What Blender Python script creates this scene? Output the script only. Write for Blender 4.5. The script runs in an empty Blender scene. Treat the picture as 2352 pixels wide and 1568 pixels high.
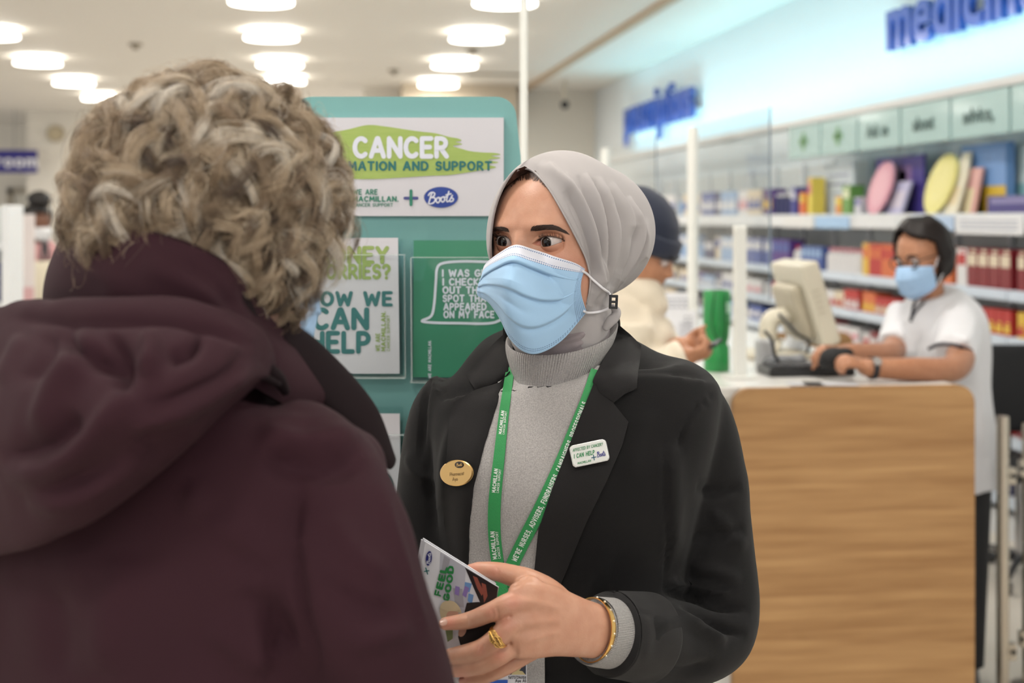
import bpy, bmesh, math, random
import numpy as np
from mathutils import Vector, Matrix, noise as mnoise
from mathutils.bvhtree import BVHTree
from mathutils.geometry import delaunay_2d_cdt

random.seed(7)
rng = np.random.default_rng(7)
SC = bpy.context.scene
COL = SC.collection

# ------------------------------------------------------------------ camera
FPX, CX, HY, CAMZ = 3267.0, 1176.0, 500.0, 1.60      # focal length, centre and horizon on the 2352x1568 frame
YAW = math.radians(7.8)
RT = np.array([math.cos(YAW), -math.sin(YAW), 0.0])
FW = np.array([math.sin(YAW), math.cos(YAW), 0.0])
UP = np.array([0.0, 0.0, 1.0])
CAM = np.array([0.0, 0.0, CAMZ])
cam_data = bpy.data.cameras.new('camera')
cam = bpy.data.objects.new('camera', cam_data)
COL.objects.link(cam)
cam.location = CAM
cam.rotation_euler = (math.pi / 2, 0, -YAW)
cam_data.sensor_width = 36.0
cam_data.lens = FPX / 2352.0 * 36.0
cam_data.shift_y = -(784.0 - HY) / 2352.0
cam_data.clip_start = 0.05
cam_data.clip_end = 200
cam_data.dof.use_dof = True
cam_data.dof.focus_distance = 1.70
cam_data.dof.aperture_fstop = 4.6
SC.camera = cam

# ------------------------------------------------------------------ light and exposure
world = bpy.data.worlds.new('world')
SC.world = world
world.use_nodes = True
bg = world.node_tree.nodes['Background']
bg.inputs[0].default_value = (1.0, 0.99, 0.975, 1)
bg.inputs[1].default_value = 0.80
SC.view_settings.view_transform = 'Standard'
SC.view_settings.look = 'None'
SC.view_settings.gamma = 1.0
SC.view_settings.use_curve_mapping = False
SC.view_settings.exposure = 0.16
SC.cycles.diffuse_bounces = 2
SC.cycles.glossy_bounces = 2
SC.cycles.max_bounces = 6
SC.cycles.transparent_max_bounces = 8
SC.cycles.use_adaptive_sampling = True
SC.cycles.adaptive_threshold = 0.08
SC.cycles.adaptive_min_samples = 20
LAMP_W = 14.5          # watts of each ceiling lamp's downward light
LAMP_COL = (1.0, 0.965, 0.915)
CEIL = 3.35

# ------------------------------------------------------------------ coordinates
def P(px, py, d):
    """point seen at pixel (px, py) standing d metres in front of the camera"""
    return CAM + FW * d + RT * ((px - CX) / FPX * d) + UP * ((HY - py) / FPX * d)

def K(x, d, z):
    return RT * x + FW * d + UP * z

def to_px(p):
    p = np.asarray(p) - CAM
    d = p @ FW
    return CX + (p @ RT) / d * FPX, HY - p[..., 2] / d * FPX, d

# ------------------------------------------------------------------ materials
def lin(c):
    out = []
    for v in c[:3]:
        v = v / 255.0
        out.append(v / 12.92 if v <= 0.04045 else ((v + 0.055) / 1.055) ** 2.4)
    return out + [1.0]

MATS = {}
def M(name, rgb=None, rough=0.6, metal=0.0, spec=0.5, var=None, bump=None, emit=0.0, sheen=0.0, coat=0.0, rgb2=None, sss=0.0, stretch=(1, 1, 1), detail=4.0):
    """var = (scale, amount) mottles the colour towards rgb2 (or darker); bump = (scale, strength)"""
    if name in MATS:
        return MATS[name]
    m = bpy.data.materials.new(name)
    m.use_nodes = True
    nt = m.node_tree
    b = nt.nodes['Principled BSDF']
    b.inputs['Base Color'].default_value = lin(rgb)
    b.inputs['Roughness'].default_value = rough
    b.inputs['Metallic'].default_value = metal
    b.inputs['Specular IOR Level'].default_value = spec
    if sheen:
        b.inputs['Sheen Weight'].default_value = sheen
        b.inputs['Sheen Roughness'].default_value = 0.5
    if coat:
        b.inputs['Coat Weight'].default_value = coat
        b.inputs['Coat Roughness'].default_value = 0.08
    if sss:
        b.inputs['Subsurface Weight'].default_value = sss
        b.inputs['Subsurface Radius'].default_value = (0.012, 0.005, 0.003)
        b.inputs['Subsurface Scale'].default_value = 0.5
    if emit:
        b.inputs['Emission Color'].default_value = lin(rgb)
        b.inputs['Emission Strength'].default_value = emit
    if var or bump:
        tc = nt.nodes.new('ShaderNodeTexCoord')
        mp = nt.nodes.new('ShaderNodeMapping')
        mp.inputs['Scale'].default_value = stretch
        nt.links.new(tc.outputs['Object'], mp.inputs['Vector'])
    if var:
        n = nt.nodes.new('ShaderNodeTexNoise')
        n.inputs['Scale'].default_value = var[0]
        n.inputs['Detail'].default_value = detail
        nt.links.new(mp.outputs[0], n.inputs['Vector'])
        r = nt.nodes.new('ShaderNodeMapRange')
        r.inputs['From Min'].default_value = 0.3
        r.inputs['From Max'].default_value = 0.7
        r.inputs['To Max'].default_value = var[1]
        nt.links.new(n.outputs['Fac'], r.inputs['Value'])
        mx = nt.nodes.new('ShaderNodeMix')
        mx.data_type = 'RGBA'
        mx.inputs['A'].default_value = lin(rgb)
        mx.inputs['B'].default_value = lin(rgb2 if rgb2 else [c * 0.6 for c in rgb])
        nt.links.new(r.outputs[0], mx.inputs['Factor'])
        nt.links.new(mx.outputs['Result'], b.inputs['Base Color'])
    if bump:
        n = nt.nodes.new('ShaderNodeTexNoise')
        n.inputs['Scale'].default_value = bump[0]
        n.inputs['Detail'].default_value = 3.0
        nt.links.new(mp.outputs[0], n.inputs['Vector'])
        bp = nt.nodes.new('ShaderNodeBump')
        bp.inputs['Strength'].default_value = bump[1]
        bp.inputs['Distance'].default_value = 0.002
        nt.links.new(n.outputs['Fac'], bp.inputs['Height'])
        nt.links.new(bp.outputs[0], b.inputs['Normal'])
    MATS[name] = m
    return m

def clear_mat(name, tint=(255, 255, 255), gloss=0.06, rough=0.02):
    """thin clear acrylic: mostly lets light through, with a fresnel reflection"""
    if name in MATS:
        return MATS[name]
    m = bpy.data.materials.new(name)
    m.use_nodes = True
    nt = m.node_tree
    for n in list(nt.nodes):
        nt.nodes.remove(n)
    o = nt.nodes.new('ShaderNodeOutputMaterial')
    t = nt.nodes.new('ShaderNodeBsdfTransparent')
    t.inputs[0].default_value = lin(tint)
    g = nt.nodes.new('ShaderNodeBsdfGlossy')
    g.inputs['Roughness'].default_value = rough
    g.inputs[0].default_value = (0.9, 0.9, 0.9, 1)
    lw = nt.nodes.new('ShaderNodeFresnel')
    lw.inputs['IOR'].default_value = 1.45
    ad = nt.nodes.new('ShaderNodeMath')
    ad.operation = 'ADD'
    ad.use_clamp = True
    ad.inputs[1].default_value = gloss
    mx = nt.nodes.new('ShaderNodeMixShader')
    geo = nt.nodes.new('ShaderNodeNewGeometry')
    inv = nt.nodes.new('ShaderNodeMath'); inv.operation = 'SUBTRACT'; inv.inputs[0].default_value = 1.0
    nt.links.new(geo.outputs['Backfacing'], inv.inputs[1])
    ml = nt.nodes.new('ShaderNodeMath'); ml.operation = 'MULTIPLY'
    ad.operation = 'MULTIPLY_ADD'; ad.inputs[1].default_value = 0.6; ad.inputs[2].default_value = gloss
    nt.links.new(lw.outputs[0], ad.inputs[0])
    nt.links.new(ad.outputs[0], ml.inputs[0]); nt.links.new(inv.outputs[0], ml.inputs[1])
    nt.links.new(ml.outputs[0], mx.inputs[0])
    nt.links.new(t.outputs[0], mx.inputs[1])
    nt.links.new(g.outputs[0], mx.inputs[2])
    nt.links.new(mx.outputs[0], o.inputs[0])
    MATS[name] = m
    return m

# ------------------------------------------------------------------ objects
def tag(o, label=None, cat=None, group=None, kind=None):
    if label: o['label'] = label
    if cat: o['category'] = cat
    if group: o['group'] = group
    if kind: o['kind'] = kind
    return o

def empty(name, loc, label=None, cat=None, group=None, rz=0.0):
    o = bpy.data.objects.new(name, None)
    o.empty_display_size = 0.05
    COL.objects.link(o)
    o.location = Vector(loc)
    o.rotation_euler = (0, 0, rz)
    return tag(o, label, cat, group)

def link(name, me, mat=None, parent=None, smooth=False, auto=None):
    """links mesh data given in world coordinates; under a parent it keeps its place"""
    o = bpy.data.objects.new(name, me)
    COL.objects.link(o)
    if mat is not None and len(me.materials) == 0:
        for mm in (mat if isinstance(mat, (list, tuple)) else [mat]):
            me.materials.append(mm)
    if smooth:
        me.polygons.foreach_set('use_smooth', [True] * len(me.polygons))
    if auto is not None:
        try:
            me.set_sharp_from_angle(angle=math.radians(auto))
        except Exception:
            pass
    if parent is not None:
        o.parent = parent
        o.matrix_parent_inverse = PARENT_INV(parent)
    return o

def PARENT_INV(p):
    m = Matrix.Translation(p.location) @ p.rotation_euler.to_matrix().to_4x4()
    if p.parent is not None:
        m = PARENT_W(p.parent) @ p.matrix_parent_inverse @ m
    return m.inverted()

def PARENT_W(p):
    m = Matrix.Translation(p.location) @ p.rotation_euler.to_matrix().to_4x4()
    if p.parent is not None:
        m = PARENT_W(p.parent) @ p.matrix_parent_inverse @ m
    return m

def mesh(name, v, f):
    me = bpy.data.meshes.new(name)
    me.from_pydata([tuple(map(float, p)) for p in v], [], [tuple(map(int, q)) for q in f])
    me.update()
    return me

def ob(name, vf, mat=None, parent=None, smooth=False, auto=None):
    return link(name, mesh(name, *vf), mat, parent, smooth, auto)

def join(parts):
    V, Fc, n = [], [], 0
    for v, f in parts:
        V.extend([tuple(p) for p in v])
        Fc.extend([tuple(i + n for i in q) for q in f])
        n += len(v)
    return V, Fc

def box(x0, x1, y0, y1, z0, z1):
    v = [(x0, y0, z0), (x1, y0, z0), (x1, y1, z0), (x0, y1, z0), (x0, y0, z1), (x1, y0, z1), (x1, y1, z1), (x0, y1, z1)]
    f = [(3, 2, 1, 0), (4, 5, 6, 7), (0, 1, 5, 4), (1, 2, 6, 5), (2, 3, 7, 6), (3, 0, 4, 7)]
    return v, f

def rbox(x0, x1, y0, y1, z0, z1, r=0.005, seg=2):
    """box with rounded edges"""
    bm = bmesh.new()
    v, f = box(x0, x1, y0, y1, z0, z1)
    bv = [bm.verts.new(p) for p in v]
    for q in f:
        bm.faces.new([bv[i] for i in q])
    bmesh.ops.bevel(bm, geom=bm.edges[:], offset=r, segments=seg, profile=0.5, affect='EDGES', clamp_overlap=True)
    bm.verts.index_update()
    out = [tuple(q.co) for q in bm.verts], [tuple(x.index for x in q.verts) for q in bm.faces]
    bm.free()
    return out

def xf(vf, m):
    """apply a 3x3/4x4 or (o, ax, ay, az) frame to a shape"""
    v, f = vf
    if isinstance(m, tuple):
        o, ax, ay, az = [np.asarray(q, float) for q in m]
        a = np.asarray(v, float)
        return [tuple(o + p[0] * ax + p[1] * ay + p[2] * az) for p in a], f
    return [tuple(m @ Vector(p)) for p in v], f

def cam_frame(o):
    """frame at o whose x runs to the picture's right, y away from the camera, z up"""
    return (o, RT, FW, UP)

def rot_frame(o, psi):
    """like cam_frame, turned so that what faced the camera now faces psi degrees towards the picture's left"""
    a = math.radians(psi)
    return (o, RT * math.cos(a) - FW * math.sin(a), RT * math.sin(a) + FW * math.cos(a), UP)

def catmull(pts, m):
    pts = np.asarray(pts, float)
    n = len(pts)
    if n < 3:
        t = np.linspace(0, 1, m)[:, None]
        return pts[0] * (1 - t) + pts[-1] * t
    ext = np.vstack([2 * pts[0] - pts[1], pts, 2 * pts[-1] - pts[-2]])
    u = np.linspace(0, n - 1, m)
    i = np.minimum(u.astype(int), n - 2)
    t = (u - i)[:, None]
    p0, p1, p2, p3 = ext[i], ext[i + 1], ext[i + 2], ext[i + 3]
    return 0.5 * ((2 * p1) + (p2 - p0) * t + (2 * p0 - 5 * p1 + 4 * p2 - p3) * t ** 2 + (3 * p1 - p0 - 3 * p2 + p3) * t ** 3)

def loft(rings, cap0=True, cap1=True, closed=True):
    n = len(rings[0])
    v = [tuple(p) for r in rings for p in r]
    f = []
    for i in range(len(rings) - 1):
        for j in range(n if closed else n - 1):
            k = (j + 1) % n
            f.append((i * n + j, i * n + k, (i + 1) * n + k, (i + 1) * n + j))
    if cap0: f.append(tuple(range(n - 1, -1, -1)))
    if cap1: f.append(tuple((len(rings) - 1) * n + j for j in range(n)))
    return v, f

def tube(path, rad, hint=None, n=20, m=None, cap=True, round_ends=False, e=2.0):
    """swept ellipse: rad = list of r or (a, b); a lies along hint"""
    path = np.asarray(path, float)
    rad = np.array([(r, r) if np.isscalar(r) else r for r in rad], float)
    if m:
        path = catmull(path, m)
        rad = np.maximum(catmull(rad, m), 1e-4)
    T = np.gradient(path, axis=0)
    T /= np.linalg.norm(T, axis=1)[:, None] + 1e-12
    if round_ends:
        k = 4
        ext0, ext1, r0, r1 = [], [], [], []
        for q in range(k):
            a = (q + 0.35) / k * math.pi / 2
            c, s = math.cos(a), math.sin(a)
            ext0.append(path[0] - T[0] * rad[0].mean() * c); r0.append(rad[0] * s)
            ext1.append(path[-1] + T[-1] * rad[-1].mean() * c); r1.append(rad[-1] * s)
        path = np.vstack([ext0, path, ext1[::-1]])
        rad = np.vstack([r0, rad, r1[::-1]])
        T = np.vstack([[T[0]] * k, T, [T[-1]] * k])
    ang = np.linspace(0, 2 * math.pi, n, endpoint=False)
    ca, sa = np.cos(ang), np.sin(ang)
    ca = np.sign(ca) * np.abs(ca) ** (2 / e)
    sa = np.sign(sa) * np.abs(sa) ** (2 / e)
    A = np.asarray(hint, float) if hint is not None else (np.array([0, 0, 1.0]) if abs(T[0][2]) < 0.8 else np.array([1.0, 0, 0]))
    rings = []
    for p, t, r in zip(path, T, rad):
        A2 = A - t * (A @ t)
        if np.linalg.norm(A2) < 1e-6:
            A2 = np.array([1.0, 0, 0])
        A2 = A2 / np.linalg.norm(A2)
        if hint is None:
            A = A2
        B = np.cross(t, A2)
        rings.append(p + np.outer(ca * r[0], A2) + np.outer(sa * r[1], B))
    return loft(rings, cap, cap)

def ellipsoid(c, r, frame=None, nu=24, nv=14):
    c = np.asarray(c, float)
    ax = [np.array([1.0, 0, 0]), np.array([0, 1.0, 0]), np.array([0, 0, 1.0])] if frame is None else [np.asarray(q, float) for q in frame]
    v, f = [], []
    for i in range(nv + 1):
        ph = -math.pi / 2 + math.pi * i / nv
        for j in range(nu):
            th = 2 * math.pi * j / nu
            v.append(c + ax[0] * r[0] * math.cos(ph) * math.cos(th) + ax[1] * r[1] * math.cos(ph) * math.sin(th) + ax[2] * r[2] * math.sin(ph))
    for i in range(nv):
        for j in range(nu):
            k = (j + 1) % nu
            f.append((i * nu + j, i * nu + k, (i + 1) * nu + k, (i + 1) * nu + j))
    return v, f

def cyl(p0, p1, r, n=16):
    return tube([p0, p1], [r, r], n=n)

def smooth_np(v, nb, it, w=0.5):
    for _ in range(it):
        v = v * (1 - w) + w * nb(v)
    return v

def remesh(parts, voxel, smooth=6, name='tmp'):
    """fuse several closed shapes into one continuous skin"""
    me = mesh(name, *join(parts))
    bm = bmesh.new(); bm.from_mesh(me)
    bmesh.ops.recalc_face_normals(bm, faces=bm.faces[:])
    bm.to_mesh(me); bm.free()
    o = bpy.data.objects.new(name, me)
    COL.objects.link(o)
    md = o.modifiers.new('r', 'REMESH'); md.mode = 'VOXEL'; md.voxel_size = voxel
    if smooth:
        ms = o.modifiers.new('s', 'SMOOTH'); ms.factor = 0.5; ms.iterations = smooth
    dg = bpy.context.evaluated_depsgraph_get()
    out = bpy.data.meshes.new_from_object(o.evaluated_get(dg))
    bpy.data.objects.remove(o); bpy.data.meshes.remove(me)
    out.materials.clear()
    return out

def get_co(me):
    a = np.empty(len(me.vertices) * 3, np.float32)
    me.vertices.foreach_get('co', a)
    return a.reshape(-1, 3).astype(float)

def get_no(me):
    a = np.empty(len(me.vertices) * 3, np.float32)
    me.vertex_normals.foreach_get('vector', a)
    return a.reshape(-1, 3).astype(float)

def set_co(me, co):
    me.vertices.foreach_set('co', np.ascontiguousarray(co, np.float32).ravel())
    me.update()

def seg_dist(p, poly):
    """signed distance of 2D points p (n,2) to an open polyline, and position along it 0..1"""
    poly = np.asarray(poly, float)
    best = np.full(len(p), 1e9); sgn = np.ones(len(p)); along = np.zeros(len(p))
    L = np.concatenate([[0], np.cumsum(np.linalg.norm(np.diff(poly, axis=0), axis=1))])
    for i in range(len(poly) - 1):
        a, b = poly[i], poly[i + 1]
        ab = b - a
        t = np.clip(((p - a) @ ab) / (ab @ ab + 1e-9), 0, 1)
        q = p - (a + t[:, None] * ab)
        d = np.linalg.norm(q, axis=1)
        m = d < best
        best[m] = d[m]
        sgn[m] = np.sign(ab[0] * q[m, 1] - ab[1] * q[m, 0])
        along[m] = (L[i] + t[m] * (L[i + 1] - L[i])) / L[-1]
    return best, sgn, along

def folds(me, lines, front=True):
    """press soft cloth folds into a surface. Each line: (pixel polyline, amplitude m, width px, sharp side 0/+1/-1).
    The fold line is laid on the side of the cloth that faces the camera."""
    co, no = get_co(me), get_no(me)
    px, py, d = to_px(co)
    view = co - CAM
    view /= np.linalg.norm(view, axis=1)[:, None]
    facing = np.clip(-(view * no).sum(1) * 1.6, 0, 1) if front else np.ones(len(co))
    p2 = np.stack([px, py], 1)
    disp = np.zeros(len(co))
    for poly, amp, w, side in lines:
        pl = catmull(poly, max(12, 6 * len(poly))) if len(poly) > 2 else np.asarray(poly, float)
        dist, sg, al = seg_dist(p2, pl)
        taper = np.clip(np.minimum(al, 1 - al) * 5, 0.0, 1) ** 0.7
        if side == 0:
            prof = np.exp(-(dist / w) ** 2)
        else:
            s = sg * side
            prof = np.where(s > 0, np.exp(-(dist / w) ** 2), np.exp(-(dist / (w * 0.3)) ** 2))
        disp += amp * prof * taper
    set_co(me, co + no * (disp * facing)[:, None])

def vnoise(p):
    """smooth 3D noise in -1..1 for an array of points"""
    i = np.floor(p).astype(np.int64); f = p - i
    f = f * f * f * (f * (f * 6 - 15) + 10)
    def h(a, b, c):
        n = (a * 374761393 + b * 668265263 + c * 2147483647) & 0xffffffff
        n = ((n ^ (n >> 13)) * 1274126177) & 0xffffffff
        n = (n ^ (n >> 16)) & 0xffffffff
        return n / 2147483648.0 - 1.0
    x, y, z = i.T
    u, v, w = f.T
    def L(a, b, t): return a + (b - a) * t
    return L(L(L(h(x, y, z), h(x + 1, y, z), u), L(h(x, y + 1, z), h(x + 1, y + 1, z), u), v), L(L(h(x, y, z + 1), h(x + 1, y, z + 1), u), L(h(x, y + 1, z + 1), h(x + 1, y + 1, z + 1), u), v), w)

def lumps(me, amp, scale, seed=0.0, stretch=(1, 1, 1)):
    co, no = get_co(me), get_no(me)
    d = vnoise(co * np.array(stretch) * scale + seed)
    set_co(me, co + no * (d * amp)[:, None])

# ------------------------------------------------------------------ patches laid onto a surface along a pixel outline
def bvh_of(*meshes):
    V, Fc, n = [], [], 0
    for me in meshes:
        co = get_co(me)
        V.extend([Vector(p) for p in co])
        Fc.extend([[i + n for i in pl.vertices] for pl in me.polygons])
        n += len(co)
    return BVHTree.FromPolygons(V, Fc)

def hit(bvh, px, py, off=0.0, dflt=None):
    d = P(px, py, 1.0) - CAM
    d = d / np.linalg.norm(d)
    loc, nor, idx, dist = bvh.ray_cast(Vector(CAM), Vector(d))
    if loc is None:
        return (P(px, py, dflt), -FW) if dflt else (None, None)
    nor = np.array(nor)
    if nor @ d > 0:
        nor = -nor
    return np.array(loc) + nor * off, nor

def dense(poly, step, closed=True):
    poly = np.asarray(poly, float)
    out = []
    n = len(poly)
    for i in range(n if closed else n - 1):
        a, b = poly[i], poly[(i + 1) % n]
        k = max(1, int(np.linalg.norm(b - a) / step))
        for q in range(k):
            out.append(a + (b - a) * q / k)
    if not closed:
        out.append(poly[-1])
    return np.array(out)

def spline_poly(poly, step, closed=True):
    """smooth closed outline through the points"""
    poly = np.asarray(poly, float)
    if closed:
        n = len(poly)
        ext = np.vstack([poly[-2:], poly, poly[:2]])
        c = catmull(ext, (len(ext) - 1) * 12 + 1)
        c = c[24:24 + n * 12]
        return c
    return catmull(poly, len(poly) * 10)

def tri2d(poly, step):
    """triangles filling a 2D outline"""
    b = dense(poly, step)
    x0, y0 = b.min(0); x1, y1 = b.max(0)
    gx = np.arange(x0 + step * 0.5, x1, step)
    gy = np.arange(y0 + step * 0.5, y1, step * 0.87)
    pts = []
    for i, y in enumerate(gy):
        for x in gx:
            pts.append((x + (step * 0.5 if i % 2 else 0), y))
    pts = np.array(pts).reshape(-1, 2)
    if len(pts):
        nb = len(b)
        ins = np.zeros(len(pts), bool)
        j = nb - 1
        for i in range(nb):
            xi, yi = b[i]; xj, yj = b[j]
            c = ((yi > pts[:, 1]) != (yj > pts[:, 1])) & (pts[:, 0] < (xj - xi) * (pts[:, 1] - yi) / (yj - yi + 1e-12) + xi)
            ins ^= c
            j = i
        dd, _, _ = seg_dist(pts, np.vstack([b, b[:1]]))
        pts = pts[ins & (dd > step * 0.4)]
    allp = [Vector(p) for p in b] + [Vector(p) for p in pts]
    edges = [(i, (i + 1) % len(b)) for i in range(len(b))]
    vo, eo, fo, *_ = delaunay_2d_cdt(allp, edges, [], 1, 1e-6)
    return np.array([tuple(q) for q in vo]), [tuple(q) for q in fo]

def patch(name, poly, bvh, off, thick, mat, parent, step=9, dflt=1.7, sm=3, smooth=True, puff=0.0):
    """a sheet of cloth or card lying on what is seen inside a pixel outline"""
    v2, f = tri2d(poly, step)
    n = len(v2)
    pos = np.zeros((n, 3)); nor = np.zeros((n, 3))
    for i, (x, y) in enumerate(v2):
        p, q = hit(bvh, x, y, off, dflt)
        pos[i], nor[i] = p, q
    # even out the depth a little
    nb = [[] for _ in range(n)]
    for q in f:
        for a in range(len(q)):
            nb[q[a]].append(q[a - 1]); nb[q[a - 1]].append(q[a])
    dep = (pos - CAM) @ FW
    for _ in range(sm):
        dep = np.array([0.5 * dep[i] + 0.5 * np.mean(dep[nb[i]]) if nb[i] else dep[i] for i in range(n)])
    pos = np.array([P(v2[i][0], v2[i][1], dep[i]) for i in range(n)])
    nn = nor.copy()
    for _ in range(2):
        nn = np.array([nn[i] + nn[nb[i]].sum(0) if nb[i] else nn[i] for i in range(n)])
        nn /= np.linalg.norm(nn, axis=1)[:, None] + 1e-9
    cnt = {}
    for q in f:
        for a in range(len(q)):
            e = tuple(sorted((q[a], q[a - 1])))
            cnt[e] = cnt.get(e, 0) + 1
    top = pos + nn * thick
    if puff:
        bd = dense(poly, step)
        dd, _, _ = seg_dist(v2, np.vstack([bd, bd[:1]]))
        top = top + nn * (puff * (1 - np.exp(-dd / (step * 1.5))))[:, None]
    V = np.vstack([top, pos])
    Fc = [tuple(q) for q in f] + [tuple(i + n for i in reversed(q)) for q in f]
    for q in f:
        for a in range(len(q)):
            i, j = q[a - 1], q[a]
            if cnt[tuple(sorted((i, j)))] == 1:
                Fc.append((j, i, i + n, j + n))
    me = mesh(name, V, Fc)
    bm = bmesh.new(); bm.from_mesh(me)
    bmesh.ops.recalc_face_normals(bm, faces=bm.faces[:])
    bm.to_mesh(me); bm.free()
    o = link(name, me, mat, parent, smooth, 50)
    return o

def strip_poly(path, w):
    """outline of a band of width w (pixels) along a pixel path"""
    c = catmull(path, max(16, 5 * len(path)))
    t = np.gradient(c, axis=0)
    t /= np.linalg.norm(t, axis=1)[:, None]
    nrm = np.stack([-t[:, 1], t[:, 0]], 1)
    ww = w if np.isscalar(w) else catmull(np.array(w)[:, None], len(c))[:, 0][:, None]
    return np.vstack([c + nrm * ww / 2, (c - nrm * ww / 2)[::-1]])
# ------------------------------------------------------------------ round-ended hand-drawn capitals, as strokes on a unit height
def arc(cx, cy, rx, ry, a0, a1, n=10):
    return [(cx + rx * math.cos(math.radians(a0 + (a1 - a0) * i / n)), cy + ry * math.sin(math.radians(a0 + (a1 - a0) * i / n))) for i in range(n + 1)]

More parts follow.
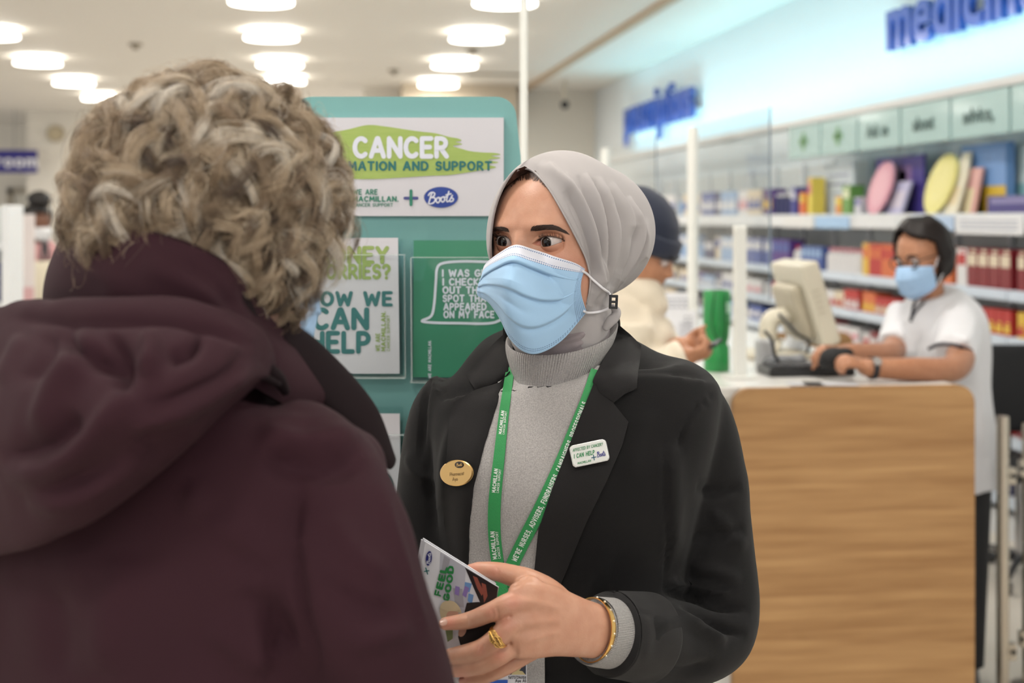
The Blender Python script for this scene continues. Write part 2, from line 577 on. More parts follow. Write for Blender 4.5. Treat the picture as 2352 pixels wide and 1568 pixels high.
GL = {
 'A': (.72, [[(0, 0), (.34, 1), (.40, 1), (.72, 0)], [(.14, .33), (.58, .33)]]),
 'B': (.58, [[(0, 0), (0, 1)], [(0, 1)] + arc(.22, .77, .26, .23, 90, -90) + [(0, .54)], [(0, .54)] + arc(.26, .27, .30, .27, 90, -90) + [(0, 0)]]),
 'C': (.62, [arc(.36, .5, .36, .5, 48, 312, 16)]),
 'D': (.66, [[(0, 0), (0, 1)], [(0, 1), (.2, 1)] + arc(.24, .5, .42, .5, 85, -85, 14) + [(.2, 0), (0, 0)]]),
 'E': (.52, [[(.52, 1), (0, 1), (0, 0), (.52, 0)], [(0, .52), (.44, .52)]]),
 'F': (.50, [[(.50, 1), (0, 1), (0, 0)], [(0, .5), (.42, .5)]]),
 'G': (.68, [arc(.37, .5, .37, .5, 48, 330, 16) + [(.68, .45), (.42, .45)]]),
 'H': (.62, [[(0, 0), (0, 1)], [(.62, 0), (.62, 1)], [(0, .5), (.62, .5)]]),
 'I': (.0, [[(0, 0), (0, 1)]]),
 'J': (.42, [[(.42, 1)] + arc(.2, .24, .22, .24, 0, -170)]),
 'K': (.58, [[(0, 0), (0, 1)], [(.54, 1), (.04, .48), (.58, 0)]]),
 'L': (.48, [[(0, 1), (0, 0), (.48, 0)]]),
 'M': (.84, [[(0, 0), (.08, 1), (.42, .3), (.76, 1), (.84, 0)]]),
 'N': (.64, [[(0, 0), (0, 1), (.64, 0), (.64, 1)]]),
 'O': (.74, [arc(.37, .5, .37, .5, 90, 450, 20)]),
 'P': (.54, [[(0, 0), (0, 1)], [(0, 1)] + arc(.24, .72, .30, .28, 90, -90) + [(0, .44)]]),
 'Q': (.76, [arc(.37, .5, .37, .5, 90, 450, 20), [(.5, .25), (.76, -.05)]]),
 'R': (.58, [[(0, 0), (0, 1)], [(0, 1)] + arc(.24, .74, .29, .26, 90, -90) + [(0, .48)], [(.22, .48), (.58, 0)]]),
 'S': (.54, [[(.52, .84)] + arc(.28, .75, .25, .25, 40, 250, 9) + arc(.27, .26, .27, .26, 75, -150, 10)]),
 'T': (.62, [[(0, 1), (.62, 1)], [(.31, 1), (.31, 0)]]),
 'U': (.62, [[(0, 1)] + arc(.31, .3, .31, .3, 180, 360, 12) + [(.62, 1)]]),
 'V': (.66, [[(0, 1), (.33, 0), (.66, 1)]]),
 'W': (.98, [[(0, 1), (.22, 0), (.49, .8), (.76, 0), (.98, 1)]]),
 'X': (.62, [[(0, 0), (.62, 1)], [(0, 1), (.62, 0)]]),
 'Y': (.62, [[(0, 1), (.31, .48), (.62, 1)], [(.31, .48), (.31, 0)]]),
 'Z': (.58, [[(0, 1), (.58, 1), (0, 0), (.58, 0)]]),
 '?': (.5, [arc(.25, .74, .25, .26, 165, -60, 10) + [(.25, .42), (.25, .3)], [(.25, 0), (.25, .02)]]),
 '.': (.0, [[(0, 0), (0, .02)]]), ',': (.06, [[(.06, .02), (0, -.16)]]), "'": (.0, [[(0, 1), (0, .84)]]),
 '+': (.6, [[(0, .5), (.6, .5)], [(.3, .2), (.3, .8)]]), ' ': (.30, []), '-': (.35, [[(0, .45), (.35, .45)]]),
 '0': (.56, [arc(.28, .5, .28, .5, 90, 450, 16)]), '1': (.2, [[(0, .8), (.2, 1), (.2, 0)]]),
 '2': (.52, [arc(.26, .72, .26, .28, 160, -30, 8) + [(0, 0), (.52, 0)]]), '4': (.56, [[(.42, 0), (.42, 1), (0, .3), (.56, .3)]]),
 '3': (.5, [arc(.22, .75, .26, .25, 140, -90, 8) + arc(.22, .26, .28, .26, 80, -140, 8)]),
 '5': (.52, [[(.48, 1), (.06, 1), (.04, .55)] + arc(.24, .31, .28, .31, 110, -140, 9)]),
 '6': (.54, [[(.44, .98), (.1, .5)] + arc(.27, .28, .27, .28, 150, 510, 14)]), '7': (.52, [[(0, 1), (.52, 1), (.18, 0)]]),
 '8': (.5, [arc(.25, .76, .22, .24, 90, 450, 12), arc(.25, .27, .25, .27, 90, 450, 12)]),
 # small letters needed on signs and cards
 'a': (.44, [arc(.22, .3, .22, .3, 60, 400, 14), [(.44, .6), (.44, 0)]]), 'b': (.46, [[(0, 0), (0, 1)], arc(.23, .3, .23, .3, 90, 450, 14)]),
 'c': (.42, [arc(.24, .3, .24, .3, 48, 312, 12)]), 'd': (.46, [[(.46, 0), (.46, 1)], arc(.23, .3, .23, .3, 90, 450, 14)]),
 'e': (.44, [[(.02, .31), (.44, .31)] + arc(.22, .3, .22, .3, 10, 310, 14)]), 'h': (.42, [[(0, 0), (0, 1)], [(0, .3)] + arc(.21, .38, .21, .22, 170, 0, 8) + [(.42, 0)]]),
 'i': (.0, [[(0, 0), (0, .6)], [(0, .85), (0, .87)]]), 'k': (.4, [[(0, 0), (0, 1)], [(.38, .6), (.02, .28), (.4, 0)]]), 'l': (.0, [[(0, 0), (0, 1)]]),
 'm': (.72, [[(0, 0), (0, .6)], [(0, .3)] + arc(.18, .4, .18, .2, 170, 0, 8) + [(.36, 0)], [(.36, .3)] + arc(.54, .4, .18, .2, 170, 0, 8) + [(.72, 0)]]),
 'n': (.42, [[(0, 0), (0, .6)], [(0, .3)] + arc(.21, .38, .21, .22, 170, 0, 8) + [(.42, 0)]]), 'o': (.46, [arc(.23, .3, .23, .3, 90, 450, 16)]),
 'p': (.46, [[(0, -.38), (0, .6)], arc(.23, .3, .23, .3, 90, 450, 14)]), 'r': (.28, [[(0, 0), (0, .6)], [(0, .32)] + arc(.2, .4, .2, .2, 170, 60, 6)]),
 's': (.36, [[(.34, .5)] + arc(.19, .45, .16, .15, 40, 250, 7) + arc(.18, .16, .18, .16, 75, -150, 8)]), 't': (.3, [[(.12, .85), (.12, .1), (.3, 0)], [(0, .6), (.3, .6)]]),
 'u': (.42, [[(0, .6)] + arc(.21, .22, .21, .22, 180, 360, 8) + [(.42, .6)], [(.42, .6), (.42, 0)]]), 'v': (.42, [[(0, .6), (.21, 0), (.42, .6)]]), 'y': (.42, [[(0, .6), (.21, .02)], [(.42, .6), (.12, -.38)]]),
}

def stroke2d(pts, w, caps=6):
    """thick round-ended line as one flat outline of quads"""
    pts = [np.array(pts[0], float)] + [np.array(q, float) for a, q in zip(pts[:-1], pts[1:]) if (abs(q[0] - a[0]) + abs(q[1] - a[1])) > 1e-6]
    if len(pts) == 1:
        pts.append(pts[0] + np.array([1e-4, 0]))
    V, Fc = [], []
    r = w / 2
    for a, b in zip(pts[:-1], pts[1:]):
        t = (b - a) / np.linalg.norm(b - a)
        n = np.array([-t[1], t[0]]) * r
        i = len(V)
        ca = [a + np.array([t[0] * math.cos(q) - t[1] * math.sin(q), t[1] * math.cos(q) + t[0] * math.sin(q)]) * r for q in np.linspace(math.pi / 2, 3 * math.pi / 2, caps)]
        cb = [b + np.array([t[0] * math.cos(q) - t[1] * math.sin(q), t[1] * math.cos(q) + t[0] * math.sin(q)]) * r for q in np.linspace(-math.pi / 2, math.pi / 2, caps)]
        V += ca + cb
        Fc.append(tuple(range(i, i + 2 * caps)))
    return V, Fc

def text2d(s, size, weight=0.2, track=0.10, wscale=1.0):
    """flat shapes of a line of text, left baseline at 0,0; returns verts, faces, width"""
    x, parts = 0.0, []
    for ch in s:
        w, st = GL.get(ch, GL[' '])
        for q in st:
            parts.append(stroke2d([((x + p[0] * wscale) * size, p[1] * size) for p in q], weight * size))
        x += w * wscale + track + weight
    v, f = join(parts) if parts else ([], [])
    return np.array(v).reshape(-1, 2), f, (x - track - weight) * size

def text_fit(s, x0, y0, x1, h, weight=0.2, track=0.1, y1=None):
    """text from (x0,y0) to x1 at cap height h in a y-down pixel plane (y0 is the baseline)"""
    v, f, w = text2d(s, h, weight, track)
    k = (x1 - x0) / w
    sl = ((y1 - y0) / (x1 - x0)) if y1 is not None else 0.0
    out = np.stack([x0 + v[:, 0] * k, y0 - v[:, 1] + sl * v[:, 0] * k], 1)
    return out, f

def on_plane(vf, fn):
    v, f = vf[0], vf[1]
    return stagger([fn(p[0], p[1]) for p in v], [tuple(reversed(q)) for q in f])

def stagger(v, f):
    """print layers that cross lie a hair's breadth over one another"""
    v = np.array(v, float)
    seen = np.full(len(v), -1)
    for k, q in enumerate(f):
        for i in q:
            if seen[i] < 0: seen[i] = k
    to = CAM - v; to /= np.linalg.norm(to, axis=1)[:, None] + 1e-9
    return list(v + to * ((seen % 14) * 2.5e-5)[:, None]), f

def print_on(name, items, fn, mat, parent):
    """flat print: 2D shapes mapped on a plane"""
    return ob(name, join([on_plane(q, fn) for q in items]), mat, parent)

def oval2d(cx, cy, rx, ry, n=40, rot=0.0):
    a = np.linspace(0, 2 * math.pi, n, endpoint=False)
    x, y = rx * np.cos(a), ry * np.sin(a)
    c, s = math.cos(rot), math.sin(rot)
    return np.stack([cx + x * c - y * s, cy + x * s + y * c], 1), [tuple(range(n))]

def poly2d(pts):
    v, f = tri2d(np.array(pts, float), 1e9) if False else (np.array(pts, float), None)
    vo, eo, fo, *_ = delaunay_2d_cdt([Vector(p) for p in v], [(i, (i + 1) % len(v)) for i in range(len(v))], [], 1, 1e-6)
    return np.array([tuple(q) for q in vo]), [tuple(q) for q in fo]

# a looping handwritten word in strokes (unit height, running right)
SCRIPT = [
 [(.02, .05), (.12, .5), (.24, .95)], [(0, .78), (.12, .98), (.34, 1.0), (.46, .86), (.38, .66), (.2, .56)],
 [(.2, .56), (.44, .52), (.5, .3), (.36, .08), (.12, .02), (.02, .12)],
 [(.72, .5), (.6, .42), (.58, .2), (.68, .06), (.8, .12), (.84, .34), (.74, .5), (.84, .46), (.94, .44)],
 [(1.08, .52), (.96, .44), (.94, .22), (1.04, .08), (1.16, .14), (1.2, .36), (1.1, .52), (1.22, .48), (1.34, .5)],
 [(1.5, .95), (1.4, .5), (1.34, .2), (1.42, .06), (1.56, .14)], [(1.3, .66), (1.66, .72)],
 [(1.56, .14), (1.76, .56), (1.7, .4), (1.84, .26), (1.8, .08), (1.62, .04)],
]
def script2d(cx, cy, w, h, weight, rot=0.0):
    parts = []
    c, s = math.cos(rot), math.sin(rot)
    for st in SCRIPT:
        q = catmull(st, 4 * len(st)) if len(st) > 2 else np.array(st)
        q = np.stack([(q[:, 0] / 1.86 - .5) * w + (q[:, 1] - .5) * h * .12, (q[:, 1] - .5) * h], 1)
        parts.append(stroke2d([(cx + a * c - b * s, cy - (a * s + b * c)) for a, b in q], weight))
    return join(parts)

def font_mesh(s, size, depth, offset=0.0, spacing=1.0, italic=0.0):
    """solid letters from Blender's built-in font: list of (verts, faces) per letter, laid out along x, standing in x-z, depth along y"""
    out, x = [], 0.0
    for ch in s:
        cu = bpy.data.curves.new('t', 'FONT')
        cu.body = ch; cu.size = size; cu.extrude = depth / 2; cu.offset = offset; cu.resolution_u = 4
        o = bpy.data.objects.new('t', cu)
        COL.objects.link(o)
        dg = bpy.context.evaluated_depsgraph_get()
        me = bpy.data.meshes.new_from_object(o.evaluated_get(dg))
        co = get_co(me)
        f = [tuple(p.vertices) for p in me.polygons]
        w = (co[:, 0].max() if len(co) else size * 0.25)
        lo = co[:, 0].min() if len(co) else 0
        if len(co):
            out.append((ch, np.stack([co[:, 0] - lo + x + italic * co[:, 1], -co[:, 2], co[:, 1]], 1), f))
        x += (w - lo) + size * 0.075 * spacing
        bpy.data.objects.remove(o); bpy.data.curves.remove(cu); bpy.data.meshes.remove(me)
    return out, x
# ================================================================== the setting
WX = 3.80            # right-hand wall
white_wall = M('wall paint', (230, 236, 238), 0.7, bump=(60, .05))
cream_wall = M('cream wall paint', (240, 234, 222), 0.7, bump=(60, .05))
def ceiling_mat():
    m = M('ceiling slats', (222, 214, 200), 0.6)
    nt = m.node_tree
    b = nt.nodes['Principled BSDF']
    tc = nt.nodes.new('ShaderNodeTexCoord')
    w = nt.nodes.new('ShaderNodeTexWave')
    w.wave_type = 'BANDS'; w.bands_direction = 'Y'; w.wave_profile = 'SIN'
    w.inputs['Scale'].default_value = 3.2
    w.inputs['Distortion'].default_value = 0.6
    w.inputs['Detail Scale'].default_value = 0.4
    nt.links.new(tc.outputs['Object'], w.inputs['Vector'])
    r = nt.nodes.new('ShaderNodeMix'); r.data_type = 'RGBA'
    r.inputs['A'].default_value = lin((228, 221, 210)); r.inputs['B'].default_value = lin((244, 240, 232))
    nt.links.new(w.outputs['Fac'], r.inputs['Factor'])
    nt.links.new(r.outputs['Result'], b.inputs['Base Color'])
    bp = nt.nodes.new('ShaderNodeBump'); bp.inputs['Strength'].default_value = 0.25; bp.inputs['Distance'].default_value = 0.01
    nt.links.new(w.outputs['Fac'], bp.inputs['Height']); nt.links.new(bp.outputs[0], b.inputs['Normal'])
    return m
def floor_mat():
    m = M('floor vinyl', (226, 218, 206), 0.4, var=(3, .35), rgb2=(208, 198, 184))
    return m
def struct(name, vf, mat, label=None):
    o = ob(name, vf, mat)
    o['kind'] = 'structure'
    if label: o['label'] = label
    return o
struct('floor', box(-9, WX, -4, 31, -0.05, 0), floor_mat())
struct('ceiling', box(-9, WX, -4, 31, CEIL, CEIL + .06), ceiling_mat())
struct('wall_right', box(WX, WX + .1, -4, 20, 0, CEIL), white_wall)
YB = 19.3
struct('wall_back', box(.62, WX, YB, YB + .12, 0, CEIL), cream_wall)
struct('wall_alcove', box(-4.62, .62, 24.2, 24.35, 0, CEIL), cream_wall)
struct('wall_far', box(-9, -4.62, 27.6, 27.75, 0, CEIL), cream_wall)
struct('wall_return', box(-4.72, -4.62, 24.2, 27.6, 0, CEIL), cream_wall)
struct('trim_1', rbox(2.735, 2.835, 2, YB, CEIL - .035, CEIL, .006), M('beige ceiling trim', (190, 166, 138), .6), )
struct('trim_2', box(1.1, 2.6, YB - .8, YB, CEIL - .42, CEIL), M('beige soffit', (205, 190, 168), .7))
# trough of cyan lights standing on top of the wall shelving, washing the wall above
e = empty('uplight_trough', (3.42, 11, 2.27), 'long white trough of hidden cyan lights on top of the wall shelves', 'light')
ob('trough', join([box(3.385, 3.39, 5.95, 17.0, 2.255, 2.30), box(3.385, 3.50, 5.95, 17.0, 2.253, 2.258), box(3.495, 3.50, 5.95, 17.0, 2.255, 2.29)]), M('white channel', (230, 230, 228), .5), e)
for yb_ in (6.2, 9.0, 12.0, 15.0):
    ob('trough_bracket', box(3.49, WX - .002, yb_, yb_ + .03, 2.256, 2.27), MATS['white channel'], e)
al = bpy.data.lights.new('wall_wash', 'AREA'); al.shape = 'RECTANGLE'; al.size = .06; al.size_y = 10.8; al.energy = 42; al.spread = math.radians(150); al.color = (.38, .85, 1.0)
alo = bpy.data.objects.new('wall_wash', al); COL.objects.link(alo); alo.location = (3.44, 11.45, 2.275); alo.rotation_euler = (0, -math.radians(180 - 22), 0)
alo.parent = e; alo.matrix_parent_inverse = PARENT_INV(e)

# ceiling lamps: shallow glowing domes, in rows that run with the wall
lamp_glow = M('lamp diffuser', (255, 250, 240), 0.5, emit=7.0)
lamp_rim = M('lamp rim', (236, 232, 224), 0.4)
def prof(rz, n=28):
    return loft([[(r * math.cos(2 * math.pi * j / n), r * math.sin(2 * math.pi * j / n), z) for j in range(n)] for r, z in rz])
me_glow = mesh('diffuser', *prof([(.245, -.085), (.25, -.075), (.235, -.052), (.20, -.028), (.16, -.012)]))
me_rim = mesh('rim', *prof([(.16, -.012), (.165, -.012), (.165, 0), (.12, 0)]))
me_glow.materials.append(lamp_glow); me_rim.materials.append(lamp_rim)
me_glow.polygons.foreach_set('use_smooth', [True] * len(me_glow.polygons))
def lamp(x, y, label, group):
    e = empty('ceiling_lamp', (x, y, CEIL), label, 'lamp', group)
    for nm, me in (('diffuser', me_glow), ('rim', me_rim)):
        o = bpy.data.objects.new(nm, me); COL.objects.link(o); o.parent = e
    l = bpy.data.lights.new('lamp_light', 'AREA'); l.shape = 'DISK'; l.size = .44; l.energy = LAMP_W; l.color = LAMP_COL
    o = bpy.data.objects.new('lamp_light', l); COL.objects.link(o); o.parent = e; o.location = (0, 0, -.095)
seen_lamps = [
 ((1160, 4), 'bright domed ceiling lamp at the top edge, crossed by the white pole'), ((1094, 87), 'domed ceiling lamp above the teal stand, second in the line left of the white pole'),
 ((1044, 149), 'domed ceiling lamp above the teal stand, third in the line towards it'), ((1007, 194), 'domed ceiling lamp just above the top edge of the teal stand'),
 ((600, 1), 'domed ceiling lamp at the top edge, above the curly hair'), ((623, 84), 'domed ceiling lamp above the curly hair, second from the top edge'),
 ((643, 147), 'domed ceiling lamp half behind the top of the curly hair'), ((655, 186), 'domed ceiling lamp seen through the stray curls'),
 ((-20, 80), 'domed ceiling lamp cut off by the left edge of the picture'), ((87, 143), 'largest whole domed ceiling lamp left of the curly hair'),
 ((170, 190), 'domed ceiling lamp left of the curly hair, second in its line'), ((230, 225), 'domed ceiling lamp touching the left side of the curly hair'),
 ((1082, 226), 'far domed ceiling lamp peeping over the teal stand'), ((40, 298), 'far small domed ceiling lamp above the blue sign'), ((70, 311), 'farthest small domed ceiling lamp beside the white wall corner'),
]
for (px, py), lb in seen_lamps:
    d = (CEIL - .06 - CAMZ) * FPX / (HY - py)
    p = P(px, py, d)
    lamp(p[0], p[1], lb, 'domed ceiling lamps')
# the rows go on overhead and behind the camera
base = P(1160, 4, (CEIL - .06 - CAMZ) * FPX / 496.0)
for k in range(1, 7):
    for x in (base[0], base[0] - 2.05, base[0] - 4.4):
        y = base[1] - 2.3 * k
        if y > -3.6:
            lamp(x, y, 'domed ceiling lamp overhead, out of the picture', 'domed ceiling lamps overhead')
for px, py in ((400, 248), (560, 240), (720, 255), (900, 250), (480, 290), (300, 285)):  # extra lamps added out of sight to brighten the far wall
    q = P(px, py, (CEIL - .06 - CAMZ) * FPX / (HY - py))
    lamp(q[0], q[1], 'far domed ceiling lamp hidden behind the curly hair or the teal stand', 'domed ceiling lamps hidden far off')
# small ceiling fittings
def fitting(px, py, kind, label):
    d = (CEIL - CAMZ) * FPX / (HY - py)
    p = P(px, py, d)
    if kind == 'sprinkler':
        o = ob('ceiling_sprinkler', join([cyl((p[0], p[1], CEIL), (p[0], p[1], CEIL - .02), .07), cyl((p[0], p[1], CEIL - .02), (p[0], p[1], CEIL - .06), .03)]), M('sprinkler brass', (150, 138, 118), .4))
    else:
        o = ob('ceiling_vent', join([box(p[0] - .33, p[0] + .33, p[1] - .03 + .07 * q, p[1] + .02 + .07 * q, CEIL - .012, CEIL) for q in range(2)]), M('vent slot', (140, 128, 108), .6))
    tag(o, label, 'ceiling fitting')
fitting(1085, 112, 'sprinkler', 'small ceiling sprinkler between two lamps above the teal stand')
fitting(311, 100, 'sprinkler', 'small ceiling sprinkler above the curly hair at the left')
fitting(905, 160, 'sprinkler', 'faint ceiling sprinkler left of the lamp line above the stand')
fitting(1140, 169, 'vent', 'narrow dark ceiling vent slot beside the white pole')

# slim white pole between floor and ceiling
p = P(1203, 300, 3.1)
o = ob('white_pole', join([cyl((p[0], p[1], 0), (p[0], p[1], CEIL), .0085, 20), cyl((p[0], p[1], 0), (p[0], p[1], .012), .06, 24), cyl((p[0], p[1], CEIL - .012), (p[0], p[1], CEIL), .035, 24)]), M('white powder coat', (238, 238, 232), .35), None, True, 40)
tag(o, 'slim white pole from floor to ceiling behind the head scarf', 'pole')
# cctv camera on the back wall soffit
p = P(1297, 240, 18.2)
e = empty('security_camera', p, 'tiny black dome camera on the far wall', 'camera')
ob('dome', ellipsoid(p, (.055, .055, .06)), M('black plastic', (28, 28, 30), .3), e, True)
ob('mount', cyl(p + UP * .05, (p[0], p[1], CEIL), .03), M('cream plastic', (210, 200, 182), .5), e)
# beige round wall speaker on the left
p = P(153, 315, 24.4)
e = empty('wall_clock', p, 'blurred round beige clock high on the far wall', 'clock')
ob('face', cyl((p[0], 24.12, p[2]), (p[0], 24.2, p[2]), .12, 28), M('clock face', (196, 182, 152), .5), e)
ob('case', cyl((p[0], 24.15, p[2]), (p[0], 24.199, p[2]), .135, 28), M('clock case', (178, 164, 136), .5), e)
# blue hanging sign on the left
bl = M('sign blue', (45, 40, 130), .5)
p0, p1 = P(-260, 397, 23.0), P(86, 345, 23.0)
e = empty('hanging_sign', (p0 + p1) / 2, 'blue hanging sign with white lettering at the far left', 'sign')
ob('panel', rbox(p0[0], p1[0], p1[1] - .02, p1[1] + .02, p0[2], p1[2], .005), bl, e)
L, w = font_mesh('consultation room', .27, .008, .010)
for l in L:
    ob('letter', (l[1] + np.array([P(84, 0, 23)[0] - w * .98, p1[1] - .026, p0[2] + .10]), l[2]), M('sign white', (240, 240, 246), .5), e)
for q in (.15, .85):
    x = p0[0] + (p1[0] - p0[0]) * q
    ob('hanger', cyl((x, p1[1], p1[2]), (x, p1[1], CEIL), .006, 8), M('wire', (150, 150, 150), .4), e)
# door in the far wall
pd = P(30, 440, 27.4)
e = struct('door_1', rbox(-5.62, -4.78, 27.54, 27.6, 0, 2.05, .004), M('pale door', (232, 228, 216), .5))
ob('door_frame', join([box(-5.72, -5.62, 27.5, 27.6, 0, 2.15), box(-4.78, -4.72, 27.5, 27.6, 0, 2.15), box(-5.72, -4.72, 27.5, 27.6, 2.05, 2.15)]), M('grey beige frame', (176, 166, 148), .5), e)
ob('door_handle', cyl((-5.5, 27.52, 1.0), (-5.38, 27.52, 1.0), .012), M('steel', (190, 188, 184), .3, 1.0), e)
# ================================================================== heads
def gs(x, s):
    return np.exp(-(x / s) ** 2)

def smooth01(x):
    x = np.clip(x, 0, 1)
    return x * x * (3 - 2 * x)

def head_shape(th, ph, ell=None, eye_z=0.0, eye_open=0.0, detail=True, nose=1.0):
    """head surface in head space: x to the face's left as seen, y to the back, z up, origin between the eyes' height and the skull's middle"""
    T, Pp = np.meshgrid(th, ph)
    d = np.stack([np.cos(Pp) * np.sin(T), -np.cos(Pp) * np.cos(T), np.sin(Pp)], -1).reshape(-1, 3)
    ell = ell or [((0, .012, .022), (.074, .090, .082)), ((0, -.022, -.028), (.062, .066, .086)), ((0, -.052, -.082), (.036, .034, .030))]
    ks, acc = 160.0, np.zeros(len(d))
    for c, r in ell:
        c, r = np.array(c), np.array(r)
        a = ((d / r) ** 2).sum(1); b = -2 * (d * c / r ** 2).sum(1); q = ((c / r) ** 2).sum() - 1
        t = (-b + np.sqrt(np.maximum(b * b - 4 * a * q, 0))) / (2 * a)
        acc += np.exp(ks * t)
    t = np.log(acc / 1.0) / ks
    p = d * t[:, None]
    x, y, z = p.T
    fr = smooth01((-d[:, 1] - .15) / .5)
    ax = np.abs(x)
    f = np.zeros(len(p))
    f += .0045 * gs(ax - .028, .022) * gs(z - .021 - eye_z, .009)            # brow
    f += -.0085 * gs(ax - .030, .016) * gs(z + .001 - eye_z, .012)           # sockets
    f += .0035 * gs(ax - .046, .016) * gs(z + .022, .014)                    # cheekbones
    zz = np.clip((.012 - z) / .046, 0, 1)
    ridge = (.004 + .019 * zz ** 1.3) * gs(x, .0075 + .006 * zz) * smooth01((.022 - z) / .014) * smooth01((z + .044) / .010)
    f += nose * ridge
    f += nose * .007 * gs(ax - .012, .006) * gs(z + .032, .007)              # wings of the nose
    f += .006 * gs(x, .020) * gs(z + .062, .010) - .004 * gs(x, .022) * gs(z + .062, .0022)
    f += .004 * gs(x, .016) * gs(z + .098, .012)
    p[:, 1] -= f * fr
    return p, d

def grid_faces(nr, nc, wrap):
    f = []
    for i in range(nr - 1):
        for j in range(nc if wrap else nc - 1):
            k = (j + 1) % nc
            f.append((i * nc + j, i * nc + k, (i + 1) * nc + k, (i + 1) * nc + j))
    return f

def head_low(frame, scale=1.0, nt=72, npn=60, ears=True, **kw):
    th = np.linspace(-math.pi, math.pi, nt, endpoint=False)
    ph = np.radians(np.linspace(-86, 86, npn))
    p, d = head_shape(th, ph, **kw)
    f = grid_faces(npn, nt, True) + [tuple(range(nt - 1, -1, -1)), tuple((npn - 1) * nt + j for j in range(nt))]
    parts = [([tuple(q * scale) for q in p], f)]
    if ears:
        for s in (-1, 1):
            parts.append(ellipsoid((s * .078 * scale, .010 * scale, -.008 * scale), (.010 * scale, .020 * scale, .032 * scale), nu=14, nv=10))
    v, f = join(parts)
    return xf((v, f), frame)

def tilt_frame(o, psi, pitch=0.0, roll=0.0):
    """head frame: psi degrees towards the picture's left, pitch > 0 looks down, roll > 0 leans to the picture's right"""
    o, ax, ay, az = rot_frame(o, psi)
    c, s = math.cos(math.radians(pitch)), math.sin(math.radians(pitch))
    ay, az = ay * c + az * s, az * c - ay * s
    c, s = math.cos(math.radians(roll)), math.sin(math.radians(roll))
    ax, az = ax * c - az * s, az * c + ax * s
    return (o, ax, ay, az)

def loc(frame, p):
    o, ax, ay, az = frame
    return o + p[0] * ax + p[1] * ay + p[2] * az

def eye_mat(name, iris=(26, 15, 10)):
    if name in MATS: return MATS[name]
    m = M(name, (225, 218, 212), .2, spec=.4, coat=.35)
    nt = m.node_tree; b = nt.nodes['Principled BSDF']
    tc = nt.nodes.new('ShaderNodeTexCoord')
    sp = nt.nodes.new('ShaderNodeSeparateXYZ'); nt.links.new(tc.outputs['Object'], sp.inputs[0])
    r = nt.nodes.new('ShaderNodeMath'); r.operation = 'MULTIPLY'
    l = nt.nodes.new('ShaderNodeVectorMath'); l.operation = 'LENGTH'
    cb = nt.nodes.new('ShaderNodeCombineXYZ')
    nt.links.new(sp.outputs[0], cb.inputs[0]); nt.links.new(sp.outputs[2], cb.inputs[2])
    nt.links.new(cb.outputs[0], l.inputs[0])
    cr = nt.nodes.new('ShaderNodeValToRGB')
    cr.color_ramp.elements[0].position = 0.0; cr.color_ramp.elements[0].color = (0.004, 0.003, 0.003, 1)
    e1 = cr.color_ramp.elements.new(.24); e1.color = (0.004, 0.003, 0.003, 1)
    e2 = cr.color_ramp.elements.new(.29); e2.color = lin(iris)
    e3 = cr.color_ramp.elements.new(.52); e3.color = lin([c * .8 for c in iris])
    e4 = cr.color_ramp.elements.new(.58); e4.color = lin((192, 182, 179))
    cr.color_ramp.elements[-1].color = lin((196, 178, 172))
    mm = nt.nodes.new('ShaderNodeMath'); mm.operation = 'MULTIPLY'; mm.inputs[1].default_value = 1 / .0125
    nt.links.new(l.outputs['Value'], mm.inputs[0]); nt.links.new(mm.outputs[0], cr.inputs[0])
    nt.links.new(cr.outputs[0], b.inputs['Base Color'])
    return m

def eyeball(name, c, R, gaze, mat, parent):
    """gaze: unit vector the pupil points along"""
    v, f = ellipsoid((0, 0, 0), (R, R, R), nu=40, nv=28)
    me = mesh(name, v, f); me.materials.append(mat)
    me.polygons.foreach_set('use_smooth', [True] * len(me.polygons))
    o = bpy.data.objects.new(name, me); COL.objects.link(o)
    y = -Vector(gaze).normalized(); z = Vector((0, 0, 1)); x = y.cross(z).normalized(); z = x.cross(y)
    m = Matrix((x, y, z)).transposed().to_4x4(); m.translation = Vector(c)
    o.parent = parent; o.matrix_parent_inverse = PARENT_INV(parent)
    o.matrix_basis = m
    return o

skin_f = dict(rough=.47, spec=.4)
def skin_mat(name, rgb, rgb2, sss=.12):
    return M(name, rgb, .42, spec=.5, var=(60, .7), rgb2=rgb2, bump=(650, .12), sss=sss, detail=6)

def mask_patch(frame, name, parent, scale=1.0, pleat=.0022, nu=70, nv=56, mats=None, w=1.0, drop=0.0):
    """pleated face mask in head space: wraps from cheek to cheek, nose bridge to under the chin"""
    U = np.linspace(-1, 1, nu); Vv = np.linspace(0, 1, nv)
    pts = []; uv = []
    for v in Vv:
        for u in U:
            x = .066 * w * math.sin(u * 1.22) / math.sin(1.22)
            top = -.008 - .018 * abs(u) ** 1.5
            bot = -.118 + .030 * abs(u) ** 1.6 - drop
            z = top + (bot - top) * v
            cl = np.interp(v, [0, .18, .38, .6, .82, 1], [.098, .118, .124, .116, .108, .086])
            ed = np.interp(v, [0, .5, 1], [.030, .028, .034])
            y = -(ed + (cl - ed) * (math.cos(u * 1.45) ** 1.15 if abs(u) < 1 else math.cos(1.45)))
            s = (v * 4.2 - .55)
            saw = (s - math.floor(s)) if 0 < s < 3 else .5
            k = pleat * (saw - .5) * 2 * (1 - .25 * u * u) if 0 < s < 3 else 0
            y -= k
            pts.append((x * scale, y * scale, z * scale)); uv.append((u, v))
    return pts, grid_faces(nv, nu, False), uv

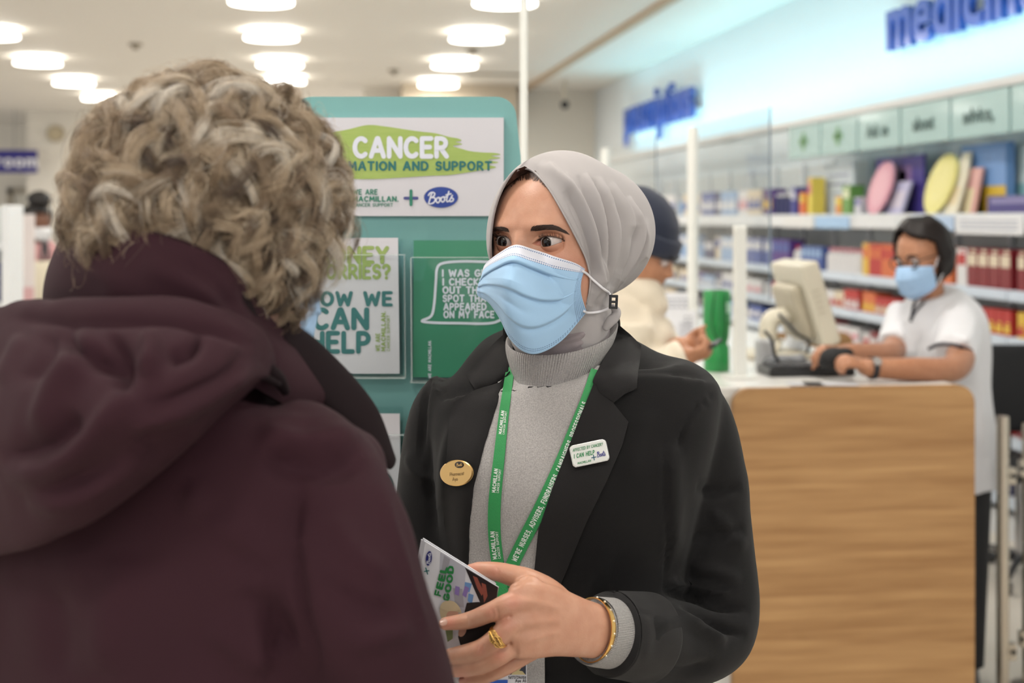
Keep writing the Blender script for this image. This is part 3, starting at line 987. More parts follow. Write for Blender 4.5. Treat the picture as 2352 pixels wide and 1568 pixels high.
def short_hairs(name, pts, nrm, dirs, length, width, mat, parent, lift=.35):
    """many separate short hairs as slim triangles, standing slightly off the skin"""
    V, Fc = [], []
    for p, n, d in zip(pts, nrm, dirs):
        d = d / (np.linalg.norm(d) + 1e-9)
        s = np.cross(n, d); s /= np.linalg.norm(s) + 1e-9
        L = length * random.uniform(.7, 1.2)
        i = len(V)
        mid = p + d * L * .55 + n * L * lift * .6
        tip = p + d * L + n * L * lift
        V += [p - s * width / 2, p + s * width / 2, mid + s * width * .4, mid - s * width * .4, tip]
        Fc += [(i, i + 1, i + 2, i + 3), (i + 3, i + 2, i + 4)]
    return ob(name, (V, Fc), mat, parent)
# ================================================================== the pharmacist in the grey head scarf
ph_o = P(1279, 560, 1.75)
ph = empty('person', (ph_o[0], ph_o[1], 0), 'woman in pale grey head scarf, blue face mask and black blazer holding out leaflets', 'person')
HF = tilt_frame(ph_o, 34, 2, 0)
skinA = None
def ph_skin():
    m = skin_mat('warm skin', (203, 153, 127), (188, 134, 108))
    nt = m.node_tree; b = nt.nodes['Principled BSDF']
    src = b.inputs['Base Color'].links[0].from_socket
    at = nt.nodes.new('ShaderNodeAttribute'); at.attribute_name = 'makeup'
    sp = nt.nodes.new('ShaderNodeSeparateColor'); nt.links.new(at.outputs['Color'], sp.inputs[0])
    prev = src
    for ch, col in ((1, (158, 96, 66)), (2, (216, 134, 118)), (0, (30, 18, 14))):
        mx = nt.nodes.new('ShaderNodeMix'); mx.data_type = 'RGBA'
        nt.links.new(sp.outputs[ch], mx.inputs['Factor']); nt.links.new(prev, mx.inputs['A'])
        mx.inputs['B'].default_value = lin(col); prev = mx.outputs['Result']
    nt.links.new(prev, b.inputs['Base Color'])
    return m
skinA = ph_skin()

# --- face, fine enough for lids
th = np.radians(np.concatenate([np.linspace(-180, -82, 24, endpoint=False), np.linspace(-82, 82, 380), np.linspace(82, 180, 24)[1:-1]]))
phv = np.radians(np.concatenate([np.linspace(-86, -26, 60, endpoint=False), np.linspace(-26, 24, 230), np.linspace(24, 86, 60)[1:]]))
hp, hd = head_shape(th, phv, ell=[((0, .010, .022), (.079, .092, .082)), ((0, -.022, -.028), (.064, .066, .086)), ((0, -.052, -.082), (.036, .034, .030))], eye_z=.004)
NC, NR = len(th), len(phv)
EX, EZ, ER = .0315, .0056, .0138
liner = np.zeros(len(hp)); shadow = np.zeros(len(hp)); flush = np.zeros(len(hp))
eyes = []
for s in (-1, 1):
    x, y, z = hp.T
    fr = hd[:, 1] < -.2
    dx, dz = (x - s * EX) * s, z - EZ            # dx > 0 towards the temple
    near = fr & (np.abs(dx) < .03) & (np.abs(dz) < .03)
    y0 = y[near & (np.abs(dx) < .003) & (np.abs(dz) < .003)].mean()
    yc = y0 + .0098
    eyes.append((s * EX, yc, EZ))
    rho2 = dx ** 2 + dz ** 2
    Rl = ER + .0013
    ys = yc - np.sqrt(np.maximum(Rl ** 2 - rho2, 1e-9))
    er = np.sqrt((dx / .0190) ** 2 + (dz / .0140) ** 2)
    w = smooth01((1.22 - er) / .45) * near
    y = y * (1 - w) + np.minimum(ys, y + .004) * w
    aw = .0165
    q = np.clip(1 - (dx / aw) ** 2, 0, 1)
    tilt = .10 * dx
    zu = tilt + .0068 * q ** .75; zl = tilt - .0048 * q ** .8
    ins = np.minimum(zu - dz, dz - zl)
    ins = np.minimum(ins, (aw - np.abs(dx)) * .5)
    op = smooth01((ins + .0002) / .0009) * near
    cr = gs(dz - (zu + .0042), .0011) * smooth01(1.25 - np.abs(dx) / .016) * near
    y = y + .0055 * op + .0011 * cr
    hp[:, 1] = y
    liner = np.maximum(liner, near * gs(np.maximum(dz - zu, 0), .0011) * (dz > zu - .0010) * (dz < zu + .004) * (dx < aw + .002) * smooth01((dx + aw * .95) / .005) * .95)
    liner = np.maximum(liner, near * gs(np.minimum(dz - zl, 0), .0005) * (dz < zl + .0006) * (np.abs(dx) < aw * .9) * smooth01((dx + aw * .6) / .006) * .6)
    shadow = np.maximum(shadow, near * .42 * gs(dz - zu - .003, .0055) * gs(dx - .005, .014))
    shadow = np.maximum(shadow, near * .28 * gs(dz - zl + .004, .005) * gs(dx, .014))
    flush = np.maximum(flush, op * .6 * (dx < -.011))
flush = np.maximum(flush, .35 * gs(np.abs(hp[:, 0]) - .045, .02) * gs(hp[:, 2] + .03, .025) * (hd[:, 1] < 0))
hv, hfc = xf((hp, grid_faces(NR, NC, True)), HF)
me = mesh('head', hv, hfc)
ca = me.color_attributes.new('makeup', 'FLOAT_COLOR', 'POINT')
ca.data.foreach_set('color', np.stack([liner, shadow, flush, np.ones(len(hp))], 1).astype(np.float32).ravel())
head_bvh = bvh_of(me)
face_me = me
# neck and chest carry the head; all skin of the upper body in one mesh
neck = tube([P(1290, 640, 1.775), P(1285, 760, 1.775), P(1280, 860, 1.79), P(1280, 960, 1.80)], [(.052, .055), (.053, .056), (.062, .06), (.10, .07)], RT, 28, 12)
bm = bmesh.new(); bm.from_mesh(me)
layer = bm.verts.layers.float_color.get('makeup')
base = [bm.verts.new(Vector(p)) for p in neck[0]]
for q in neck[1]:
    bm.faces.new([base[i] for i in q])
bm.to_mesh(me); bm.free()
body = link('body', me, skinA, ph, True)
em = eye_mat('dark eye')
for i, (x, y, z) in enumerate(eyes):
    c = loc(HF, (x, y, z))
    tgt = loc(HF, (x - .02, y - .5, z - .01))
    eyeball('eyeball', c, ER, tgt - c, em, ph)

# --- brows and lashes
dark_hair = M('dark brown hair', (58, 40, 32), .6)
def hairs_on(name, poly, count, dirfn, L, w, mat, parent, off=.0004, lift=.2):
    v2, f = tri2d(np.array(poly, float), 4)
    tri = [(v2[a], v2[b], v2[c]) for a, b, c in f]
    ar = np.array([abs(np.cross(b - a, c - a)) for a, b, c in tri]); ar = ar / ar.sum()
    pts, nn, dd = [], [], []
    for k in rng.choice(len(tri), count, p=ar):
        a, b, c = tri[k]
        r1, r2 = rng.random(2)
        if r1 + r2 > 1: r1, r2 = 1 - r1, 1 - r2
        q = a + (b - a) * r1 + (c - a) * r2
        p, n = hit(head_bvh, q[0], q[1], off)
        if p is None: continue
        u = np.array(dirfn(q[0], q[1]), float)
        p2, _ = hit(head_bvh, q[0] + u[0], q[1] + u[1], off)
        if p2 is None: continue
        pts.append(p); nn.append(n); dd.append(p2 - p)
    return short_hairs(name, pts, nn, dd, L, w, mat, parent, lift)
browR = [(1217, 531), (1221, 522), (1240, 518), (1262, 516), (1280, 520), (1297, 529), (1304, 537), (1290, 532), (1272, 527), (1250, 527), (1234, 530)]
browL = [(1127, 532), (1130, 525), (1142, 521), (1158, 521), (1168, 525), (1171, 533), (1160, 531), (1143, 529), (1132, 533)]
hairs_on('eyebrow', browR, 800, lambda x, y: (5, -3.5 + (x - 1214) / 90 * 6.5), .0045, .00045, dark_hair, ph)
hairs_on('eyebrow', browL, 550, lambda x, y: (-5, -3 + (1172 - x) / 50 * 4.5), .0042, .00045, dark_hair, ph)
for i, (ex, ey, ez) in enumerate(eyes):
    s = -1 if i == 0 else 1
    V, Fc = [], []
    for k in range(30):
        u = -0.80 + 1.75 * k / 29
        dx = .0165 * u
        z = .10 * dx + .0068 * max(0, 1 - u * u) ** .75 + .0004
        rr = ER + .0012
        yy = -math.sqrt(max(rr ** 2 - dx * dx - z * z, 1e-8))
        root = np.array([ex + s * dx, ey + yy, ez + z])
        L = (.0066 + .0036 * max(u, 0)) * random.uniform(.8, 1.2)
        out = np.array([s * (.35 * u + .12 + random.uniform(-.12, .12)), -.75, .30 + .1 * u + random.uniform(-.1, .1)]); out /= np.linalg.norm(out)
        mid = root + out * L * .55; tip = mid + (out * .6 + np.array([0, 0, .8])) * L * .45
        sd = np.array([1, 0, 0]) * .00032
        j = len(V)
        sd = np.array([1, 0, 0]) * .00038
        V += [loc(HF, root - sd), loc(HF, root + sd), loc(HF, mid + sd * .8), loc(HF, mid - sd * .8), loc(HF, tip)]
        Fc += [(j, j + 1, j + 2, j + 3), (j + 3, j + 2, j + 4)]
    ob('eyelashes', (V, Fc), M('black lash', (16, 11, 10), .6), ph)
# hairline under the scarf
hairline = [(1150, 452), (1162, 425), (1185, 392), (1205, 384), (1232, 396), (1252, 418), (1262, 440), (1240, 421), (1212, 414), (1190, 418), (1168, 438)]
patch('hairline', [(1160, 430), (1185, 390), (1205, 382), (1232, 394), (1250, 414), (1230, 411), (1207, 405), (1188, 408)], head_bvh, .0006, .0006, M('dark hair base', (70, 46, 36), .6), ph, 6)
hairs_on('forehead_hair', hairline, 700, lambda x, y: (.25 * (x - 1205) + .5, -9), .012, .0005, M('dark brown forehead hair', (62, 40, 30), .5), ph, .0008, .06)

# --- head scarf
scarf_m = M('scarf jersey', (176, 171, 171), .85, sheen=.1, bump=(1800, .05), var=(14, .25), rgb2=(166, 160, 161))
open_px = [(1205, 387), (1224, 395), (1240, 409), (1256, 428), (1272, 452), (1300, 502), (1328, 556), (1346, 596), (1355, 642), (1348, 690), (1330, 725), (1295, 770), (1245, 795), (1190, 770), (1155, 715), (1140, 650), (1130, 600), (1127, 560), (1133, 500), (1146, 453), (1166, 413), (1185, 393)]
op = spline_poly(open_px, 4)
NA = 360
Lc = np.concatenate([[0], np.cumsum(np.linalg.norm(np.diff(np.vstack([op, op[:1]]), axis=0), axis=1))])
uu = np.linspace(0, Lc[-1], NA, endpoint=False)
opx = np.stack([np.interp(uu, Lc, np.append(op[:, 0], op[0, 0])), np.interp(uu, Lc, np.append(op[:, 1], op[0, 1]))], 1)
O3 = []
for x, y in opx:
    p, n = hit(head_bvh, x, y, .004)
    d = (p - CAM) @ FW if p is not None else None
    if y > 690: d = np.interp(y, [690, 800], [1.70, 1.715]) if x > 1250 else 1.715
    if x < 1160 and y > 590: d = 1.72
    O3.append(d if d is not None else np.nan)
O3 = np.array(O3)
O3[np.isnan(O3)] = 1.705
O3 = np.where(O3 > 1.76, 1.72, O3)
ker = np.ones(15) / 15
O3 = np.convolve(np.concatenate([O3[-20:], O3, O3[:20]]), ker, 'same')[20:-20]
O3 = np.array([P(x, y, d) for (x, y), d in zip(opx, O3)])
C_l = np.array([0, .015, .0])
o_, ax_, ay_, az_ = HF
R3 = np.stack([ax_, ay_, az_], 1)
Ol = (O3 - o_) @ R3 - C_l                # opening in head space around the scarf's centre
rO = np.linalg.norm(Ol, axis=1); dO = Ol / rO[:, None]
dB = np.array([.05, .98, -.12]); dB /= np.linalg.norm(dB)
ells = [((.003, -.006, .018), (.0815, .104, .097)), ((.004, .062, .012), (.080, .084, .083)), ((0, -.015, -.08), (.064, .070, .085))]
def scarf_r(d, k=120.0):
    acc = np.zeros(len(d))
    for c, r in ells:
        c, r = np.array(c), np.array(r)
        a = ((d / r) ** 2).sum(1); b = -2 * (d * c / r ** 2).sum(1); q = ((c / r) ** 2).sum() - 1
        disc = b * b - 4 * a * q
        t = np.where(disc > 0, (-b + np.sqrt(np.maximum(disc, 0))) / (2 * a), 0.02)
        acc += np.exp(k * t)
    return np.log(acc) / k
NT = 170
rows = []
for i in range(NT + 1):
    t = (i / NT) ** 1.15
    om = np.arccos(np.clip(dO @ dB, -1, 1))
    tt = min(t, .995)
    d = (np.sin((1 - tt) * om) / np.sin(om))[:, None] * dO + (np.sin(tt * om) / np.sin(om))[:, None] * dB
    d /= np.linalg.norm(d, axis=1)[:, None]
    r = scarf_r(d)
    w = smooth01(t / .16)
    r = rO * (1 - w) + r * w
    rows.append(d * r[:, None] + C_l)
rows = np.array(rows)
# thickness: an inner layer behind the opening edge
inner = rows[:26][::-1] * 1.0
inn = inner - (np.array([0, 0, 0]) - 0) * 0
cdir = inner / np.linalg.norm(inner, axis=2)[:, :, None]
inner = inner - cdir * np.linspace(.004, .0014, 26)[:, None, None]
allrows = np.vstack([inner, rows])
v, f = xf((allrows.reshape(-1, 3), grid_faces(len(allrows), NA, True)), HF)
sc_me = mesh('head_scarf', v, f)
bm = bmesh.new(); bm.from_mesh(sc_me); bmesh.ops.recalc_face_normals(bm, faces=bm.faces[:]); bm.to_mesh(sc_me); bm.free()
folds(sc_me, [
 ([(1262, 372), (1318, 440), (1352, 520), (1368, 590), (1368, 650), (1352, 715)], 0.0102, 13, 1),
 ([(1300, 395), (1340, 470), (1362, 540), (1378, 610), (1378, 660), (1372, 700)], 0.0084, 12, 1),
 ([(1345, 395), (1374, 470), (1385, 540), (1384, 610), (1376, 665), (1382, 705)], 0.0108, 12, 1),
 ([(1378, 405), (1408, 480), (1416, 545), (1408, 610), (1392, 660), (1398, 690)], 0.0094, 12, 1),
 ([(1408, 418), (1440, 480), (1450, 530), (1440, 590), (1418, 640), (1404, 682)], 0.0085, 13, 1),
 ([(1445, 450), (1470, 520), (1462, 575), (1436, 630), (1408, 676)], 0.0112, 12, 1),
 ([(1478, 500), (1480, 560), (1462, 610), (1432, 648), (1406, 680)], 0.0084, 12, -1),
 ([(1497, 600), (1470, 640), (1436, 668), (1408, 684)], 0.0121, 11, -1),
 ([(1300, 440), (1345, 540), (1360, 620), (1356, 700)], -0.0065, 9, 0),
 ([(1330, 400), (1360, 480), (1374, 560), (1374, 640)], -0.0074, 9, 0),
 ([(1365, 410), (1394, 500), (1400, 580), (1390, 660)], -0.0084, 10, 0),
 ([(1400, 440), (1430, 520), (1428, 590), (1406, 660)], -0.0074, 10, 0),
 ([(1455, 520), (1448, 580), (1424, 640)], -0.0089, 10, 0),
 ([(1484, 590), (1456, 632), (1416, 672)], -0.0112, 10, 0),
 ([(1480, 650), (1440, 682), (1412, 694)], -0.0094, 10, 0),
 ([(1215, 372), (1270, 400), (1310, 450)], 0.0034, 16, 0),
])
scarf = link('head_scarf', sc_me, scarf_m, ph, True)
hem = [p for p in (O3 * 1.0)]
hl = np.array([q + (q - ph_o) / np.linalg.norm(q - ph_o) * .0012 for q in hem])
sel = [i for i in range(NA) if opx[i][1] < 700]
st = next(i for i in sel if (i - 1) % NA not in sel)
order = [(st + k) % NA for k in range(len(sel))]
ob('hem', tube(hl[order][::2], [.0013] * len(hl[order][::2]), n=8), scarf_m, scarf, True)
# wrap round the neck, gathered in creases
nk = tube([P(1318, 668, 1.775), P(1312, 705, 1.772), P(1304, 745, 1.768), P(1296, 790, 1.768), P(1290, 850, 1.775)], [(.046, .050), (.050, .053), (.053, .055), (.054, .054), (.050, .050)], RT, 90, 60)
nk_me = mesh('neck_wrap', *nk)
folds(nk_me, [([(1402, 700), (1398, 722), (1360, 760), (1300, 790)], .004, 6, 1), ([(1412, 715), (1400, 745), (1362, 778), (1310, 800)], .004, 6, 1), ([(1385, 700), (1372, 735), (1330, 770), (1280, 790)], .004, 6, 1),
              ([(1370, 690), (1352, 730), (1310, 765)], -.003, 5, 0), ([(1395, 710), (1384, 740), (1345, 770)], -.004, 5, 0), ([(1410, 740), (1380, 765), (1330, 795)], -.004, 5, 0)])
link('neck_wrap', nk_me, M('scarf underlayer', (150, 140, 143), .85, sheen=.2, bump=(900, .12)), ph, True)
# end of the wrap tucked beside the clip
ob('scarf_tuck', tube([P(1408, 705, 1.715), P(1416, 716, 1.712), P(1412, 728, 1.712), P(1402, 738, 1.714), P(1392, 752, 1.716)], [(.004, .003), (.006, .004), (.007, .004), (.007, .004), (.005, .003)], n=16, m=24, round_ends=True), scarf_m, ph, True)

# --- face mask: corner-to-corner sheet, pulled over nose and chin
def mask_mat():
    m = M('mask blue', (168, 206, 240), .75, sheen=.15, bump=(1500, .15))
    nt = m.node_tree; b = nt.nodes['Principled BSDF']
    uvn = nt.nodes.new('ShaderNodeUVMap'); uvn.uv_map = 'UVMap'
    sp = nt.nodes.new('ShaderNodeSeparateXYZ'); nt.links.new(uvn.outputs[0], sp.inputs[0])
    def node(op, a, bb=None):
        n = nt.nodes.new('ShaderNodeMath'); n.operation = op
        for i, q in enumerate((a, bb)):
            if q is None: continue
            if isinstance(q, (int, float)): n.inputs[i].default_value = q
            else: nt.links.new(q, n.inputs[i])
        return n.outputs[0]
    u, v = sp.outputs[0], sp.outputs[1]
    def line(val, c, w):
        return node('LESS_THAN', node('ABSOLUTE', node('SUBTRACT', val, c)), w)
    def dots(val, k):
        return node('LESS_THAN', node('FRACT', node('MULTIPLY', val, k)), .55)
    band = node('LESS_THAN', v, .118)
    d1 = node('MULTIPLY', node('MAXIMUM', line(v, .020, .006), node('MAXIMUM', line(v, .098, .005), line(v, .116, .005))), dots(u, 70))
    d2 = node('MULTIPLY', node('MAXIMUM', line(v, .955, .004), line(v, .972, .004)), dots(u, 70))
    au = node('ABSOLUTE', node('SUBTRACT', u, .5))
    d3 = node('MULTIPLY', node('MULTIPLY', node('GREATER_THAN', au, .442), node('LESS_THAN', node('FRACT', node('MULTIPLY', u, 110)), .5)), dots(v, 56))
    dd = node('MAXIMUM', d1, node('MAXIMUM', d2, d3))
    mx = nt.nodes.new('ShaderNodeMix'); mx.data_type = 'RGBA'
    mx.inputs['A'].default_value = lin((168, 206, 240)); mx.inputs['B'].default_value = lin((224, 226, 238))
    nt.links.new(band, mx.inputs['Factor'])
    m2 = nt.nodes.new('ShaderNodeMix'); m2.data_type = 'RGBA'
    nt.links.new(dd, m2.inputs['Factor']); nt.links.new(mx.outputs['Result'], m2.inputs['A']); m2.inputs['B'].default_value = lin((104, 132, 176))
    nt.links.new(m2.outputs['Result'], b.inputs['Base Color'])
    return m
mask_m = mask_mat()
def curve3(pts, m):
    c = catmull(np.array(pts, float), m)
    return c
NU, NV = 150, 220
top = curve3([(1110, 630, 1.715), (1116, 608, 1.705), (1148, 582, 1.672), (1184, 564, 1.651), (1222, 573, 1.660), (1272, 589, 1.676), (1318, 603, 1.694), (1342, 617, 1.706)], NU)
bot = curve3([(1098, 678, 1.712), (1124, 694, 1.690), (1150, 732, 1.676), (1172, 776, 1.664), (1204, 806, 1.660), (1240, 809, 1.664), (1290, 780, 1.680), (1346, 716, 1.706)], NU)
lef = curve3([(1110, 630, 1.715), (1102, 648, 1.714), (1098, 664, 1.713), (1098, 678, 1.712)], NV)
rig = curve3([(1342, 617, 1.706), (1334, 645, 1.703), (1334, 675, 1.702), (1346, 716, 1.706)], NV)
u = np.linspace(0, 1, NU)[None, :, None]; v = np.linspace(0, 1, NV)[:, None, None]
S = (1 - v) * top[None] + v * bot[None] + (1 - u) * lef[:, None] + u * rig[:, None] - ((1 - u) * (1 - v) * top[0] + u * (1 - v) * top[-1] + (1 - u) * v * bot[0] + u * v * bot[-1])
u2, v2 = u[..., 0], v[..., 0]
bul = np.sin(np.pi * np.clip(v2, 0, 1)) ** .8 * np.sin(np.pi * np.clip(u2, 0, 1)) ** .8
nose_c = gs(u2 - .34, .2) * np.interp(v2, [0, .2, .38, .55, .8, 1], [0, .6, 1, .75, .6, 0])
S[..., 2] -= .020 * bul + .018 * nose_c
# pleats fan out from the sides and open over the chin
pl = np.zeros_like(S[..., 2])
for c0, c1, bow, amp in ((.30, .27, -.13, .0085), (.53, .51, -.07, .0062), (.76, .66, .05, .0046)):
    line_v = c0 + (c1 - c0) * u2 + bow * np.sin(np.pi * u2)
    s = v2 - line_v
    sp_ = np.maximum(s, 0)
    pl += amp * np.where(s < 0, np.exp(-(s / .10) ** 2), 1.7 * np.exp(-(sp_ / .016) ** 2) - .7 * np.exp(-(sp_ / .06) ** 2)) * (.55 + .45 * np.abs(2 * u2 - 1))
pl *= smooth01(v2 / .16) * smooth01((1 - v2) / .08)
S[..., 2] -= pl
for cu, cv, am, su_, sv_ in ((.18, .42, -.005, .05, .12), (.86, .40, -.0045, .04, .16), (.70, .3, .002, .1, .06), (.45, .62, -.002, .12, .04)):
    S[..., 2] -= am * gs(u2 - cu, su_) * gs(v2 - cv, sv_)
Sf = S.reshape(-1, 3)
lim = np.full(len(Sf), 9.0)
for i, (a, b, c) in enumerate(Sf):
    q, n = hit(head_bvh, a, b)
    if q is not None: lim[i] = (q - CAM) @ FW - .0035
lim = lim.reshape(NV, NU); dcur = S[..., 2]
over = np.maximum(dcur - lim, 0)
for _ in range(14):
    pad = np.pad(over, 1, mode='edge')
    over = np.maximum(over, .245 * (pad[1:-1, :-2] + pad[1:-1, 2:] + pad[:-2, 1:-1] + pad[2:, 1:-1]))
S[..., 2] = dcur - over
MV = np.array([P(a, b, c) for a, b, c in S.reshape(-1, 3)])
mk = mesh('face_mask', MV, grid_faces(NV, NU, False))
uvl = mk.uv_layers.new(name='UVMap')
UVS = np.stack([np.repeat(np.linspace(0, 1, NU)[None], NV, 0).ravel(), np.repeat(np.linspace(0, 1, NV)[:, None], NU, 1).ravel()], 1)
li = np.empty(len(mk.loops), np.int32); mk.loops.foreach_get('vertex_index', li)
uvl.data.foreach_set('uv', UVS[li].astype(np.float32).ravel())
mask_o = link('face_mask', mk, mask_m, ph, True)
sd = mask_o.modifiers.new('thickness', 'SOLIDIFY'); sd.thickness = .0012; sd.offset = -1
white_el = M('white elastic', (232, 230, 234), .7)
sc_bvh = bvh_of(sc_me, mk, face_me)
def on_sc(x, y): return hit(sc_bvh, x, y, .0022, 1.70)[0]
ob('ear_loop', tube([on_sc(1335, 622), on_sc(1346, 629), on_sc(1360, 639), on_sc(1374, 650), on_sc(1386, 662), on_sc(1395, 671), P(1403, 683, 1.703)], [.0016] * 7, n=10, m=30), white_el, mask_o, True)
ob('ear_loop', tube([on_sc(1338, 712), on_sc(1348, 715), on_sc(1362, 716), on_sc(1378, 714), P(1404, 706, 1.703)], [.0016] * 5, n=10, m=24), white_el, mask_o, True)
blk = M('black plastic', (28, 28, 30), .3)
c = P(1409, 693, 1.702)
o1 = xf(join([rbox(-.0055, -.0028, -.0015, .0015, -.0085, .0085, .0008), rbox(.0028, .0055, -.0015, .0015, -.0085, .0085, .0008), rbox(-.005, .005, -.0015, .0015, .0050, .0085, .0008), rbox(-.005, .005, -.0015, .0015, -.0085, -.0055, .0008), rbox(-.005, .005, -.0015, .0015, -.0015, .0015, .0008)]), tilt_frame(c, -20, 0, 3))
ob('loop_clip', o1, blk, mask_o)

# --- jumper collar: folded roll neck with fine ribs
def knit(name, rgb, rib=0.0, axis_uv=True):
    m = M(name, rgb, .9, sheen=.15, var=(650, .8), rgb2=[c * .80 for c in rgb], detail=2)
    nt = m.node_tree; b = nt.nodes['Principled BSDF']
    n2 = nt.nodes.new('ShaderNodeBump'); n2.inputs['Distance'].default_value = .0016; n2.inputs['Strength'].default_value = .8 if rib else .35
    if rib:
        uvn = nt.nodes.new('ShaderNodeUVMap'); uvn.uv_map = 'UVMap'
        w = nt.nodes.new('ShaderNodeTexWave'); w.bands_direction = 'X'; w.inputs['Scale'].default_value = rib; w.inputs['Distortion'].default_value = .3
        nt.links.new(uvn.outputs[0], w.inputs[0]); nt.links.new(w.outputs['Fac'], n2.inputs['Height'])
    else:
        tc = nt.nodes.new('ShaderNodeTexCoord'); w = nt.nodes.new('ShaderNodeTexNoise'); w.inputs['Scale'].default_value = 520
        nt.links.new(tc.outputs['Object'], w.inputs[0]); nt.links.new(w.outputs['Fac'], n2.inputs['Height'])
    nt.links.new(n2.outputs[0], b.inputs['Normal'])
    return m
def uv_rings(me, nr, nc):
    uvl = me.uv_layers.new(name='UVMap')
    uvs = []
    for p in me.polygons:
        vs = list(p.vertices)
        cols = [q % nc for q in vs]
        wrap = max(cols) - min(cols) > nc / 2
        for q in vs:
            cc = q % nc
            if wrap and cc < nc / 2: cc += nc
            uvs.append((cc / nc, (q // nc) / nr))
    uvl.data.foreach_set('uv', np.array(uvs, np.float32).ravel())
def ring_at(pxc, pyc, d, ha, hb, drop, n=160, lean=0.0):
    """collar ring: ha half width, hb half depth; the front hangs lower than the back by drop"""
    c = P(pxc, pyc, d)
    a = np.linspace(0, 2 * math.pi, n, endpoint=False)
    return c + np.outer(np.cos(a) * ha, RT) + np.outer(np.sin(a) * hb, FW) + np.outer(np.sin(a) * drop / 2 + np.cos(a) * lean, UP)
rib_m = knit('ribbed grey knit', (186, 182, 180), 40)
knit_m = knit('grey marl knit', (184, 180, 178))
col_r = [ring_at(1288, 780, 1.772, .060, .060, .034, lean=.010), ring_at(1291, 766, 1.772, .066, .064, .040, lean=.011), ring_at(1291, 763, 1.772, .0695, .068, .040, lean=.011), ring_at(1288, 780, 1.772, .069, .069, .040, lean=.009),
         ring_at(1283, 805, 1.772, .065, .067, .038, lean=.006), ring_at(1277, 835, 1.772, .0595, .063, .034, lean=.003), ring_at(1273, 862, 1.772, .0565, .0615, .030, lean=.001), ring_at(1271, 880, 1.772, .0560, .0625, .028), ring_at(1271, 884, 1.772, .0535, .060, .028)]
ca_ = np.array(col_r)
ca_ = np.stack([catmull(ca_[:, j], 70) for j in range(ca_.shape[1])], 1)
cm = mesh('roll_neck', *loft(list(ca_), False, False))
uv_rings(cm, 70, 160)
lumps(cm, .0012, 22, 3.0)
link('roll_neck', cm, rib_m, ph, True)
col2 = np.array([ring_at(1271, 872, 1.772, .0545, .060, .028), ring_at(1270, 888, 1.772, .0575, .0635, .030), ring_at(1270, 897, 1.774, .0605, .0665, .030), ring_at(1270, 905, 1.778, .066, .069, .030), ring_at(1268, 918, 1.79, .078, .074, .030)])
col2 = np.stack([catmull(col2[:, j], 20) for j in range(col2.shape[1])], 1)
cm = mesh('neck_rib', *loft(list(col2), False, False)); uv_rings(cm, 20, 160)
link('neck_rib', cm, rib_m, ph, True)
# --- blazer: trunk and both sleeves as one garment
TW = math.radians(16)
TA = RT * math.cos(TW) - FW * math.sin(TW)          # across her shoulders
def trunk(rows, hint, n=48, e=2.4):
    path, rad = [], []
    for py, l, r, d, hd in rows:
        path.append(P((l + r) / 2, py, d)); rad.append(((r - l) / 2 / FPX * d / math.cos(TW), hd))
    return tube(path, rad, hint, n, 60, e=e)
tr = trunk([(752, 1215, 1385, 1.795, .060), (775, 1180, 1425, 1.80, .066), (800, 1130, 1475, 1.805, .072), (830, 1070, 1535, 1.81, .080), (865, 1010, 1600, 1.81, .090), (905, 985, 1632, 1.81, .100), (960, 980, 1640, 1.80, .112),
            (1050, 990, 1625, 1.795, .128), (1130, 1000, 1605, 1.795, .130), (1250, 1005, 1575, 1.80, .120), (1400, 1000, 1580, 1.80, .122), (1600, 985, 1620, 1.80, .135), (1850, 960, 1650, 1.80, .145), (2000, 955, 1655, 1.80, .145)], TA)
armL = tube([P(1560, 935, 1.795), P(1592, 985, 1.79), P(1622, 1080, 1.785), P(1636, 1200, 1.78), P(1648, 1320, 1.775), P(1652, 1400, 1.765), P(1640, 1450, 1.745), P(1590, 1475, 1.715), P(1520, 1470, 1.675), P(1440, 1458, 1.62), P(1410, 1454, 1.60)],
            [.050, .053, .050, .049, .050, .050, .050, .050, .047, .043, .040], None, 28, 60)
armR = tube([P(1060, 915, 1.825), P(1022, 965, 1.83), P(1000, 1060, 1.83), P(985, 1180, 1.82), P(975, 1300, 1.80), P(975, 1390, 1.77), P(985, 1440, 1.72), P(1010, 1470, 1.66)],
            [.050, .050, .047, .046, .046, .046, .044, .040], None, 28, 50)
bl_me = remesh([tr, armL, armR], .0055, 7)
blazer_m = M('black suiting', (18, 17, 18), .8, spec=.22, sheen=.06, bump=(1400, .25), var=(9, .3), rgb2=(22, 21, 22))
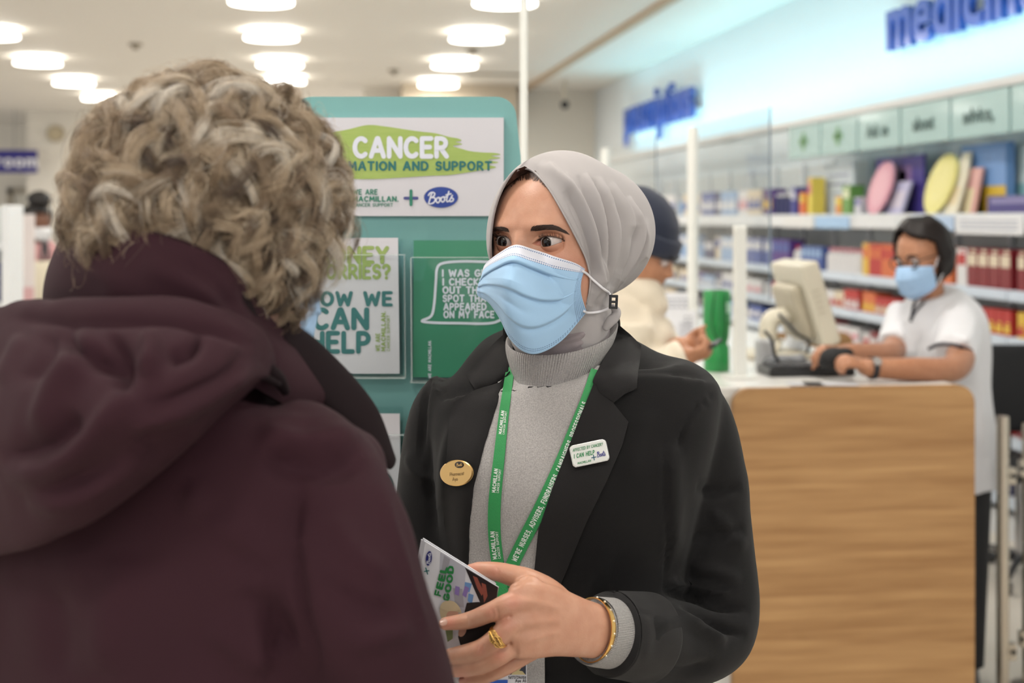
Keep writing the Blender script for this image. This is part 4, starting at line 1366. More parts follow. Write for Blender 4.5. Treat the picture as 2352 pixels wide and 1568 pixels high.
folds(bl_me, [
 ([(1640, 905), (1598, 940), (1575, 975), (1560, 1040)], -0.0066, 5, 0), ([(1632, 915), (1590, 955), (1570, 1000)], 0.0047, 12, 1),
 ([(1528, 1010), (1526, 1130), (1532, 1250), (1530, 1345)], -0.0057, 4, 0), ([(1540, 1020), (1545, 1150), (1548, 1300)], 0.0076, 26, 0),
 ([(1520, 1350), (1590, 1372), (1660, 1392), (1722, 1402)], -0.0114, 9, 0), ([(1530, 1335), (1600, 1345), (1680, 1360)], 0.0114, 14, 1),
 ([(1560, 1385), (1620, 1420), (1680, 1448), (1715, 1455)], -0.0133, 9, 0), ([(1548, 1400), (1610, 1440), (1670, 1475)], 0.0095, 13, 0),
 ([(1580, 1300), (1640, 1310), (1700, 1335)], 0.0076, 16, 0), ([(1590, 1240), (1650, 1230), (1712, 1215)], -0.0076, 12, 0), ([(1600, 1120), (1650, 1130), (1705, 1118)], -0.0076, 11, 0),
 ([(1620, 1160), (1660, 1200), (1715, 1260)], 0.0057, 16, 0), ([(1480, 1520), (1560, 1540), (1640, 1525)], -0.0076, 12, 0), ([(1500, 1440), (1560, 1430), (1610, 1440)], 0.0057, 12, 0),
 ([(1002, 830), (975, 900), (968, 980), (965, 1060)], -0.0076, 5, 0), ([(985, 1000), (985, 1100), (1000, 1220)], -0.0057, 9, 0), ([(1040, 960), (1020, 1080), (1010, 1180)], 0.0057, 14, 0),
 ([(930, 1040), (950, 1080), (990, 1110)], 0.0057, 12, 0), ([(1500, 940), (1470, 1000), (1440, 1100)], 0.0038, 20, 0), ([(1400, 1250), (1340, 1400), (1300, 1530)], 0.0057, 18, 0),
])
lumps(bl_me, .0028, 9, 1.7)
lumps(bl_me, .0010, 26, 5.1)
blazer = link('blazer', bl_me, blazer_m, ph, True)
bl_bvh = bvh_of(bl_me)
# jumper front seen in the opening
sw = [(1168, 850), (1148, 914), (1111, 1036), (1090, 1120), (1080, 1215), (1078, 1320), (1084, 1568), (1090, 1700), (1225, 1700), (1228, 1560), (1226, 1330), (1238, 1215), (1270, 1120), (1336, 951), (1372, 852), (1330, 880), (1270, 893), (1215, 882)]
sw_big = [(1160, 845), (1130, 914), (1092, 1036), (1070, 1120), (1060, 1215), (1058, 1320), (1064, 1568), (1070, 1700), (1250, 1700), (1252, 1560), (1250, 1330), (1262, 1215), (1294, 1120), (1350, 951), (1385, 840), (1330, 846), (1270, 858), (1215, 850)]
jumper = patch('jumper', sw_big, bl_bvh, .0005, .002, knit_m, ph, 10)
sw_bvh = bvh_of(jumper.data)
# lapels and collar: separate folded layers
lap_m = M('black suiting lightened', (23, 21, 22), .74, spec=.3, sheen=.06, bump=(1400, .25))  # paler copy of the suiting, imitating the shading that sets off the lapels
both = bvh_of(bl_me, jumper.data)
def lay(name, poly, off, th, sub=None, step=9, puff=.002):
    return patch(name, poly, bl_bvh, off, th, lap_m, blazer, step, sm=6, puff=puff)
lay('lapel', [(1336, 951), (1365, 880), (1380, 905), (1408, 925), (1443, 969), (1430, 1020), (1396, 1099), (1349, 1194), (1301, 1310), (1276, 1368), (1250, 1440), (1236, 1500), (1228, 1440), (1226, 1330), (1238, 1215), (1270, 1120), (1300, 1045)], .004, .003)
lay('lapel', [(1172, 855), (1150, 880), (1095, 898), (1045, 925), (1036, 960), (1032, 993), (1027, 1057), (1022, 1130), (1024, 1200), (1036, 1260), (1050, 1330), (1064, 1400), (1080, 1400), (1079, 1300), (1081, 1215), (1090, 1120), (1111, 1036), (1148, 914)], .004, .003)
lay('collar', [(1420, 750), (1428, 757), (1470, 798), (1466, 850), (1462, 893), (1435, 905), (1410, 925), (1380, 905), (1362, 880), (1378, 840), (1402, 795), (1416, 765)], .007, .0035)
lay('collar', [(1160, 772), (1140, 790), (1110, 822), (1074, 864), (1085, 882), (1096, 898), (1150, 878), (1172, 862), (1176, 840), (1166, 800)], .007, .0035)
# collar stand behind the neck
ob('collar_stand', tube([P(1418, 752, 1.775), P(1395, 735, 1.83), P(1340, 725, 1.862), P(1250, 726, 1.868), P(1190, 738, 1.842), P(1162, 770, 1.785)], [(.016, .004)] * 6, UP, 16, 40), lap_m, blazer, True)
# turned-back cuff, ribbed jumper cuff
fo = P(1500, 1462, 1.66); wr = P(1362, 1447, 1.565); ax = (wr - fo) / np.linalg.norm(wr - fo)
c0, c1 = P(1482, 1463, 1.650), P(1402, 1455, 1.597)
cu = tube([c0 + ax * .004, c0, c0 - ax * 0, (c0 + c1) / 2, c1, c1 + ax * .002, c1 + ax * .001, c1 - ax * .012], [(.046, .044), (.0500, .047), (.0510, .048), (.0500, .046), (.0478, .044), (.0460, .0425), (.0425, .039), (.041, .038)], UP, 90, 60, cap=False)
cume = mesh('turned_cuff', *cu)
folds(cume, [([(1400, 1392), (1440, 1398), (1496, 1410)], -.003, 4, 0), ([(1412, 1400), (1440, 1460), (1450, 1530)], .002, 14, 0), ([(1470, 1400), (1490, 1450), (1480, 1520)], .002, 12, 0)])
lumps(cume, .0015, 30, 9.0)
link('turned_cuff', cume, lap_m, blazer, True)
jc = np.array([np.array(tube([P(1425, 1456, 1.608), P(1395, 1453, 1.590), P(1368, 1450, 1.572), P(1362, 1449, 1.568), P(1368, 1450, 1.572)], [(.0395, .035), (.0385, .034), (.0375, .033), (.0360, .0315), (.0345, .030)], UP, 120, 30, cap=False)[0])]).reshape(30, 120, 3)
jm = mesh('jumper_cuff', *loft(list(jc), False, False)); uv_rings(jm, 30, 120)
link('jumper_cuff', jm, rib_m, ph, True)
# trousers and shoes, below the picture
tro = M('black trousers', (24, 24, 26), .8)
b0 = P(1305, 1950, 1.80)
for s in (-1, 1):
    hip = b0 + RT * .085 * s
    fx = np.array([hip[0], hip[1], 0])
    ob('trouser_leg', tube([hip + UP * .03, hip * np.array([1, 1, .62]), fx + UP * .42 + FW * .0, fx + UP * .03], [(.095, .11), (.082, .09), (.065, .07), (.06, .065)], RT, 24, 24), tro, ph, True)
    ob('shoe', tube([fx + UP * .035 + FW * .06, fx + UP * .04, fx + UP * .03 - FW * .12, fx + UP * .02 - FW * .17], [(.035, .033), (.042, .04), (.04, .03), (.03, .02)], RT, 20, 20, round_ends=True), M('black leather', (20, 20, 20), .35), ph, True)

# --- her left hand
hk = lambda *a: P(*a)
palm = tube([P(1400, 1455, 1.594), P(1365, 1448, 1.566), P(1325, 1440, 1.545), P(1280, 1430, 1.525), P(1235, 1424, 1.508), P(1195, 1422, 1.498), P(1172, 1424, 1.495)],
            [(.030, .023), (.0295, .0215), (.0315, .020), (.0355, .0185), (.0405, .0165), (.0410, .0145), (.034, .011)], UP, 28, 40, e=2.3)
def finger(pts, r):
    return tube([P(*p) for p in pts], r, None, 18, 34, round_ends=True)
index = finger([(1225, 1385, 1.502), (1178, 1384, 1.492), (1128, 1405, 1.494), (1078, 1424, 1.512), (1022, 1432, 1.520)], [.0115, .0118, .0104, .0092, .0070])
middle = finger([(1235, 1420, 1.508), (1180, 1434, 1.492), (1142, 1464, 1.490), (1104, 1490, 1.502), (1050, 1504, 1.520), (1015, 1508, 1.532)], [.011, .0122, .0110, .0104, .0092, .007])
ringf = finger([(1240, 1455, 1.517), (1188, 1476, 1.503), (1150, 1504, 1.497), (1110, 1524, 1.507), (1060, 1536, 1.525), (1026, 1540, 1.542)], [.0105, .0115, .0104, .0098, .0086, .0065])
pinky = finger([(1252, 1478, 1.527), (1200, 1506, 1.518), (1160, 1532, 1.514), (1120, 1550, 1.520), (1085, 1560, 1.530), (1064, 1563, 1.538)], [.010, .0102, .0090, .0084, .0076, .0055])
thumb = finger([(1310, 1410, 1.545), (1262, 1368, 1.533), (1215, 1338, 1.524), (1178, 1322, 1.526), (1140, 1312, 1.528), (1100, 1308, 1.533), (1082, 1307, 1.536)], [.016, .0175, .0150, .0118, .0102, .0086, .0062])
web = ellipsoid(P(1215, 1368, 1.508), (.020, .010, .022), (RT, FW, UP))
hm = remesh([palm, index, middle, ringf, pinky, thumb, web], .0016, 7)
folds(hm, [([(1138, 1392), (1144, 1408), (1142, 1424)], -.0007, 3, 0), ([(1128, 1396), (1133, 1412), (1132, 1426)], -.0006, 3, 0), ([(1070, 1408), (1074, 1424), (1074, 1438)], -.0006, 3, 0),
           ([(1290, 1400), (1240, 1385), (1195, 1378)], .0014, 9, 0), ([(1290, 1425), (1240, 1428), (1190, 1432)], .0012, 8, 0), ([(1290, 1450), (1240, 1462), (1198, 1476)], .0012, 8, 0),
           ([(1250, 1404), (1210, 1406), (1180, 1412)], -.0014, 8, 0), ([(1240, 1444), (1205, 1452), (1180, 1458)], -.0014, 8, 0), ([(1206, 1330), (1190, 1345), (1168, 1350)], -.001, 5, 0),
           ([(1140, 1300), (1144, 1312), (1142, 1324)], -.0006, 3, 0), ([(1112, 1478), (1108, 1492), (1104, 1506)], -.0007, 3, 0), ([(1098, 1480), (1096, 1494), (1092, 1508)], -.0006, 3, 0)])
hand = link('hand', hm, skinA, ph, True)
ca2 = hm.color_attributes.new('makeup', 'FLOAT_COLOR', 'POINT')
hx, hy, _ = to_px(get_co(hm))
fl = np.zeros(len(hx))
for cx, cy, sx, am in ((1178, 1384, 22, .35), (1128, 1405, 16, .3), (1142, 1464, 16, .35), (1104, 1492, 14, .35), (1030, 1430, 18, .5), (1150, 1504, 16, .35), (1135, 1312, 20, .3), (1085, 1308, 18, .5), (1165, 1430, 20, .3), (1060, 1560, 18, .5)):
    fl = np.maximum(fl, am * gs(hx - cx, sx) * gs(hy - cy, sx))
ca2.data.foreach_set('color', np.stack([fl * 0, fl * 0, fl, fl * 0 + 1], 1).astype(np.float32).ravel())
hand_bvh = bvh_of(hm)
# nail of the index finger
nail = M('nail', (222, 178, 160), .25, coat=.4)
patch('fingernail', spline_poly([(1010, 1428), (1014, 1422), (1024, 1421), (1028, 1428), (1024, 1435), (1014, 1436)], 3), hand_bvh, .0001, .0005, nail, hand, 3, dflt=1.51)
# gold bangle and filigree ring
gold = M('gold', (226, 184, 112), .2, 1.0)
ax = (P(1325, 1440, 1.545) - P(1400, 1455, 1.594)); ax /= np.linalg.norm(ax)
c = P(1362, 1447, 1.564)
e1 = UP - ax * (UP @ ax); e1 /= np.linalg.norm(e1); e2 = np.cross(ax, e1)
e1t = e1 + ax * .12
prof_ = [(-.0042, .0), (-.0042, .0012), (0, .0017), (.0042, .0012), (.0042, 0), (0, -.0003)]
rings = []
for k in range(96):
    a = 2 * math.pi * k / 96
    rad_d = e1t * math.cos(a) + e2 * math.sin(a)
    rings.append([c + e1t * math.cos(a) * (.0335 + h) + e2 * math.sin(a) * (.0265 + h) + ax * w for w, h in prof_])
rings.append(rings[0])
bangle = ob('bangle', loft(rings, False, False), gold, ph, True, 30)
stone = M('bangle stone', (240, 232, 214), .08, .6)
for a in np.linspace(math.radians(200), math.radians(330), 7):
    q = c + e1t * math.cos(a + .5) * .0352 + e2 * math.sin(a + .5) * .0282
    ob('stone', ellipsoid(q, (.0013, .0013, .0013), nu=10, nv=8), stone, bangle, True)
rc = P(1146, 1461, 1.4905); rax = P(1180, 1434, 1.492) - P(1104, 1490, 1.502); rax /= np.linalg.norm(rax)
r1 = UP - rax * (UP @ rax); r1 /= np.linalg.norm(r1); r2 = np.cross(rax, r1)
if r2 @ FW > 0: r2 = -r2
rp = []
for lane in np.linspace(-1, 1, 5):
    pts = []
    for k in range(49):
        a = 2 * math.pi * k / 48
        front = max(0.0, math.cos(a)) ** 2
        wv = lane * (.0010 + .0042 * front) + .0006 * math.sin(9 * a + lane * 3) * front
        pts.append(rc + (r2 * math.cos(a) + r1 * math.sin(a)) * (.0123 + .0006 * front) + rax * wv)
    rp.append(tube(pts, [.00062] * len(pts), n=6))
for k in range(-5, 6):
    a = k * .14
    fr = max(0, math.cos(a)) ** 2
    for sgn in (-1, 1):
        q0 = rc + (r2 * math.cos(a) + r1 * math.sin(a)) * .0131 + rax * sgn * .0048 * fr
        q1 = rc + (r2 * math.cos(a + .2) + r1 * math.sin(a + .2)) * .0132
        rp.append(tube([q0, q1], [.0006, .0006], n=6))
ob('filigree_ring', join(rp), gold, ph, True)
# ================================================================== things she wears and holds
def plane_fn(A, B, C, off=0.0):
    """maps a pixel to the point of the plane through A, B, C seen there, lifted towards the camera by off"""
    n = np.cross(B - A, C - A); n /= np.linalg.norm(n)
    if n @ (CAM - A) < 0: n = -n
    A2 = A + n * off
    def fn(px, py):
        d = P(px, py, 1.0) - CAM
        return CAM + d * ((A2 - CAM) @ n) / (d @ n)
    return fn
def text_path(s, path, h, weight, bvh, off, width=None, track=.12, shift=0.0, dflt=1.7):
    """letters running along a pixel path, lying on the surface below"""
    c = catmull(path, 60)
    L = np.concatenate([[0], np.cumsum(np.linalg.norm(np.diff(c, axis=0), axis=1))])
    v, f, w = text2d(s, h, weight, track)
    k = (width if width else L[-1]) / w
    out = []
    for a, b in v:
        q = min(max(a * k, 0), L[-1] - 1e-3)
        x = np.interp(q, L, c[:, 0]); y = np.interp(q, L, c[:, 1])
        x2 = np.interp(min(q + 2, L[-1]), L, c[:, 0]); y2 = np.interp(min(q + 2, L[-1]), L, c[:, 1])
        x1 = np.interp(max(q - 2, 0), L, c[:, 0]); y1 = np.interp(max(q - 2, 0), L, c[:, 1])
        t = np.array([x2 - x1, y2 - y1]); t /= np.linalg.norm(t) + 1e-9
        up = np.array([t[1], -t[0]])
        pp = np.array([x, y]) + up * (b + shift)
        p, n = hit(bvh, pp[0], pp[1], off, dflt)
        out.append(p)
    return stagger(out, [tuple(reversed(q)) for q in f])

def lanyard_mat():
    m = M('green lanyard ribbon', (48, 148, 82), .6, bump=(700, .3))
    return m
lan_m = lanyard_mat(); lan_w = M('white print', (226, 236, 228), .6)
lanyard = empty('lanyard', P(1156, 1330, 1.68), 'green ribbon lanyard with white lettering hanging round her neck over the grey jumper', 'lanyard')
LP = [(1174, 838), (1168, 880), (1158, 950), (1147, 1050), (1137, 1150), (1136, 1220), (1142, 1280), (1152, 1335)]
RP = [(1368, 850), (1350, 905), (1328, 965), (1290, 1062), (1246, 1158), (1204, 1240), (1178, 1294), (1158, 1345)]
jb = bvh_of(bl_me, jumper.data)
sl = patch('strap', strip_poly(LP, [18, 20, 22, 25, 28, 28, 28, 27]), jb, .002, .0012, lan_m, lanyard, 8)
sr = patch('strap', strip_poly(RP, [20, 22, 26, 30, 31, 31, 30, 28]), jb, .002, .0012, lan_m, lanyard, 8)
st_ = patch('strap_end', strip_poly([(1156, 1325), (1152, 1350), (1158, 1372), (1156, 1420), (1152, 1470), (1150, 1512)], 27), jb, .010, .0014, lan_m, lanyard, 8)
lb = bvh_of(sl.data); rb = bvh_of(sr.data)
for i, (y0, y1) in enumerate(((1283, 1219), (1131, 1076), (997, 943), (866, 846))):
    def at(y):
        c = catmull(LP, 80); return np.interp(y, c[:, 1], c[:, 0])
    ln = y0 - y1
    pa = [(at(y), y) for y in np.linspace(y0, y1, 6)]
    h = 8.5 if i == 0 else (7.5 if i == 1 else 6.2)
    if i < 3:
        ob('lettering', text_path('MACMILLAN', pa, h, .30, lb, .0004, ln * .98, shift=.5), lan_w, sl)
        ob('lettering', text_path('CANCER SUPPORT', pa, h * .6, .20, lb, .0004, ln * .98, shift=-h * .95), lan_w, sl)
c = catmull(RP, 100)[::-1]
yy = c[:, 1]
i0 = np.argmin(abs(yy - 1289)); i1 = np.argmin(abs(yy - 925))
pa = c[i0:i1 + 1]
ob('lettering', text_path("WE'RE NURSES, ADVISERS, FUNDRAISERS, CAMPAIGNERS, PROFESSIONALS", pa[::4], 10.5, .27, rb, .0004, None, .16, shift=-5.0), lan_w, sr)

# name badge: gold oval, lying on the lapel
bd = bvh_of(*[o.data for o in bpy.data.objects if o.parent == blazer and o.type == 'MESH'] + [bl_me, jumper.data])
def badge_plane(cx, cy, dx, dy, off):
    a, _ = hit(bd, cx - dx, cy - dy, off); b, _ = hit(bd, cx + dx, cy - dy, off); c2, _ = hit(bd, cx, cy + dy, off)
    return a, b, c2
def solid(name, v2, fn, th, mat, parent, bev=0.0):
    """flat card of a given outline with thickness th towards the camera"""
    v2 = np.array(v2, float); n = len(v2)
    c = v2.mean(0)
    lay_ = [fn(p[0], p[1]) for p in v2]
    nrm = np.cross(lay_[n // 3] - lay_[0], lay_[2 * n // 3] - lay_[0]); nrm /= np.linalg.norm(nrm)
    if nrm @ (CAM - lay_[0]) < 0: nrm = -nrm
    rings = [[p for p in lay_], [p + nrm * th * .6 for p in lay_]]
    ins = c + (v2 - c) * (1 - bev)
    rings.append([fn(p[0], p[1]) + nrm * th for p in ins])
    me = mesh(name, *loft(rings, True, True))
    bm = bmesh.new(); bm.from_mesh(me); bmesh.ops.recalc_face_normals(bm, faces=bm.faces[:]); bm.to_mesh(me); bm.free()
    return link(name, me, mat, parent, True, 25)
A, B, C2 = badge_plane(1050, 1086, 30, 22, .004)
nb = empty('name_badge', P(1050, 1086, 1.68), 'oval gold name badge pinned to her lapel', 'badge')
f0 = plane_fn(A, B, C2, .0)
gb = M('brushed gold', (214, 176, 116), .32, .85)
solid('plate', oval2d(1050, 1086, 38, 30, 48, -.08)[0], f0, .002, gb, nb, .06)
solid('emblem', oval2d(1055, 1067, 10, 7.5, 28)[0], plane_fn(A, B, C2, .0021), .0008, M('dark emblem', (52, 44, 40), .3, .3), nb, .15)
f1 = plane_fn(A, B, C2, .0024)
pr = M('badge print', (110, 84, 44), .5)
print_on('lettering', [text_fit('Pharmacist', 1033, 1093, 1065, 7.5, .11, y1=1090), text_fit('Aya', 1039, 1104, 1050, 7.5, .11, y1=1103)], f1, pr, nb)
print_on('emblem_script', [script2d(1055, 1067, 13, 7, .9, .1)], plane_fn(A, B, C2, .0032), gb, nb)
# white rectangular pin badge
A, B, C2 = badge_plane(1354, 1041, 32, 20, .005)
rbg = empty('pin_badge', P(1354, 1041, 1.68), 'white rounded rectangular pin badge with green lettering on the black lapel', 'badge')
ang = math.radians(-12)
def rrect(cx, cy, w, h, r, a, n=6):
    out = []
    for sx, sy, a0 in ((1, -1, -90), (1, 1, 0), (-1, 1, 90), (-1, -1, 180)):
        for k in range(n + 1):
            t = math.radians(a0 + 90 * k / n)
            out.append((sx * (w / 2 - r) + r * math.cos(t), sy * (h / 2 - r) + r * math.sin(t)))
    c, s = math.cos(a), math.sin(a)
    return np.array([(cx + x * c - y * s, cy + x * s + y * c) for x, y in out])
solid('plate', rrect(1354, 1041, 84, 49, 9, ang), plane_fn(A, B, C2), .0028, M('white enamel', (226, 228, 224), .2, coat=.5), rbg, .03)
solid('rim', rrect(1354, 1041, 87, 52, 10, ang), plane_fn(A, B, C2, -.0004), .0022, M('silver rim', (200, 200, 200), .25, .9), rbg, .03)
fb = plane_fn(A, B, C2, .0033)
gr = M('badge green', (46, 138, 84), .5)
sl_ = math.tan(ang)
def row(s, x0, y, x1, h, w=.2):
    return text_fit(s, x0, y, x1, h, w, y1=y + (x1 - x0) * sl_)
print_on('lettering', [row('AFFECTED BY CANCER?', 1316, 1037, 1384, 6.2, .2), row('I CAN HELP', 1319, 1052, 1365, 8.5, .26), row('MACMILLAN', 1327, 1066, 1357, 4.6, .22)], fb, gr, rbg)
print_on('plus_sign', [stroke2d([(1359, 1051), (1369, 1049)], 2.2), stroke2d([(1363, 1045), (1365, 1056)], 2.2)], fb, M('badge teal', (40, 96, 120), .5), rbg)
print_on('logo_script', [script2d(1381, 1042, 19, 12, 1.4, .2)], fb, M('logo blue', (58, 62, 140), .5), rbg)

# identity card at the end of the lanyard
cardA, cardB, cardC = P(1100, 1506, 1.612), P(1212, 1506, 1.606), P(1100, 1690, 1.625)
card = empty('identity_card', P(1156, 1510, 1.61), 'white identity card with small portrait hanging below her hand', 'card')
fc = plane_fn(cardA, cardB, cardC)
solid('card', rrect(1156, 1590, 108, 168, 7, 0), fc, .0012, M('white card', (226, 226, 234), .3, coat=.4), card, .01)
solid('clip', rrect(1152, 1508, 16, 14, 3, 0), plane_fn(cardA, cardB, cardC, .001), .004, M('steel', (190, 188, 184), .3, 1.0), card, .1)
fp = plane_fn(cardA, cardB, cardC, .0018); fp2 = plane_fn(cardA, cardB, cardC, .0021); fp3 = plane_fn(cardA, cardB, cardC, .0024)
print_on('portrait', [(np.array([(1170, 1514), (1208, 1514), (1208, 1549), (1170, 1549)]), [(0, 1, 2, 3)])], fp, M('portrait backdrop', (44, 50, 66), .5), card)
print_on('portrait_scarf', [oval2d(1189, 1527, 9, 13), poly2d([(1174, 1549), (1180, 1541), (1190, 1539), (1200, 1541), (1207, 1549)])], fp2, M('portrait cream', (204, 188, 140), .6), card)
print_on('portrait_face', [oval2d(1190, 1525, 5, 8)], fp3, M('portrait face', (190, 130, 96), .6), card)
print_on('lettering', [text_fit('561737246106', 1168, 1558, 1208, 5.5, .2), text_fit('Aya Ali', 1184, 1566, 1208, 6, .18)], fp, M('card black print', (30, 30, 36), .5), card)
print_on('blue_band', [(np.array([(1104, 1562), (1166, 1561), (1166, 1600), (1104, 1600)]), [(0, 1, 2, 3)])], fp, M('card blue', (40, 92, 190), .4), card)

# leaflets in her hand: four A5 sheets, fanned at the corner
LA, LB, LD = P(977, 1243, 1.535), P(1145, 1348, 1.513), P(905, 1640, 1.575)
LN = np.cross(LB - LA, LD - LA); LN /= np.linalg.norm(LN)
if LN @ (CAM - LA) < 0: LN = -LN
paper = M('white paper', (224, 224, 230), .4, coat=.15)
lname = ['front leaflet with green lettering and a photo, held in her hand', 'second leaflet in her hand, its white edge behind the front one', 'third leaflet in her hand, its white edge fanned left', 'rearmost leaflet in her hand, corner fanned furthest left']
for k in range(4):
    o0 = LA - LN * .0018 * k - (LB - LA) * (.026 * k) + (LD - LA) * (.006 * k if k % 2 else .001)
    corners = [o0, o0 + (LB - LA), o0 + (LB - LA) + (LD - LA), o0 + (LD - LA)]
    v = [p for p in corners] + [p - LN * .0012 for p in corners]
    f = [(0, 1, 2, 3), (7, 6, 5, 4), (0, 4, 5, 1), (1, 5, 6, 2), (2, 6, 7, 3), (3, 7, 4, 0)]
    o = ob('leaflet', (v, f), paper)
    tag(o, lname[k], 'leaflet', 'leaflets in her hand')
    if k == 0: front_leaf = o
def LF(off): return plane_fn(LA, LB, LD, off)
def pl_(name, polys, off, rgb, rough=.4):
    print_on(name, polys, LF(off), M('print ' + name, rgb, rough), front_leaf)
pl_('photo_background', [poly2d([(1012, 1268), (1070, 1303), (1068, 1340), (1080, 1400), (1088, 1470), (1090, 1560), (1062, 1480), (1034, 1375), (1008, 1370), (1010, 1320)])], .0004, (186, 186, 196))
pl_('photo_shade', [poly2d([(1020, 1275), (1034, 1284), (1022, 1330), (1010, 1330)]), poly2d([(1040, 1350), (1062, 1352), (1066, 1395), (1046, 1392)])], .0006, (160, 158, 166))
pl_('photo_shelf_dark', [poly2d([(1068, 1303), (1144, 1348), (1138, 1400), (1108, 1395), (1088, 1350)])], .0006, (42, 36, 38))
pl_('photo_shelf_red', [poly2d([(1086, 1322), (1096, 1326), (1112, 1360), (1106, 1368), (1096, 1350)]), poly2d([(1106, 1338), (1116, 1342), (1120, 1368), (1112, 1384)])], .0008, (150, 84, 72))
pl_('photo_stock_violet', [poly2d([(1046, 1345), (1056, 1348), (1054, 1368), (1044, 1364)]), poly2d([(1068, 1345), (1078, 1350), (1070, 1372), (1062, 1366)])], .0008, (140, 120, 180))
pl_('photo_stock_blue', [poly2d([(1068, 1336), (1084, 1340), (1078, 1360), (1066, 1355)]), poly2d([(1076, 1362), (1088, 1366), (1084, 1386), (1074, 1380)])], .0007, (110, 150, 200))
pl_('photo_jacket', [poly2d([(1072, 1384), (1100, 1382), (1150, 1400), (1160, 1450), (1150, 1500), (1060, 1490), (1052, 1462), (1062, 1430), (1066, 1408)])], .0009, (30, 30, 32))
pl_('photo_hair', [poly2d(spline_poly([(1010, 1400), (1014, 1386), (1026, 1379), (1042, 1381), (1054, 1392), (1060, 1408), (1048, 1404), (1030, 1404), (1022, 1418), (1014, 1420)], 4)[::4])], .0013, (206, 190, 156))
pl_('photo_face', [oval2d(1038, 1408, 15, 17, 24, -.5), oval2d(1062, 1450, 8, 13, 20, .5)], .0012, (206, 160, 138))
pl_('photo_foliage', [poly2d([(1022, 1440), (1040, 1446), (1040, 1466), (1028, 1474)])], .0010, (128, 140, 96))
plane_b = BVHTree.FromPolygons([Vector(p) for p in (LA - (LB - LA) * 3 - (LD - LA) * 3, LA + (LB - LA) * 5 - (LD - LA) * 3, LA + (LD - LA) * 6 - (LB - LA) * 1)], [(0, 1, 2)])
lg = M('leaflet green', (40, 128, 68), .45)
ob('lettering', text_path('FEEL', [(1012, 1368), (1021, 1332), (1028, 1300)], 12.5, .32, plane_b, .0014, 66, .1), lg, front_leaf)
ob('lettering', text_path('GOOD', [(1031, 1378), (1038, 1340), (1043, 1299)], 11.5, .32, plane_b, .0014, 78, .08), lg, front_leaf)
pl_('logo_oval', [oval2d(985, 1282, 7, 17, 28, .12)], .0012, (44, 48, 120))
ob('logo_script', join([on_plane(script2d(985, 1282, 26, 8, 1.2, math.pi / 2 - .12), LF(.0016))]), M('print white', (225, 228, 240), .4), front_leaf)
pl_('plus_sign', [stroke2d([(975, 1312), (985, 1310)], 2.6), stroke2d([(978, 1304), (982, 1318)], 2.6)], .0012, (38, 104, 104))
# ================================================================== the customer seen from behind
cu_o = P(500, 552, 1.25)
cu = empty('person', (cu_o[0], cu_o[1], 0), 'woman with curly greying blonde hair seen from behind in dark maroon hooded coat', 'person')
CF = tilt_frame(cu_o, 214, 11, 0)                    # faces away and to the picture's right
skinB = skin_mat('pale skin', (214, 172, 152), (204, 152, 134))
hv = head_low(CF, 1.0, 110, 90)
nk = tube([P(520, 620, 1.25), P(540, 720, 1.24), P(540, 780, 1.245), P(530, 850, 1.26)], [.058, .056, .057, .06], None, 26, 14)
bme = remesh([hv, nk], .0035, 2)
link('body', bme, skinB, cu, True)
# --- coat
SH = RT * math.cos(math.radians(34)) - FW * math.sin(math.radians(34))    # along her shoulders, right one nearer
def crow(py, cx, d, hw, hd):
    return P(cx, py, d), (hw, hd)
rows = [crow(700, 470, 1.27, .075, .080), crow(760, 455, 1.27, .090, .090), crow(820, 435, 1.27, .115, .100), crow(880, 420, 1.27, .145, .112), crow(940, 405, 1.265, .175, .122), crow(1000, 398, 1.26, .196, .130),
        crow(1080, 395, 1.255, .208, .138), crow(1220, 395, 1.25, .214, .142), crow(1400, 390, 1.25, .218, .142), crow(1600, 390, 1.25, .222, .145), crow(2000, 390, 1.25, .235, .155), crow(2500, 390, 1.25, .250, .165)]
ct = tube([r[0] for r in rows], [r[1] for r in rows], SH, 56, 80, e=2.5)
cR = tube([P(640, 1060, 1.19), P(705, 1110, 1.16), P(742, 1180, 1.14), P(785, 1290, 1.12), P(835, 1420, 1.11), P(890, 1568, 1.13), P(935, 1720, 1.17), P(985, 1790, 1.26), P(1010, 1800, 1.36)], [.056, .060, .062, .063, .061, .058, .056, .050, .042], None, 30, 60)
cL = tube([P(120, 960, 1.36), P(55, 1050, 1.40), P(30, 1200, 1.42), P(20, 1400, 1.43), P(60, 1650, 1.42), P(160, 1800, 1.48)], [.056, .062, .062, .060, .056, .05], None, 28, 44)
co_me = remesh([ct, cR, cL], .0065, 9)
coat_m = M('maroon softshell', (50, 23, 32), .85, spec=.25, bump=(900, .2), var=(6, .35), rgb2=(40, 19, 26))
coat_d = M('dark maroon lining', (26, 15, 19), .9, spec=.2)
